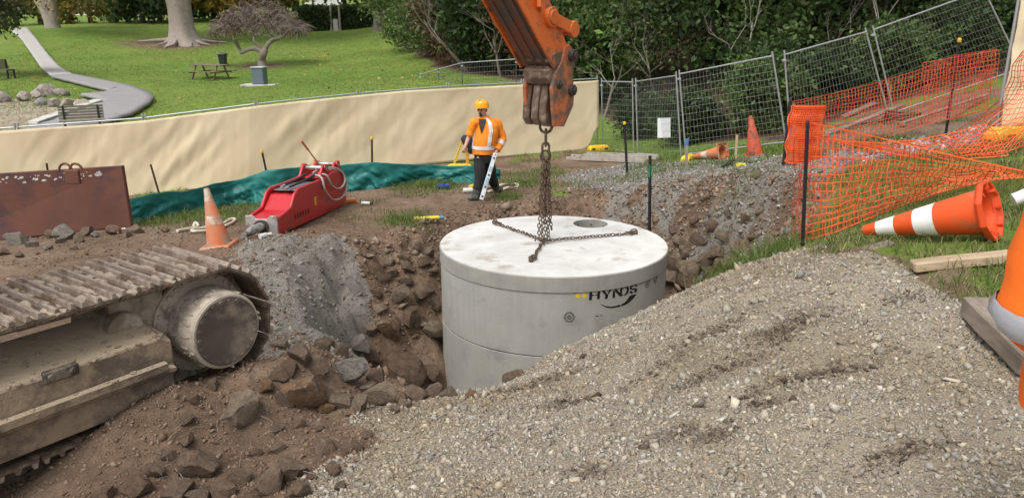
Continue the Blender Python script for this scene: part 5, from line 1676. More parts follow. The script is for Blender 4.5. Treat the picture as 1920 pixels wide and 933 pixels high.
# ------------------------------------------------------------------ people
M_SKIN = mat('skin', (.58, .36, .26), (.50, .30, .21), scale=12, rough=.55, bump=.05)
M_HIVIS = mat('hivis_orange_cloth', (.92, .28, .012), (.84, .23, .01), scale=5, rough=.75, bump=.25, bscale=14)
M_HIVIS2 = mat('hivis_deep_orange_cloth', (.90, .17, .008), (.82, .14, .008), scale=4, rough=.75, bump=.2, bscale=10)
M_TAPE = mat('reflective_tape', (.74, .75, .74), (.62, .63, .62), rough=.35, bump=.08, bscale=30)
M_TAPEG = mat('grey_reflective_tape', (.42, .43, .46), (.33, .34, .37), rough=.35, bump=.2, bscale=12)
M_DCLOTH = mat('black_trouser_cloth', (.014, .014, .016), (.024, .023, .025), rough=.9, bump=.3, bscale=18)
M_SHIRT = mat('dark_brown_shirt', (.060, .040, .033), rough=.9, bump=.2)
M_BOOT = mat('grey_rubber_boot', (.085, .095, .09), (.06, .065, .06), rough=.6, bump=.1, dirt=(.16, .12, .09), dscale=8, damt=.4)
M_HELM = mat('helmet_orange_plastic', (.90, .38, .012), (.86, .34, .01), rough=.3, bump=.0, spec=.5)
M_HAIR = mat('dark_hair', (.045, .030, .022), rough=.8, bump=.3)
def skin_obj(name, chains, m, parent, o, sub=2):
    """chains: list of [(point, radius), ...]; a later chain may start from an index of the first one"""
    V, Rd, E, roots = [], [], [], []
    for ch in chains:
        start = ch[0]
        if isinstance(start, int):
            prev = start; ch = ch[1:]
        else:
            prev = None
        for (p, r) in ch:
            V.append(tuple(Vector(p) - o)); Rd.append(r)
            if prev is None: roots.append(len(V) - 1)
            else: E.append((prev, len(V) - 1))
            prev = len(V) - 1
    me = bpy.data.meshes.new(name)
    me.from_pydata(V, E, [])
    ob = link(bpy.data.objects.new(name, me), parent)
    sk = ob.modifiers.new('skin', 'SKIN'); sk.use_smooth_shade = True; sk.branch_smoothing = .6
    if not me.skin_vertices: 
        bpy.context.view_layer.objects.active = ob
    d = me.skin_vertices[0].data
    for i, r in enumerate(Rd):
        d[i].radius = (r, r) if not hasattr(r, '__len__') else r
        d[i].use_root = i in roots
    ss = ob.modifiers.new('smooth', 'SUBSURF'); ss.levels = sub; ss.render_levels = sub
    me.materials.append(m)
    return ob
def hand_chains(w, d, pn, side, curl=.4, s=1.0):
    """fingers from the wrist w along d, palm normal pn, thumb on side"""
    d, pn = Vector(d).normalized(), Vector(pn).normalized()
    a = d.cross(pn).normalized() * side
    out = []
    for k, (off, L) in enumerate(((.030, .070), (.010, .082), (-.010, .076), (-.028, .060))):
        p0 = w + d * .05 * s + a * off * s * .7
        p1 = w + d * .095 * s + a * off * s
        dd = (d * math.cos(curl) + pn * math.sin(curl)); p2 = p1 + dd * L * .45 * s
        d2 = (d * math.cos(curl * 2.4) + pn * math.sin(curl * 2.4)); p3 = p2 + d2 * L * .5 * s
        out.append([(p0, .013 * s), (p1, .0105 * s), (p2, .0095 * s), (p3, .008 * s)])
    t0 = w + d * .025 * s + a * .02 * s
    out.append([(t0, .014 * s), (t0 + (a * .8 + d * .6).normalized() * .045 * s, .011 * s), (t0 + (a * .8 + d * .6).normalized() * .045 * s + (d + pn * .5).normalized() * .035 * s, .009 * s)])
    return out
def ringpts(c, ax_, ay_, rx, ry, n=20, pw=1.0):
    return [c + ax_ * (rx * math.cos(2 * PI * i / n)) + ay_ * (ry * math.sin(2 * PI * i / n)) for i in range(n)]
def sleeve(mb, pts, rs, n=14, wr=.0, seed=0):
    pts = [Vector(p) for p in pts]
    pp, rr = [], []
    for i in range(len(pts) - 1):
        for k in range(7):
            t = k / 7
            pp.append(pts[i].lerp(pts[i + 1], t)); rr.append(rs[i] + (rs[i + 1] - rs[i]) * t)
    pp.append(pts[-1]); rr.append(rs[-1])
    # soften the joints
    for _ in range(2):
        pp = [pp[0]] + [(pp[i - 1] + pp[i] * 2 + pp[i + 1]) / 4 for i in range(1, len(pp) - 1)] + [pp[-1]]
    rr = [r * (1 + wr * math.sin(i * 1.9 + seed) * .5 + wr * math.sin(i * .83 + seed * 2) * .5) for i, r in enumerate(rr)]
    mb.tube(pp, rr, n)
    return pp, rr
def band(mb, pp, rr, i0, i1, n=14, off=.004):
    mb.tube(pp[i0:i1 + 1], [r + off for r in rr[i0:i1 + 1]], n, caps=False)
def person(name, o, J, torso, facing, label, mats, tapes, sleeves=True, beard=True, boots=True, sl_r=(.085, .075, .055), curlL=.4, curlR=.4, crease=.11):
    o = Vector(o)
    root = empty(name, tuple(o), label=label, cat='person')
    f = Vector(facing).normalized(); rt = Vector((f.y, -f.x, 0)).normalized()     # rt: the person's right when f is forward
    hc, cr = J['head'], J['crown']
    upv = (cr - J['neck']).normalized()
    body = [[(J['pelvis'], .13), (J['spine'], .13), (J['chest'], .14), (J['neck'] - upv * .03, .07), (J['neck'] + upv * .03, .062), (hc - upv * .055 + f * .018, .070), (hc + f * .012, .085), (hc + upv * .07, .088), (cr - upv * .02, .06)]]
    nb = len(body[0])
    for s in ('R', 'L'):
        body.append([2, (J['sh' + s], .065), (J['el' + s], .045), (J['wr' + s], .030), (J['wr' + s] + J['hd' + s] * .06, (.036, .02))])
    for s in ('R', 'L'):
        body.append([0, (J['hip' + s], .095), (J['kn' + s], .06), (J['an' + s], .04), (J['an' + s].lerp(J['toe' + s], .6), .025)])
    body.append([(hc + f * .075 - upv * .005, .018), (hc + f * .110 - upv * .022, .016), (hc + f * .09 - upv * .03, .012)])      # nose
    for s in (-1, 1):
        body.append([(hc + rt * s * .082 + upv * .012, .012), (hc + rt * s * .09 - upv * .012, .016), (hc + rt * s * .084 - upv * .03, .010)])   # ears
    for s, sg, cu in (('R', 1, curlR), ('L', -1, curlL)):
        body += hand_chains(J['wr' + s], J['hd' + s], J['pn' + s], sg, cu)
    skin_obj('body', body, mats['skin'], root, o)
    # jacket torso as rings, sleeves as tapering tubes
    mb = MB()
    n = 28
    def surf(k, th, off=0.0):            # k: fractional ring index
        i = min(int(k), len(torso) - 2); t = k - i
        c = torso[i][0].lerp(torso[i + 1][0], t); rx = torso[i][1] * (1 - t) + torso[i + 1][1] * t; ry = torso[i][2] * (1 - t) + torso[i + 1][2] * t
        wr = 1 + .03 * math.sin(th * 5 + k * 3) * math.sin(k * 2.2)
        return c + rt * ((rx * wr + off) * math.cos(th)) + f * ((ry * wr + off) * math.sin(th)) - o
    rings = []
    K = (len(torso) - 1) * 4
    for q in range(K + 1):
        rings.append([surf(q / 4, 2 * PI * i / n) for i in range(n)])
    mb.loft(rings)
    sl = {}
    for s in ('R', 'L'):
        wr_ = J['wr' + s] if sleeves is True else J['el' + s].lerp(J['wr' + s], sleeves[s])
        sl[s] = sleeve(mb, [J['chest'].lerp(J['sh' + s], .55) - o, J['sh' + s] - o, J['el' + s] - o, wr_ - o], [sl_r[0] * 1.05, sl_r[0] * 1.05, sl_r[1], sl_r[2]], 16, crease, 1 if s == 'R' else 4)
    mb.build('jacket', mats['jacket'], root, smooth=70)
    for k0, k1, a0, a1, m in tapes['torso']:       # bands over the jacket: ring range and angle range
        mb = MB(); P = []
        for q in range(9):
            kk = k0 + (k1 - k0) * q / 8
            aa0 = a0[0] + (a0[1] - a0[0]) * q / 8 if hasattr(a0, '__len__') else a0
            aa1 = a1[0] + (a1[1] - a1[0]) * q / 8 if hasattr(a1, '__len__') else a1
            P.append([surf(kk, R(aa0 + (aa1 - aa0) * i / 24), .008) for i in range(25)])
        for i in range(8):
            for j in range(24):
                mb.add([P[i][j], P[i][j + 1], P[i + 1][j + 1], P[i + 1][j]], [(0, 1, 2, 3)])
        mb.build('tape_band' if m in (M_TAPE, M_TAPEG) else 'shirt_front', m, root, smooth=60)
    for s, i0, i1, m in tapes['arm']:
        mb = MB(); band(mb, *sl[s], i0, i1, 16, .005); mb.build('tape_band', m, root, smooth=60)
    # trousers
    mb = MB()
    hp_ = J['pelvis'] - o
    mb.loft([[hp_ + Vector((0, 0, z)) + rt * (rx * math.cos(2 * PI * i / 18)) + f * (ry * math.sin(2 * PI * i / 18)) for i in range(18)] for z, rx, ry in ((-.14, .15, .11), (-.04, .185, .145), (.08, .185, .15), (.16, .17, .14))])
    for s in ('R', 'L'):
        sleeve(mb, [J['hip' + s] - o, J['kn' + s] - o, J['kn' + s].lerp(J['an' + s], .62) - o], [.118, .095, .088], 16, .07, 2 if s == 'R' else 5)
    mb.build('trousers', mats['trousers'], root, smooth=70)
    for s in ('R', 'L'):
        a, t = J['an' + s], J['toe' + s]
        fw = (t - a); fw.z = 0; fw.normalize() if fw.length > 1e-4 else None
        kn = J['kn' + s]
        skin_obj('boot', [[(kn.lerp(a, .40), .098), (kn.lerp(a, .75), .088), (a, .082), (a - Vector((0, 0, .045)) + fw * .03, .075), (a.lerp(t, .65) - Vector((0, 0, .02)), .066), (t, .052)], ], mats['boot'], root, o, 2)
    # helmet with brim, eyes, beard
    A = Matrix((rt, f, upv)).transposed()
    mb = MB()
    prof = [(.142, -.012), (.142, .0), (.132, .004), (.128, .05), (.110, .098), (.07, .128), (.0005, .138)]
    mb.lathe(prof, (0, 0, 0), 28, rot=A)
    pk_ = [(-.10, .09), (-.07, .15), (0, .185), (.07, .15), (.10, .09)]
    mb.add([A @ Vector((x, y, -.012)) for x, y in pk_] + [A @ Vector((x, y * .98, .004)) for x, y in pk_], [(0, 1, 2, 3, 4), (9, 8, 7, 6, 5), (0, 5, 6, 1), (1, 6, 7, 2), (2, 7, 8, 3), (3, 8, 9, 4)])
    mb.box(A @ Vector((0, 0, .125)), (.03, .19, .02), rot=A)
    hc_l = hc + upv * .060 - o - f * .005
    mb.v = [tuple(Vector(v) + hc_l) for v in mb.v]
    mb.build('helmet', mats['helmet'], root, smooth=50)
    for s in (-1, 1):
        mb = MB(); mb.ico(hc + f * .086 + rt * s * .032 + upv * .012 - o, .012, 1); mb.build('eye', M_BLACK, root, smooth=180)
    if beard:
        mb = MB(); mb.ico((0, 0, 0), 1.0, 2)
        mb.v = [tuple(hc - o + f * (.074 + v[1] * .024) - upv * (.082 - v[2] * .030) + rt * (v[0] * .032)) for v in mb.v]; mb.build('beard', M_HAIR, root, smooth=180)
        mb = MB(); mb.bar(hc + f * .092 - upv * .046 - rt * .024 - o, hc + f * .092 - upv * .046 + rt * .024 - o, .010, .010); mb.build('moustache', M_HAIR, root, bevel=.003)
        for s in (-1, 1):
            mb = MB(); mb.bar(hc + f * .092 + rt * s * .018 + upv * .028 - o, hc + f * .088 + rt * s * .048 + upv * .028 - o, .008, .008); mb.build('eyebrow', M_HAIR, root)
    mb = MB(); mb.ico((0, 0, 0), 1.0, 2); mb.v = [tuple(hc - o - f * (.050 - v[1] * .055) + upv * (.0 + v[2] * .055) + rt * (v[0] * .082)) for v in mb.v]; mb.build('hair', M_HAIR, root, smooth=180)
    return root
# the worker walking beside the pit
wg = gp(893, 374)
WY = wg[1]
def W(px_, py_, dy=0.0): return Vector(dep(px_, py_, WY + dy))
gl = gz(W(934, 360).x, WY + .45)
J = dict(pelvis=W(907, 290, .05), spine=W(909, 266, .05), chest=W(910, 234, .05), neck=W(907, 219, .02), head=W(904.0, 207, -.01), crown=W(905, 193.5, 0),
         shR=W(890, 228, .0), elR=W(880, 254, .02), wrR=W(872.5, 274, -.06), hdR=Vector((-.25, -.1, -.96)), pnR=Vector((-.3, .9, 0)),
         shL=W(931, 229, .12), elL=W(943, 259, .16), wrL=W(931, 284, -.02), hdL=Vector((-.55, -.25, -.8)), pnL=Vector((-.8, -.3, .3)),
         hipR=W(899, 296, .0), knR=W(900, 334, -.05), anR=W(893, 366, -.02), toeR=W(878, 371.5, -.16),
         hipL=W(916, 296, .1), knL=W(921, 330, .16), anL=W(930, 353, .42), toeL=W(942, 352, .36))
fc = Vector((-.40, -.91, 0)).normalized()
torso = [(W(906, 288, .05), .205, .165), (W(907, 276, .05), .222, .18), (W(909, 262, .05), .235, .19), (W(911, 246, .05), .245, .18), (W(911, 234, .05), .235, .165), (W(910, 225, .05), .19, .135), (W(908, 220, .04), .11, .10), (W(907, 217, .03), .085, .085)]
person('person', Vector(wg), J, torso, fc, 'worker in orange hi-vis jacket and helmet walking beside the pit', dict(skin=M_SKIN, jacket=M_HIVIS, trousers=M_DCLOTH, boot=M_BOOT, helmet=M_HELM),
       dict(torso=[(.75, 1.25, 0, 360, M_TAPE), (1.3, 6.0, (125, 120), (142, 140), M_TAPE), (1.3, 6.0, (38, 40), (54, 60), M_TAPE), (2.9, 5.6, (88, 60), (93, 120), M_SHIRT)],
            arm=[('L', 16, 18, M_TAPE), ('R', 15, 16, M_TAPE)]), sleeves=dict(R=.05, L=.9), sl_r=(.080, .078, .066), curlL=.9, curlR=.7)
# the long level he carries
a = W(929, 287, -.07); b = W(902.5, 374, -.16)
lv = empty('spirit_level', tuple(b), label='long white and silver level held upright by the worker', cat='level')
v = a - b
mb = MB(); mb.bar(Vector((0, 0, 0)), v, .075, .03, up=(0, 1, 0)); mb.build('bar', mat('white_enamel', (.72, .76, .78), (.66, .70, .72), rough=.35, bump=.02), lv, bevel=.004)
for t0_, t1_ in ((.30, .48), (.62, .72)):
    mb = MB(); q0 = v * t0_ + Vector((0, -.021, 0)); q1 = v * t1_ + Vector((0, -.021, 0)); mb.bar(q0, q1, .05, .004, up=(0, 1, 0)); mb.build('printed_label', mat('pale_blue_label', (.25, .45, .56), (.35, .52, .6), rough=.5, scale=40), lv)
for t0_ in (.06, .26, .52, .88):
    mb = MB(); mb.bar(v * t0_ + Vector((0, -.022, 0)), v * (t0_ + .035) + Vector((0, -.022, 0)), .035, .006, up=(0, 1, 0)); mb.build('vial_window', mat('dark_grey_print', (.08, .10, .11), rough=.4), lv)

# the person beside the camera: only a bent elbow in an orange sleeve comes into the picture
gx2, gy2 = 1.27, 1.42
gz2 = gz(gx2, gy2)
def B(x, y, z): return Vector((gx2 + x, gy2 + y, gz2 + z))
el = Vector(dep(1962, 585, 1.42))
J2 = dict(pelvis=B(0, 0, .95), spine=B(0, 0, 1.15), chest=B(0, 0, 1.36), neck=B(0, .01, 1.52), head=B(0, .03, 1.63), crown=B(0, .03, 1.76),
          shL=B(-.20, .0, 1.42), elL=el, wrL=B(-.19, .03, 1.00), hdL=Vector((.7, .3, -.4)), pnL=Vector((.4, -.6, -.2)),
          shR=B(.20, 0, 1.42), elR=B(.28, -.02, 1.14), wrR=B(.26, .10, .92), hdR=Vector((0, .2, -1)), pnR=Vector((-1, 0, 0)),
          hipR=B(.10, 0, .90), knR=B(.11, .02, .50), anR=B(.11, -.02, .09), toeR=B(.13, .15, .035), hipL=B(.0, -.02, .90), knL=B(.08, -.05, .50), anL=B(.10, -.06, .09), toeL=B(.10, .12, .035))
J2['pelvis'] = B(.08, -.02, .95); J2['hipR'] = B(.18, 0, .90); J2['knR'] = B(.26, .02, .5); J2['anR'] = B(.28, -.02, .09); J2['toeR'] = B(.30, .15, .035)
torso2 = [(B(0, 0, .82), .21, .16), (B(0, 0, .95), .215, .165), (B(0, 0, 1.10), .21, .16), (B(0, 0, 1.25), .215, .155), (B(0, 0, 1.38), .215, .145), (B(0, 0, 1.45), .17, .12), (B(0, 0, 1.52), .085, .085)]
person('person', B(0, 0, 0), J2, torso2, Vector((0, 1, 0)), 'orange hi-vis sleeve with grey band of a person standing beside the timber', dict(skin=M_SKIN, jacket=M_HIVIS2, trousers=M_DCLOTH, boot=M_BOOT, helmet=M_HELM),
       dict(torso=[(1.0, 1.6, 0, 360, M_TAPEG)], arm=[('L', 14, 16, M_TAPEG), ('R', 15, 17, M_TAPEG)]), sleeves=dict(R=.95, L=.92), beard=False, sl_r=(.085, .086, .07), crease=.16)
# ------------------------------------------------------------------ zone lookups for scattering
def zfun(poly, x, y, nz=.22, s=3.0, z=31.):
    return poly_sd(poly, x, y) + fbm(x, y, s, 4, z) * nz
def rot_from(rg, n, flat=1.0):
    q = rg.normal(size=(n, 4)); q[:, 1:3] *= flat
    q /= np.linalg.norm(q, axis=1)[:, None]
    w, x, y, z = q.T
    M = np.empty((n, 3, 3))
    M[:, 0, 0] = 1 - 2 * (y * y + z * z); M[:, 0, 1] = 2 * (x * y - z * w); M[:, 0, 2] = 2 * (x * z + y * w)
    M[:, 1, 0] = 2 * (x * y + z * w); M[:, 1, 1] = 1 - 2 * (x * x + z * z); M[:, 1, 2] = 2 * (y * z - x * w)
    M[:, 2, 0] = 2 * (x * z - y * w); M[:, 2, 1] = 2 * (y * z + x * w); M[:, 2, 2] = 1 - 2 * (x * x + y * y)
    return M
CUBE = np.array([(-1, -1, -1), (1, -1, -1), (1, 1, -1), (-1, 1, -1), (-1, -1, 1), (1, -1, 1), (1, 1, 1), (-1, 1, 1)], float)
CUBEF = np.array([(3, 2, 1, 0), (4, 5, 6, 7), (0, 1, 5, 4), (1, 2, 6, 5), (2, 3, 7, 6), (3, 0, 4, 7)])
OCT = np.array([(1.15, 0, .1), (-1.15, 0, -.1), (.1, 1.15, 0), (-.1, -1.15, 0), (0, .1, 1.0), (0, -.1, -1.0)], float)
OCTF = np.array([(0, 2, 4), (2, 1, 4), (1, 3, 4), (3, 0, 4), (2, 0, 5), (1, 2, 5), (3, 1, 5), (0, 3, 5)])
_oct = bmesh.new(); bmesh.ops.create_icosphere(_oct, subdivisions=1, radius=1); 
ICO = np.array([v.co[:] for v in _oct.verts]); ICOF = np.array([[v.index for v in f.verts] for f in _oct.faces]); _oct.free()
def chips(name, X, Y, size, palette, m, label, rg, sink=.25, ico=False, flat=.55, parent=None, zoff=0.0, tintvar=.25, mul=None):
    n = len(X)
    B, F = (CUBE, CUBEF) if n < 1800 and not ico else (OCT, OCTF)
    k = len(B)
    Z = ground_z(X, Y)
    sc3 = size[:, None] * np.exp(rg.normal(0, .28, (n, 3))) * np.array([1, .85, .62])
    V = B[None] * sc3[:, None, :] * .5
    V = V * (1 + rg.uniform(-.38, .30, (n, k, 3)) * 1.0)
    M = rot_from(rg, n, flat)
    V = np.einsum('nij,nkj->nki', M, V)
    low = V[:, :, 2].min(1)
    V += np.stack([X, Y, Z - low * (1 - sink * 2) * .6 + zoff], -1)[:, None, :]
    FF = (np.arange(n)[:, None, None] * k + F[None]).reshape(-1, F.shape[1])
    me = raw_mesh(name, V.reshape(-1, 3), FF)
    pal = np.array(palette)
    c = pal[rg.integers(0, len(pal), n)] * np.exp(rg.normal(0, tintvar, (n, 1)))
    if mul is not None: c = c * mul
    point_color(me, 'tint', np.repeat(c, k, 0))
    me.materials.append(m)
    o = link(bpy.data.objects.new(name, me), parent)
    return tag(o, label, kind='stuff')
def tint_mat(name, rough=.9, bump=.3, bscale=120.):
    m, nt, n, l, b = nodes_of(name)
    a = n.new('ShaderNodeAttribute'); a.attribute_name = 'tint'
    tc = n.new('ShaderNodeTexCoord')
    t = tex(n, l, 'ShaderNodeTexNoise', bscale, tc.outputs['Object'], Detail=3.)
    r = ramp(n, [(.3, (.75, .75, .75)), (.7, (1.12, 1.12, 1.12))]); l.new(t.outputs['Fac'], r.inputs['Fac'])
    l.new(rgbmix(n, l, 1., a.outputs['Color'], r.outputs['Color'], 'MULTIPLY'), b.inputs['Base Color'])
    b.inputs['Roughness'].default_value = rough
    b.inputs['Specular IOR Level'].default_value = .2
    return m
M_TINT = tint_mat('stone_tint')
rg = np.random.default_rng(3)
def sample(n, x0, x1, y0, y1, keep, pers=False):
    X, Y = rg.uniform(x0, x1, n), rg.uniform(y0, y1, n)
    k = keep(X, Y)
    return X[k], Y[k]
def in_view(X, Y, z=1.2, m=60):
    dz = Y * CP + (CZ - z) * SP
    u = 960 + FPX * X / np.maximum(dz, .1)
    return (u > -m) & (u < 1920 + m)
# pale gravel: fine chips everywhere, some larger stones
TANP = [(.335, .285, .215), (.355, .31, .24), (.385, .345, .275), (.305, .27, .22), (.30, .275, .235), (.41, .38, .32), (.32, .265, .19), (.255, .22, .18), (.33, .305, .27)]
pit_keep = lambda X, Y: poly_sd(PIT, X, Y) < .3
def dark_field(X, Y):
    d = np.zeros(len(X))
    for (px_, py_, r1, r2, a) in DIRT:
        q = gp(px_, py_); ca, sa = math.cos(a), math.sin(a)
        dx, dy = X - q[0], Y - q[1]
        d = np.maximum(d, np.exp(-(((dx * ca + dy * sa) / r1) ** 2 + ((-dx * sa + dy * ca) / r2) ** 2)))
    return d
X, Y = sample(330000, -1.7, 4.2, 1.9, 6.9, lambda X, Y: in_view(X, Y) & (zfun(Z_TAN, X, Y) > -.02) & (rg.uniform(0, 1, len(X)) < np.clip(1.6 - Y * .2, .42, 1)))
k = pit_keep(X, Y); X, Y = X[k], Y[k]
if len(X) > 84000: X, Y = X[:84000], Y[:84000]
sz = 1.27 * np.clip(np.exp(rg.normal(math.log(.0084), .50, len(X))), .004, .032) * (1 + .05 * np.maximum(Y - 3, 0))
df = np.clip(dark_field(X, Y) * np.clip(.85 + 1.3 * fbm(X, Y, 5., 3, 2.), 0, 1.3), 0, 1)[:, None]
brn = sstep(-.1, .35, fbm(X, Y, 1.1, 4, 90.))[:, None]
mul = (1 - brn * np.array([.14, .20, .28])) * (1 - df * np.array([.62, .66, .70]))
chips('gravel', X, Y, sz, TANP, M_TINT, 'loose pale tan gravel heaped in front of the tank', rg, mul=mul, tintvar=.19, sink=.30)
X, Y = sample(1100, -1.7, 4.2, 1.9, 6.6, lambda X, Y: in_view(X, Y) & (zfun(Z_TAN, X, Y) > .0) & pit_keep(X, Y))
chips('gravel_stones', X, Y, np.clip(np.exp(rg.normal(math.log(.021), .35, len(X))), .013, .045), TANP, M_TINT, 'larger stones scattered over the pale gravel', rg, sink=.2)
# dark damp crumbs on the dug patches of the gravel
X, Y = sample(60000, -.6, 3.0, 2.2, 6.2, lambda X, Y: (zfun(Z_TAN, X, Y) > .05) & (dark_field(X, Y) * np.clip(.8 + 1.2 * fbm(X, Y, 4., 3, 2.), 0, 1.2) > rg.uniform(.1, 1.1, len(X))))
chips('damp_soil_crumbs', X, Y, np.clip(np.exp(rg.normal(math.log(.0095), .45, len(X))), .005, .028), [(.115, .088, .066), (.085, .062, .047), (.16, .125, .095), (.20, .165, .125)], M_TINT, 'dark damp crumbs in the hollows of the gravel', rg, ico=False)
# brown clods on the spoil heap and around the track
SOILP = [(.21, .145, .100), (.18, .121, .083), (.23, .163, .115), (.16, .106, .074), (.245, .18, .13)]
soil_keep = lambda X, Y: (zfun(Z_TAN, X, Y) < .12) & (poly_sd(PIT, X, Y) < .1) & in_view(X, Y, .8, 30)
X, Y = sample(34000, -3.2, .2, 2.4, 6.6, soil_keep)
chips('soil_crumbs', X, Y, np.clip(np.exp(rg.normal(math.log(.011), .55, len(X))), .005, .06), SOILP, M_TINT, 'loose reddish brown soil crumbs beside the track', rg, ico=True, tintvar=.10, sink=.35)
# the same further back around the pit
X, Y = sample(60000, -9, 4.5, 7, 16, lambda X, Y: in_view(X, Y, .2, 20) & (poly_sd(PIT, X, Y) < .2) & (zfun(Z_GREY2, X, Y) < 0) & (zfun(Z_GRS, X, Y) < -.1) & (fbm(X, Y, .7, 3, 5.) > -.12) & (rg.uniform(0, 1, len(X)) < .55))
chips('far_soil_crumbs', X, Y, np.clip(np.exp(rg.normal(math.log(.015), .55, len(X))), .008, .07), SOILP + [(.22, .17, .125)], M_TINT, 'brown soil crumbs spread around the far side of the pit', rg, tintvar=.18)
# stony debris on the pit walls
X, Y = sample(52000, -3.4, 5.2, 6, 14.6, lambda X, Y: (poly_sd(PIT, X, Y) > -.1) & (np.hypot(X - TC[0], Y - TC[1]) > TR + .12) & (zfun(Z_GREY1, X, Y, .35, 2.) < .05))
gk = (zfun(Z_GREY2, X, Y, .5, 1.4) > .1) & (poly_sd(PIT, X, Y) + .5 * fbm(X, Y, 1.2, 3, 8.) < .7) & (fbm(X, Y, 1.0, 4, 70.) < .15)
chips('pit_wall_debris', X[~gk], Y[~gk], np.clip(np.exp(rg.normal(math.log(.024), .65, int((~gk).sum()))), .010, .14), SOILP + [(.20, .15, .11), (.26, .21, .16)], M_TINT, 'broken rock and soil crumbs on the pit walls', rg, ico=True, tintvar=.2)
X2, Y2 = sample(42000, 1.9, 5.2, 6.6, 14, lambda X, Y: (poly_sd(PIT, X, Y) > -.15) & (np.hypot(X - TC[0], Y - TC[1]) > TR + .12))
chips('right_wall_debris', X2, Y2, np.clip(np.exp(rg.normal(math.log(.022), .7, len(X2))), .008, .15), SOILP + [(.23, .20, .17), (.27, .25, .22), (.20, .17, .14)], M_TINT, 'mixed brown and grey stones on the right pit wall', rg, ico=True, tintvar=.2, sink=.3)
GREYP = [(.24, .23, .215), (.30, .29, .27), (.19, .18, .165), (.36, .35, .33), (.21, .175, .14), (.15, .11, .085)]
chips('grey_wall_debris', X[gk], Y[gk], np.clip(np.exp(rg.normal(math.log(.019), .55, int(gk.sum()))), .009, .10), GREYP, M_TINT, 'grey crushed rock spilling down the pit wall', rg, tintvar=.2)
X, Y = sample(32000, .5, 6.5, 10, 19, lambda X, Y: (zfun(Z_GREY2, X, Y, .5, 1.4) > -.12) & (poly_sd(PIT, X, Y) < .1))
chips('grey_crushed_rock', X, Y, np.clip(np.exp(rg.normal(math.log(.022), .45, len(X))), .012, .07), GREYP, M_TINT, 'grey crushed rock strewn along the far pit edge', rg)
X, Y = sample(9000, 4, 9, 8, 14, lambda X, Y: (zfun(Z_GREY3, X, Y, .4, 2.) > -.1))
chips('grey_crushed_rock', X, Y, np.clip(np.exp(rg.normal(math.log(.03), .4, len(X))), .015, .07), GREYP[:4], M_TINT, 'grey crushed rock under the uphill netting', rg)
X, Y = sample(84000, -3.9, -.4, 5.8, 11.4, lambda X, Y: (zfun(Z_GREY1, X, Y, .35, 2.) > -.05))
chips('grey_stone_dust', X, Y, np.clip(np.exp(rg.normal(math.log(.0072), .42, len(X))), .004, .04), [(.33, .31, .265), (.31, .29, .245), (.35, .33, .285), (.28, .255, .215)], M_TINT, 'grey green stone chips tipped over the pit edge beside the track', rg, tintvar=.06, sink=.38)
X, Y = sample(40000, -12, 8, 24, 32, lambda X, Y: (poly_sd([gp(*p)[:2] for p in ((-200, 190), (-200, 262), (40, 262), (62, 242), (185, 196), (150, 188), (90, 186), (0, 186))], X, Y) > 0))

X, Y = sample(6000, -3.9, -.4, 5.8, 11.4, lambda X, Y: (zfun(Z_GREY1, X, Y, .35, 2.) > -.1) & (rg.uniform(0, 1, len(X)) < .8))
chips('grey_lumps', X, Y, np.clip(np.exp(rg.normal(math.log(.028), .5, len(X))), .012, .11), [(.31, .29, .245), (.27, .25, .21), (.23, .19, .15), (.19, .135, .095)], M_TINT, 'grey and brown lumps on the tipped stone chips', rg, ico=True, tintvar=.12, sink=.33)
# ------------------------------------------------------------------ individual rocks
def rock_mat(name, cols, grey_dust=None):
    m, nt, n, l, b = nodes_of(name)
    oi = n.new('ShaderNodeObjectInfo')
    tc = n.new('ShaderNodeTexCoord')
    r0 = ramp(n, [(i / max(1, len(cols) - 1), c) for i, c in enumerate(cols)]); l.new(oi.outputs['Random'], r0.inputs['Fac'])
    t1 = tex(n, l, 'ShaderNodeTexNoise', 3.0, tc.outputs['Object'], Detail=8., Roughness=.7)
    r1 = ramp(n, [(.3, (.45, .43, .42)), (.5, (.9, .88, .86)), (.7, (1.35, 1.3, 1.25))]); l.new(t1.outputs['Fac'], r1.inputs['Fac'])
    cur = rgbmix(n, l, 1., r0.outputs['Color'], r1.outputs['Color'], 'MULTIPLY')
    t2 = tex(n, l, 'ShaderNodeTexNoise', 5.5, tc.outputs['Object'], Detail=5.)
    r2 = ramp(n, [(.56, (0, 0, 0)), (.68, (1, 1, 1))]); l.new(t2.outputs['Fac'], r2.inputs['Fac'])
    if grey_dust: cur = rgbmix(n, l, r2.outputs['Color'], cur, grey_dust)
    l.new(cur, b.inputs['Base Color'])
    b.inputs['Roughness'].default_value = .88
    b.inputs['Specular IOR Level'].default_value = .25
    t4 = tex(n, l, 'ShaderNodeTexNoise', 11., tc.outputs['Object'], Detail=8., Roughness=.7)
    bp = n.new('ShaderNodeBump'); bp.inputs['Strength'].default_value = .7; bp.inputs['Distance'].default_value = .12
    l.new(t4.outputs['Fac'], bp.inputs['Height']); l.new(bp.outputs[0], b.inputs['Normal'])
    return m
M_RBROWN = rock_mat('brown_rock', [(.17, .117, .081), (.20, .14, .098), (.235, .175, .127), (.19, .14, .105)], (.145, .098, .068))
M_ROCHRE = rock_mat('ochre_rock', [(.26, .145, .065), (.29, .19, .11), (.24, .15, .09)], (.30, .28, .25))
M_RGREY = rock_mat('grey_rock', [(.24, .225, .195), (.29, .27, .235), (.22, .195, .16)], (.17, .115, .078))
M_RTAN = rock_mat('tan_rock', [(.24, .185, .13), (.28, .225, .165), (.20, .155, .115)], (.15, .10, .07))
M_RPALE = rock_mat('pale_boulder', [(.40, .36, .31), (.33, .32, .31), (.46, .40, .33), (.38, .33, .29)], (.30, .29, .27))
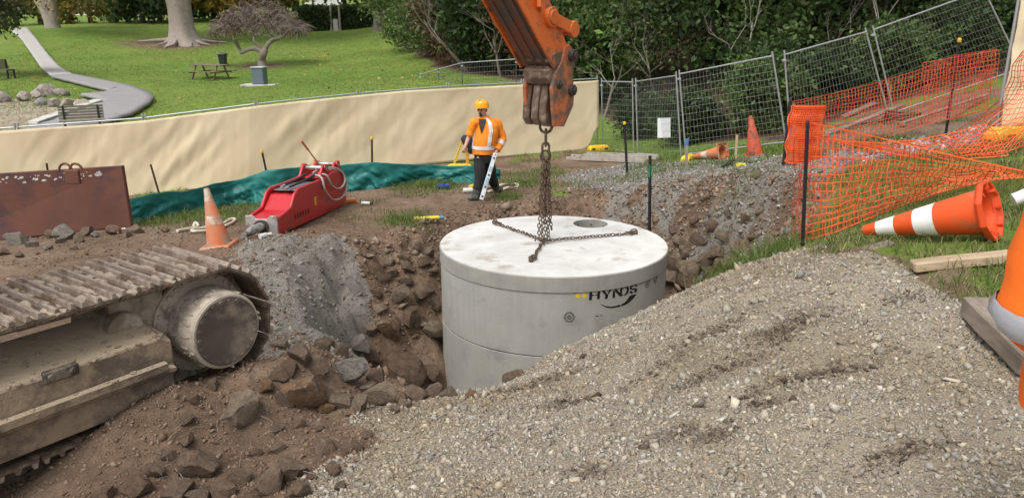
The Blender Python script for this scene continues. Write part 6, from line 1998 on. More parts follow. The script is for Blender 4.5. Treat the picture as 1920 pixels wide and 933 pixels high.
def rock_me(seed, sub=3, cuts=9, rnd=.25):
    rr = np.random.default_rng(seed)
    b = bmesh.new(); bmesh.ops.create_icosphere(b, subdivisions=sub, radius=1)
    V = np.array([v.co[:] for v in b.verts])
    for _ in range(cuts):
        nn = rr.normal(size=3); nn /= np.linalg.norm(nn)
        h = rr.uniform(.34, .72)
        d = V @ nn
        V = V - np.outer(np.maximum(d - h, 0) * (.97), nn)
    V *= 1 + .10 * noise3(V[:, 0] * 1.7 + seed, V[:, 1] * 1.7, V[:, 2] * 1.7)[:, None] + .07 * noise3(V[:, 0] * 3.6 + seed, V[:, 1] * 3.6, V[:, 2] * 3.6)[:, None] + .06 * noise3(V[:, 0] * 8 + seed, V[:, 1] * 8, V[:, 2] * 8)[:, None]
    V /= np.abs(V).max(0)
    for v, c in zip(b.verts, V): v.co = c
    me = bpy.data.meshes.new('rock'); b.to_mesh(me); b.free()
    shade(me, 20)
    return me
ROCKS = {}
def rock(p, size, m, label, group=None, seed=None, sq=(1, .85, .75), rz=None, tilt=.4, name='rock', cat='rock', sink=.3, cuts=12):
    seed = random.randrange(10) if seed is None else seed
    key = (seed, m.name, cuts)
    if key not in ROCKS:
        me = rock_me(seed, 3 if cuts > 5 else 3, cuts); me.materials.append(m); ROCKS[key] = me
    o = link(bpy.data.objects.new(name, ROCKS[key]))
    s = [size / 2 * q for q in sq]
    o.scale = s
    o.rotation_euler = (random.uniform(-tilt, tilt), random.uniform(-tilt, tilt), random.uniform(0, 6.28) if rz is None else rz)
    o.location = (p[0], p[1], p[2] + s[2] * (1 - 2 * sink))
    return tag(o, label, cat, group)
def prock(px_, py_, wpx, m, label, group=None, **kw):
    """rock whose middle is seen at a pixel, wpx wide in the photograph, lying on what the ray meets"""
    g = gpd(px_, py_ + wpx * .25)
    d = g[1] * CP + (CZ - g[2]) * SP
    return rock(g, wpx / FPX * d, m, label, group, **kw)
random.seed(21)
# large single ones
for a in ((448, 768, 100, M_RTAN, 'big tan boulder on the spoil heap between track and pit', 3), (578, 728, 112, M_ROCHRE, 'orange and grey veined boulder at the near pit edge', 5),
          (388, 862, 104, M_RBROWN, 'large soil covered boulder low on the brown spoil heap', 7), (762, 672, 110, M_RBROWN, 'largest rounded brown boulder in the pit wall beside the tank', 2),
          (735, 610, 66, M_ROCHRE, 'tilted slab with pale top face in the pit wall', 8), (652, 688, 84, M_RGREY, 'grey dusty boulder below the stone chips in the pit', 1),
          (668, 642, 58, M_RGREY, 'grey rock with sheltered dark side under the stone chips', 4), (606, 838, 58, M_RBROWN, 'round brown clod at the edge of the spoil heap', 6),
          (560, 654, 70, M_RBROWN, 'brown broken rock just behind the track sprocket', 0), (628, 874, 44, M_RBROWN, 'small round brown clod lying on the gravel edge', 6),
          (720, 735, 90, M_RTAN, 'flat tan rock slab on the near pit rim', 9), (960, 702, 46, M_RBROWN, 'brown stone wedged between tank and gravel', 3)):
    prock(a[0], a[1], a[2], a[3], a[4], seed=a[5], cuts=6 if 'round' in a[4] else 13)
grp = [
    ('rocks in the pit wall beside the tank', 'brown rock lodged in the earth wall between chips and tank', [M_RBROWN, M_RBROWN, M_RTAN],
     [(752, 478, 26), (780, 462, 30), (806, 470, 28), (796, 490, 34), (770, 500, 34), (738, 505, 26), (812, 500, 30), (720, 520, 30), (705, 545, 24), (745, 545, 44), (790, 540, 54), (812, 560, 36), (715, 575, 40), (770, 585, 60), (806, 612, 50), (700, 610, 34), (690, 662, 40), (640, 655, 44), (610, 640, 46), (590, 676, 56), (545, 685, 44), (530, 640, 40), (520, 700, 40), (700, 700, 46), (812, 690, 40), (730, 490, 22), (758, 522, 30)]),
    ('rocks in the far pit wall', 'dark brown rock in the stony pit wall right of the tank', [M_RBROWN, M_RBROWN, M_RTAN],
     [(1268, 492, 50), (1300, 500, 56), (1292, 468, 40), (1326, 482, 54), (1310, 446, 34), (1345, 468, 44), (1360, 440, 36), (1336, 422, 30), (1276, 452, 32), (1330, 510, 44), (1285, 520, 50), (1365, 395, 22), (1395, 408, 26), (1265, 430, 26), (1378, 455, 34), (1350, 495, 40), (1410, 440, 24), (1300, 410, 24), (1255, 470, 30), (1262, 515, 40)]),
    ('rocks along the near pit rim', 'tan rock on the near rim of the pit', [M_RTAN, M_RBROWN, M_ROCHRE],
     [(640, 745, 54), (672, 755, 44), (775, 738, 50), (808, 732, 44), (846, 732, 40), (690, 728, 40), (530, 742, 46), (500, 715, 42), (755, 752, 34), (610, 765, 36), (880, 738, 26), (655, 770, 26), (740, 765, 24)]),
    ('clods of the spoil heap', 'brown earth clod on the spoil heap beside the track', [M_RBROWN],
     [(540, 880, 64), (500, 905, 70), (455, 890, 54), (330, 915, 70), (250, 912, 64), (290, 880, 40), (570, 912, 48), (668, 832, 40), (480, 845, 30), (520, 835, 36), (420, 920, 60), (640, 910, 30), (590, 890, 28), (345, 820, 40), (310, 850, 34), (520, 800, 28), (560, 790, 34), (470, 930, 50), (380, 930, 52), (200, 925, 44), (350, 780, 36), (400, 720, 34), (365, 745, 30), (690, 815, 26), (600, 800, 22), (545, 925, 30)]),
    ('rubble in front of the steel plate', 'rough grey brown rubble stone below the rusty plate', [M_RTAN, M_RGREY, M_RBROWN],
     [(32, 446, 44), (75, 433, 34), (98, 437, 26), (138, 418, 26), (128, 434, 48), (162, 432, 34), (187, 424, 24), (58, 456, 24), (110, 450, 22), (150, 446, 28), (212, 430, 30), (258, 428, 34), (240, 440, 18), (12, 470, 26), (90, 462, 20), (180, 440, 18), (290, 432, 20), (310, 430, 16), (140, 462, 20), (40, 476, 20)]),
]
for g_, lb, ms, L in grp:
    for (x, y, w) in L:
        prock(x, y, w * 1.12, random.choice(ms), lb, g_)
# scattered smaller stones
for (x, y, w, lb) in ((690, 808, 24, 'lone brown stone where soil meets gravel'), (1090, 668, 22, 'reddish stone on the gravel crest in front of the tank')):
    prock(x, y, w, M_RBROWN, lb)
# ------------------------------------------------------------------ trees and bushes
M_BARK = mat('grey_brown_bark', (.20, .165, .135), (.12, .095, .075), scale=5, rough=.9, bump=.6, bscale=12)
M_BARKP = mat('pale_bark', (.36, .31, .265), (.24, .20, .17), scale=4, rough=.9, bump=.5, bscale=10)
M_BARKD = mat('dark_bark', (.07, .055, .045), (.045, .036, .03), scale=5, rough=.95, bump=.5, bscale=12)
M_TWIG = mat('lichen_twigs', (.27, .235, .20), (.17, .14, .12), scale=8, rough=.95, bump=.2)
M_TWIGR = mat('reddish_twigs', (.13, .075, .06), (.09, .055, .046), scale=8, rough=.95, bump=.0)
M_LEAF = leaf_mat('leaves', (1, 1, 1))
def limbs(mb, p, d, L, r, depth, rg_, spread=.7, n=6, tips=None, up=.15, seg=4, shrink=.68, kids=(2, 3), gnarl=.16):
    pts, rs = [p.copy()], [r]
    q = p.copy(); dd = d.normalized()
    for i in range(seg):
        dd = (dd + Vector((rg_.uniform(-1, 1), rg_.uniform(-1, 1), rg_.uniform(-.6, .8))) * gnarl + Vector((0, 0, up * .3))).normalized()
        q = q + dd * (L / seg)
        pts.append(q.copy()); rs.append(r * (1 - .42 * (i + 1) / seg))
    mb.tube(pts, rs, n, caps=False)
    if tips is not None and depth <= 1:
        tips.append((q.copy(), dd.copy()))
        tips.append((pts[len(pts) // 2].copy(), dd.copy()))
    if depth > 0:
        for k in range(rg_.randint(*kids)):
            nd = (dd + Vector((rg_.uniform(-1, 1), rg_.uniform(-1, 1), rg_.uniform(-.5, .9))) * spread).normalized()
            i = rg_.randint(max(1, seg - 2), seg)
            limbs(mb, pts[i], nd, L * rg_.uniform(.6, .85), rs[i] * shrink, depth - 1, rg_, spread, max(3, n - 1), tips, up, seg, shrink, kids, gnarl)
def leaf_cloud(name, centers, per, spread, size, cols, parent, o, seed, m=M_LEAF, droop=.0, thin=.55):
    rr = np.random.default_rng(seed)
    C = np.array([tuple(c) for c in centers], float) - np.array(o)
    n = len(C) * per
    P = np.repeat(C, per, 0) + rr.normal(0, 1, (n, 3)) * np.array(spread)
    s = size * np.exp(rr.normal(0, .3, n))
    M = rot_from(rr, n)
    a = M[:, :, 0] * s[:, None]; b = M[:, :, 1] * (s * thin)[:, None]
    if droop: a[:, 2] -= droop * s
    V = np.stack([P - a, P - b * .9, P + a, P + b * .9], 1)
    F = np.arange(n * 4).reshape(n, 4)
    me = raw_mesh(name, V.reshape(-1, 3), F)
    cols = np.array(cols)
    clump = np.exp(rr.normal(0, .30, (len(C), 1)))
    c = cols[rr.integers(0, len(cols), n)] * np.exp(rr.normal(0, .22, (n, 1))) * np.repeat(clump, per, 0)
    point_color(me, 'tint', np.repeat(c, 4, 0))
    me.materials.append(m)
    return link(bpy.data.objects.new(name, me), parent)
DG = [(.030, .058, .016), (.045, .080, .020), (.025, .045, .014), (.060, .095, .028)]
MG = [(.065, .115, .026), (.085, .14, .035), (.05, .09, .022), (.10, .13, .04)]
LG = [(.105, .155, .045), (.13, .18, .06), (.08, .125, .035), (.15, .17, .07)]
BR = [(.13, .075, .04), (.17, .10, .05), (.10, .065, .035), (.07, .07, .03)]
YL = [(.32, .21, .035), (.26, .17, .04), (.38, .27, .05), (.17, .145, .04)]
OL = [(.14, .125, .035), (.19, .155, .04), (.11, .115, .035), (.24, .165, .045)]
def tree(name, base, H, rad, cols, label, group=None, nclump=60, per=120, leaf=.11, trunk=.14, seed=0, bark=None, low=.15, clump=.38, stems=1, cat='tree', kids=(2, 3), squash=1.0):
    rg_ = random.Random(seed); rr = np.random.default_rng(seed)
    o = Vector(base)
    root = empty(name, tuple(o), label=label, cat=cat, group=group)
    mb = MB(); tips = []
    for k in range(stems):
        d = Vector((rg_.uniform(-.35, .35), rg_.uniform(-.35, .35), 1)) if stems > 1 else Vector((rg_.uniform(-.1, .1), rg_.uniform(-.1, .1), 1))
        limbs(mb, Vector((rg_.uniform(-.1, .1) * stems, rg_.uniform(-.1, .1) * stems, -.15)), d, H * .42, trunk, 3, rg_, .75, 7, tips, .2, 4, .66, kids)
    mb.build('trunk', bark or M_BARK, root, smooth=60, fix=False)
    cs = []
    while len(cs) < nclump:
        v = rr.normal(size=3); v /= np.linalg.norm(v)
        k = rr.uniform(.35, 1.0) ** .5
        p = np.array([v[0] * rad * k, v[1] * rad * k, H * (low + (1 - low) * .5) + v[2] * k * H * (1 - low) * .5])
        p[:2] *= 1 + .25 * math.sin(len(cs) * 2.4)
        cs.append(Vector(p) + o)
    for p, d in tips[::2]:
        if p.z > H * low: cs.append(p + o)
    leaf_cloud('crown', cs, per, (clump, clump, clump * .7 * squash), leaf, cols, root, o, seed + 5)
    return root
def tz(x, y): return (x, y, gz(x, y) - .05)
# the bush behind the wire fence: front row first, then deeper and darker
bushes = []
for (bx, by, H_, rd, c_, lb) in (
    (752, 66, 5.4, 2.6, LG, 'pale leafy bush at the top corner of the lawn'), (785, 92, 5.0, 2.3, MG, 'mid green bush on the lawn edge beyond the fence'),
    (812, 106, 4.4, 1.8, LG, 'light green rounded bush on the bank above the lawn'), (858, 118, 4.6, 2.0, BR, 'russet brown bush above the lawn edge'), (905, 130, 4.4, 1.9, DG, 'dark bush overhanging the bank beyond the beige cloth'),
    (955, 134, 4.6, 1.9, DG, 'dark bush left behind the excavator arm'), (1000, 138, 4.8, 2.0, BR, 'brown leaved tree behind the excavator arm')):
    q_ = gp(bx, by); bushes.append((q_[0], q_[1], H_, rd, c_, lb))
bushes += [
    (3.0, 30.2, 4.2, 1.6, MG, 'round green bush close behind the excavator hitch'), (4.2, 37.0, 5.4, 2.2, DG, 'dark bush deep behind the excavator hitch'),
    (5.6, 31.5, 5.0, 2.1, LG, 'bright feathery tree right of the excavator arm'),
    (7.6, 29.5, 5.6, 2.3, DG, 'dark tree behind the bare branched tree'), (9.6, 27.0, 5.6, 2.3, MG, 'leafy evergreen tree above the middle of the wire fence'),
    (11.6, 25.2, 5.8, 2.3, DG, 'dark evergreen tree above the leaning fence panel'), (13.8, 24.2, 5.8, 2.3, DG, 'dark evergreen tree above the uphill fence panel'),
    (16.2, 23.6, 6.0, 2.4, MG, 'evergreen tree behind the upright beige cloth'),
]
for i, (x, y, H_, rd, c_, lb) in enumerate(bushes):
    tree('bush_tree', tz(x, y), H_, rd, c_, lb, 'trees beyond the wire fence', nclump=74, per=76, leaf=.104 if c_ is not LG else .08, seed=40 + i, low=.02, stems=2, trunk=.09, bark=M_BARKD)
back = [(3.5, 46, 8, 3.2), (6.5, 41, 8, 3.2), (9.5, 37, 8, 3.2), (12.5, 32.5, 8, 3.2), (15.5, 29, 8, 3.2), (19, 27, 8, 3.2), (23, 27, 8, 3.2), (2, 56, 9, 3.6), (8, 49, 9, 3.6), (14, 42, 9, 3.6), (20, 35, 9, 3.6), (-3, 63, 8, 3.2)]
for i, (x, y, H_, rd) in enumerate(back):
    tree('forest_tree', tz(x, y), H_, rd, DG if i % 3 else BR, 'tall dark tree deep in the bush', 'dark trees deep in the bush', nclump=60, per=46, leaf=.22, seed=80 + i, low=.0, stems=1, trunk=.2, bark=M_BARKD, clump=.6)
shr = [(5.2, 22.6, 1.5, .8, DG, 'low dark shrub behind the fence notice'), (6.9, 21.4, 2.0, 1.1, MG, 'leafy shrub pressed against the fence behind the standing cone'), (8.6, 21.6, 1.9, 1.1, DG, 'dark shrub behind the rolled netting'),
       (10.4, 21.8, 2.0, 1.2, MG, 'green shrub behind the leaning fence panel'), (12.6, 21.8, 2.0, 1.2, DG, 'dark shrub behind the uphill fence panel'), (4.4, 25.0, 1.3, .8, DG, 'small shrub on the grass strip beyond the fence'),
       (7.6, 23.5, 2.4, 1.2, DG, 'taller dark shrub deep behind the standing cone'), (14.5, 21.9, 2.2, 1.2, DG, 'dark shrub beside the upright beige cloth')]
for i, (x, y, H_, rd, c_, lb) in enumerate(shr):
    tree('shrub', tz(x, y), H_, rd, c_, lb, 'shrubs along the wire fence', nclump=46, per=80, leaf=.062, seed=120 + i, low=.0, stems=3, trunk=.03, cat='shrub', clump=.22, bark=M_BARKD)
# bare trees in front of the bush
def bare(base, label, H, r, lean, seed, m=M_BARKP, depth=4, spread=.8, kids=(2, 3), up=.1):
    o = Vector(base); root = empty('bare_tree', tuple(o), label=label, cat='tree')
    rg_ = random.Random(seed); mb = MB()
    limbs(mb, Vector((0, 0, -.1)), Vector(lean), H * .35, r, depth, rg_, spread, 7, None, up, 5, .62, kids, .13)
    mb.build('trunk_and_limbs', m, root, smooth=60, fix=False)
    return root
bare(tz(7.3, 24.3), 'bare tree with pale forking limbs behind the wire fence', 5.2, .085, (-.25, -.1, 1), 5)
bare(tz(9.0, 23.6), 'bare thin tree among the shrubs behind the standing cone', 4.6, .05, (.2, -.15, 1), 51, M_TWIG, 4, .9)
bare(tz(11.2, 23.0), 'bare thin tree above the leaning fence panel', 4.8, .05, (-.3, -.15, 1), 57, M_TWIG, 4, .9)
bare(tz(3.3, 28.0), 'bare twiggy tree beside the excavator hitch', 4.6, .06, (.3, -.15, 1), 61, M_TWIG, 4, .95)
bare(tz(5.2, 26.2), 'bare leaning tree with long thin branches above the fence', 4.6, .06, (-.55, -.1, .9), 9)
bare(tz(1.9, 35.0), 'bare grey twisted tree left of the excavator arm', 6.0, .09, (-.35, -.4, .9), 14, M_TWIG, 4, .95)
_q = gp(880, 132); bare((_q[0], _q[1] - .8, _q[2]), 'bare grey tree arching over the bank left of the arm', 6.0, .09, (-.5, -.4, .8), 31, M_TWIG, 4, .95)
_q = gp(940, 140); bare((_q[0], _q[1] - .8, _q[2]), 'bare tangled twigs on the bank beside the arm', 5.0, .07, (-.3, -.3, .9), 37, M_TWIG, 4, 1.0)
bare(tz(3.8, 32.0), 'bare grey branches right behind the excavator arm', 5.6, .08, (.15, -.2, 1), 23, M_TWIG, 4, .9)

# ------------------------------------------------------------------ park trees
# big spreading tree with flared roots
def park_tree():
    b = gp(345, 84); o = Vector((b[0], b[1], b[2]))
    root = empty('large_tree', tuple(o), label='massive old tree with flared roots on the lawn', cat='tree')
    s = b[1] * CP / FPX
    mb = MB()
    prof = [(-.3, 1.9), (.15, 1.35), (.6, .98), (1.4, .80), (2.4, .78), (3.4, .86), (4.2, .95)]
    rings = []
    for z, r in prof:
        rings.append([Vector((r * (1 + .12 * math.sin(5 * t + z) + .06 * math.sin(11 * t)) * math.cos(t), r * (1 + .12 * math.sin(5 * t + z)) * math.sin(t), z)) for t in [2 * PI * i / 22 for i in range(22)]])
    mb.loft(rings)
    rg_ = random.Random(4); tips = []
    for d, L, r in (((-.9, .0, .8), 5.5, .5), ((-.35, .2, 1), 5, .5), ((.4, 0, 1), 5, .5), ((.9, .1, .75), 5.5, .42), ((-1, -.2, .35), 5.5, .3), ((1, -.2, .3), 5.5, .25)):
        limbs(mb, Vector((d[0] * .4, 0, 3.6)), Vector(d), L, r, 3, rg_, .7, 8, tips, .05, 5, .66, (2, 3), .14)
    mb.build('trunk', M_BARKP, root, smooth=60, fix=False)
    for k in range(9):
        t = R(200 + k * 36); rg2 = random.Random(k)
        mb = MB(); L = rg2.uniform(2.0, 3.6)
        mb.tube([Vector((math.cos(t) * q * L, math.sin(t) * q * L, .34 * (1 - q) + .06 + (gz(o.x + math.cos(t) * q * L, o.y + math.sin(t) * q * L) - o.z) * 1.0)) + Vector((.12 * math.sin(q * 9 + k), 0, 0)) for q in [.25 + i * .1 for i in range(8)]], [.20 - .022 * i for i in range(8)], 6)
        mb.build('root', M_BARKP, root, smooth=60)
    cs = [o + p for p, d in tips if p.z > 3.4]
    rr = np.random.default_rng(2)
    cs += [o + Vector((rr.uniform(-6, 6), rr.uniform(-4, 4), rr.uniform(6.5, 11))) for _ in range(90)]
    leaf_cloud('crown', cs, 45, (.7, .7, .5), .19, YL + OL, root, o, 33)
park_tree()
# gnarled bare tree with a twiggy dome
def gnarled():
    b = gp(492, 124); o = Vector((b[0], b[1], b[2])); Yg = b[1]
    root = empty('gnarled_tree', tuple(o), label='gnarled bare tree with crooked limbs and twiggy dome on the lawn', cat='tree')
    def G(x, y, dy=0): return Vector(dep(x, y, Yg + dy)) - o
    mb = MB(); tips = []
    main = [([(492, 127), (491, 112), (494, 100), (497, 94)], [.30, .22, .20, .17]),
            ([(494, 99), (480, 92), (466, 93), (452, 99), (447, 88), (440, 76), (436, 70)], [.15, .13, .11, .105, .10, .085, .07]),
            ([(497, 95), (502, 84), (512, 75), (528, 70), (537, 60), (545, 50)], [.15, .13, .12, .10, .08, .06]),
            ([(491, 98), (484, 84), (476, 76), (480, 62), (474, 50)], [.12, .10, .085, .07, .05]),
            ([(438, 72), (440, 56), (452, 54), (470, 60), (478, 68)], [.07, .065, .06, .05, .04]),
            ([(440, 60), (432, 46), (420, 44)], [.09, .07, .05]), ([(537, 60), (556, 52), (566, 56)], [.09, .07, .05]), ([(528, 70), (520, 50), (512, 36)], [.1, .08, .05])]
    rg_ = random.Random(3)
    for k, (pts, rs) in enumerate(main):
        P_ = arc([G(x, y, rg_.uniform(-.5, .5) if i > 1 else 0) for i, (x, y) in enumerate(pts)])
        R_ = list(np.interp(np.linspace(0, 1, len(P_)), np.linspace(0, 1, len(rs)), rs))
        mb.tube(P_, R_, 8)
        tips += [P_[-1], P_[-9], P_[len(P_) // 2]] if k else []
    mb.build('trunk', M_BARKP, root, smooth=60, fix=False)
    for nm, m, seed, cnt in (('twigs', M_TWIG, 5, 520), ('twigs', M_TWIGR, 6, 620)):
        mb = MB(); rg_ = random.Random(seed)
        for i in range(cnt):             # arching twigs filling a wide flat dome
            a = rg_.uniform(0, 2 * PI); q = math.sqrt(rg_.uniform(.02, 1))
            c = G(486, 50); p = Vector((c.x + math.cos(a) * q * 2.75, c.y + math.sin(a) * q * 2.2, c.z + 1.55 * (1 - q * q) * rg_.uniform(.1, 1.05) - .55 * q * rg_.uniform(0, 1)))
            d = Vector((math.cos(a) * .8, math.sin(a) * .8, .5)) + Vector((rg_.uniform(-1, 1), rg_.uniform(-1, 1), rg_.uniform(-.6, .6)))
            d.normalize(); L = rg_.uniform(.5, 1.1)
            mb.tube([p - d * L * .5, p + Vector((0, 0, .10)), p + d * L * .5 - Vector((0, 0, .22 * q))], [.02, .016, .008], 3, caps=False)
        o_ = mb.build(nm, m, root, fix=False); o_['kind'] = 'stuff'
gnarled()
# pale two stemmed tree
b = gp(100, 53); o = Vector(b); root = empty('two_stemmed_tree', tuple(o), label='pale barked two stemmed tree beside the top of the path', cat='tree')
mb = MB(); Yt = b[1]
def G2(x, y, dy=0): return Vector(dep(x, y, Yt + dy)) - o
rg_ = random.Random(8); tips = []
mb.tube(arc([G2(101, 56), G2(94, 36), G2(84, 16), G2(70, -4), G2(60, -40)]), list(np.linspace(.62, .25, 33)), 9)
mb.tube(arc([G2(101, 54), G2(100, 32), G2(98, 8), G2(99, -30)]), list(np.linspace(.5, .28, 25)), 9)
mb.tube(arc([G2(92, 30), G2(88, 10), G2(90, -14)]), list(np.linspace(.22, .12, 17)), 7)
for q_, d in ((G2(60, -40), (-.3, 0, 1)), (G2(99, -30), (.3, 0, 1)), (G2(90, -14), (.1, .1, 1))): limbs(mb, q_, Vector(d), 3.5, .2, 3, rg_, .8, 6, tips)
mb.build('trunk', M_BARKP, root, smooth=60, fix=False)
leaf_cloud('crown', [o + p for p, d in tips] + [o + G2(x, y) for x, y in ((110, 8), (125, 14), (140, 4), (160, 12), (175, 6))], 60, (.9, .9, .45), .16, OL + YL, root, o, 3)
# leafy tree hanging in from the left
b = Vector(tz(*dep(-120, 90, 37)[:2])); 
lt = empty('leafy_tree', tuple(b), label='olive leaved tree hanging low over the path', cat='tree')
mb = MB(); tips = []; limbs(mb, Vector((0, 0, -.2)), Vector((.25, 0, 1)), 2.6, .25, 3, random.Random(2), .8, 8, tips); mb.build('trunk', M_BARKD, lt, smooth=60, fix=False)
rr = np.random.default_rng(9)
cs = [Vector(dep(x, y, 37 + rr.uniform(-1.4, 1.4))) for x, y in zip(rr.uniform(-180, 36, 130), rr.uniform(-60, 48, 130)) if y < 52 - max(0, x - 10) * .5]
leaf_cloud('crown', cs, 110, (.32, .32, .22), .075, [(.10, .10, .045), (.075, .09, .04), (.13, .115, .055), (.055, .07, .03)], lt, b, 7)
# row of trees along the top of the park
far = [(30, 28, 92, DG), (135, 32, 88, OL), (215, 42, 80, OL), (268, 43, 76, DG), (170, 33, 96, YL), (300, 40, 88, OL), (400, 48, 84, DG), (430, 52, 78, YL), (75, 28, 100, DG), (240, 36, 100, DG), (460, 46, 92, DG), (520, 50, 90, OL), (560, 50, 98, YL), (650, 40, 96, OL), (700, 42, 100, YL), (360, 46, 100, DG)]
flab = ['dark conifer like tree far behind the leafy tree', 'olive tree at the top of the park near the path end', 'spreading tree with dark trunk beside the park lamp', 'dark round tree right of the park lamp', 'yellowing tree before the white house', 'olive tree beside the massive old tree', 'dark tree behind the massive old tree', 'yellow leaved small tree right of the massive old tree', 'dark tree behind the two stemmed tree', 'dark tree in the far row behind the lamp', 'dark tree behind the gnarled tree', 'olive tree behind the gnarled tree dome', 'yellow tree beside the white roof', 'olive tree behind the clipped hedge', 'golden tree behind the end of the hedge', 'dark tree far behind the old tree']
for i, (x, y, Y_, c_) in enumerate(far):
    p = dep(x, y, Y_); z_ = gz(p[0], p[1])
    tree('park_tree', (p[0], p[1], z_), 7.0, 4.2, c_, flab[i], 'trees along the top of the park', nclump=54, per=40, leaf=.31, seed=200 + i, low=.06 if i % 4 else .2, trunk=.30, clump=.8, bark=M_BARKD)
# clipped hedge
hb0, hb1 = dep(560, 57, 67), dep(742, 57, 66)
hc_ = (hb0 + hb1) / 2; zh = gz(hc_[0], hc_[1])
hd = empty('hedge', (hc_[0], hc_[1], zh), label='long clipped dark green hedge at the top of the lawn', cat='hedge')
Lh = hb1[0] - hb0[0]
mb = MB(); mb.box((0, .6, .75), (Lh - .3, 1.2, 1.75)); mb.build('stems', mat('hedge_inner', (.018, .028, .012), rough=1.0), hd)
rr = np.random.default_rng(4)
cs = [Vector((hc_[0] + rr.uniform(-Lh / 2, Lh / 2), hc_[1] + (rr.uniform(-.1, 1.2) if k % 3 == 0 else rr.uniform(-.1, .05)), zh + (1.75 if k % 3 == 0 else rr.uniform(0, 1.75)))) for k in range(420)]
leaf_cloud('foliage', cs, 34, (.16, .10, .12), .085, DG, hd, (hc_[0], hc_[1], zh), 12)
b = Vector(gp(712, 57)); tr_ = empty('tall_tree', tuple(b), label='tall straight grey trunk at the end of the hedge', cat='tree')
mb = MB(); mb.tube([Vector((0, 0, -.2)), Vector((.0, 0, .3)), Vector((.05, 0, 2)), Vector((-.05, 0, 5)), Vector((0, 0, 9))], [.75, .5, .4, .36, .25], 12); limbs(mb, Vector((0, 0, 8.5)), Vector((0, 0, 1)), 3, .22, 3, random.Random(1), .8); mb.build('trunk', M_BARK, tr_, smooth=60, fix=False)
leaf_cloud('crown', [b + Vector((rr.uniform(-3, 3), rr.uniform(-3, 3), rr.uniform(7, 13))) for _ in range(70)], 40, (.8, .8, .6), .2, OL, tr_, b, 13)

# ------------------------------------------------------------------ grass
def blades(name, X, Y, h, w, cols, label, rr, lean=.5, simple=False):
    n = len(X)
    Z = ground_z(X, Y)
    a = rr.uniform(0, 2 * PI, n)
    dx, dy = np.cos(a), np.sin(a)
    H_ = h * np.exp(rr.normal(0, .35, n)); ln = H_ * rr.uniform(.1, lean, n) * 2
    b = rr.uniform(0, 2 * PI, n)
    P0 = np.stack([X - dx * w / 2, Y - dy * w / 2, Z - .01], -1); P1 = np.stack([X + dx * w / 2, Y + dy * w / 2, Z - .01], -1)
    mx, my = X + np.cos(b) * ln * .4, Y + np.sin(b) * ln * .4
    P2 = np.stack([mx + dx * w * .4, my + dy * w * .4, Z + H_ * .62], -1); P3 = np.stack([mx - dx * w * .4, my - dy * w * .4, Z + H_ * .62], -1)
    T = np.stack([X + np.cos(b) * ln, Y + np.sin(b) * ln, Z + H_ * (1 - .35 * (ln / H_ > .7))], -1)
    V = np.stack([P0, P1, P2, T, P3], 1)
    F = (np.arange(n)[:, None, None] * 5 + np.array([(0, 1, 2), (0, 2, 4), (4, 2, 3)])[None]).reshape(-1, 3)
    if simple: F = np.arange(n)[:, None] * 5 + np.array([0, 1, 3])[None]
    me = raw_mesh(name, V.reshape(-1, 3), F)
    c = np.array(cols)[rr.integers(0, len(cols), n)] * np.exp(rr.normal(0, .2, (n, 1)))
    point_color(me, 'tint', np.repeat(c, 5, 0))
    me.materials.append(M_LEAF)
    return tag(link(bpy.data.objects.new(name, me)), label, kind='stuff')
rg3 = np.random.default_rng(17)
GC = [(.10, .16, .032), (.13, .19, .04), (.085, .13, .028), (.18, .20, .065), (.30, .25, .13), (.24, .20, .10)]
def clumped(n, x0, x1, y0, y1, keep, s=1.6, z=61., bias=.0, k=1.0):
    X, Y = rg3.uniform(x0, x1, n), rg3.uniform(y0, y1, n)
    w = fbm(X, Y, s, 3, z) * 1.6 + .45 + bias
    m = keep(X, Y) & (rg3.uniform(0, 1, n) < w)
    return X[m], Y[m]
X, Y = clumped(90000, 1.5, 6.5, 3.6, 9.6, lambda X, Y: (zfun(Z_GRS, X, Y, .5, 1.5) > -.25) & (poly_sd(PIT, X, Y) < .05) & in_view(X, Y, 1.8) & (zfun(Z_TAN, X, Y) < .05))
blades('rough_grass', X, Y, .055, .006, GC, 'rough green and straw coloured grass around the toppled cone', rg3, 1.0)
X, Y = clumped(16000, 1.3, 2.6, 5.2, 6.9, lambda X, Y: (np.exp(-((X - 1.98) / .35) ** 2 - ((Y - 6.1) / .45) ** 2) > rg3.uniform(0, 1, len(X))))
blades('grass_tufts', X, Y, .13, .007, GC[:4], 'lush grass tufts on the pit edge by the near picket', rg3, .8)
X, Y = clumped(70000, -9, 9, 11.5, 22.5, lambda X, Y: (poly_sd(PIT, X, Y) < -.1) & (fbm(X, Y, .55, 4, 77.) > .08) & (poly_sd(FENCE_LINE, X, Y) < .5))
blades('site_grass', X, Y, .07, .010, GC[:4], 'thin grass patches on the trampled soil near the fence', rg3, .9)
X, Y = clumped(26000, 1.5, 9.5, 15, 22, lambda X, Y: (np.exp(-((X - 5.6) / 2.4) ** 2 - ((Y - 17.6) / 1.5) ** 2) > .2) & (poly_sd(PIT, X, Y) < -.2))
blades('fence_grass', X, Y, .10, .012, GC[:4], 'uncut grass along the foot of the wire fence', rg3, .8)
for (x, y, r_, n_) in ((820, 348, .5, 1500), (790, 345, .6, 1500), (760, 414, .35, 900), (430, 400, .8, 1600), (330, 408, .6, 1200), (1000, 330, .8, 1200), (980, 345, .4, 700), (950, 372, .25, 500), (350, 392, .7, 900), (1390, 330, .4, 500), (1660, 265, .8, 1500)):
    g = gp(x, y); X, Y = g[0] + rg3.normal(0, r_ * .6, n_), g[1] + rg3.normal(0, r_, n_)
    blades('grass_patch', X, Y, .085, .009, GC[:4], 'patch of green grass on bare soil', rg3, .9)
path_poly = None
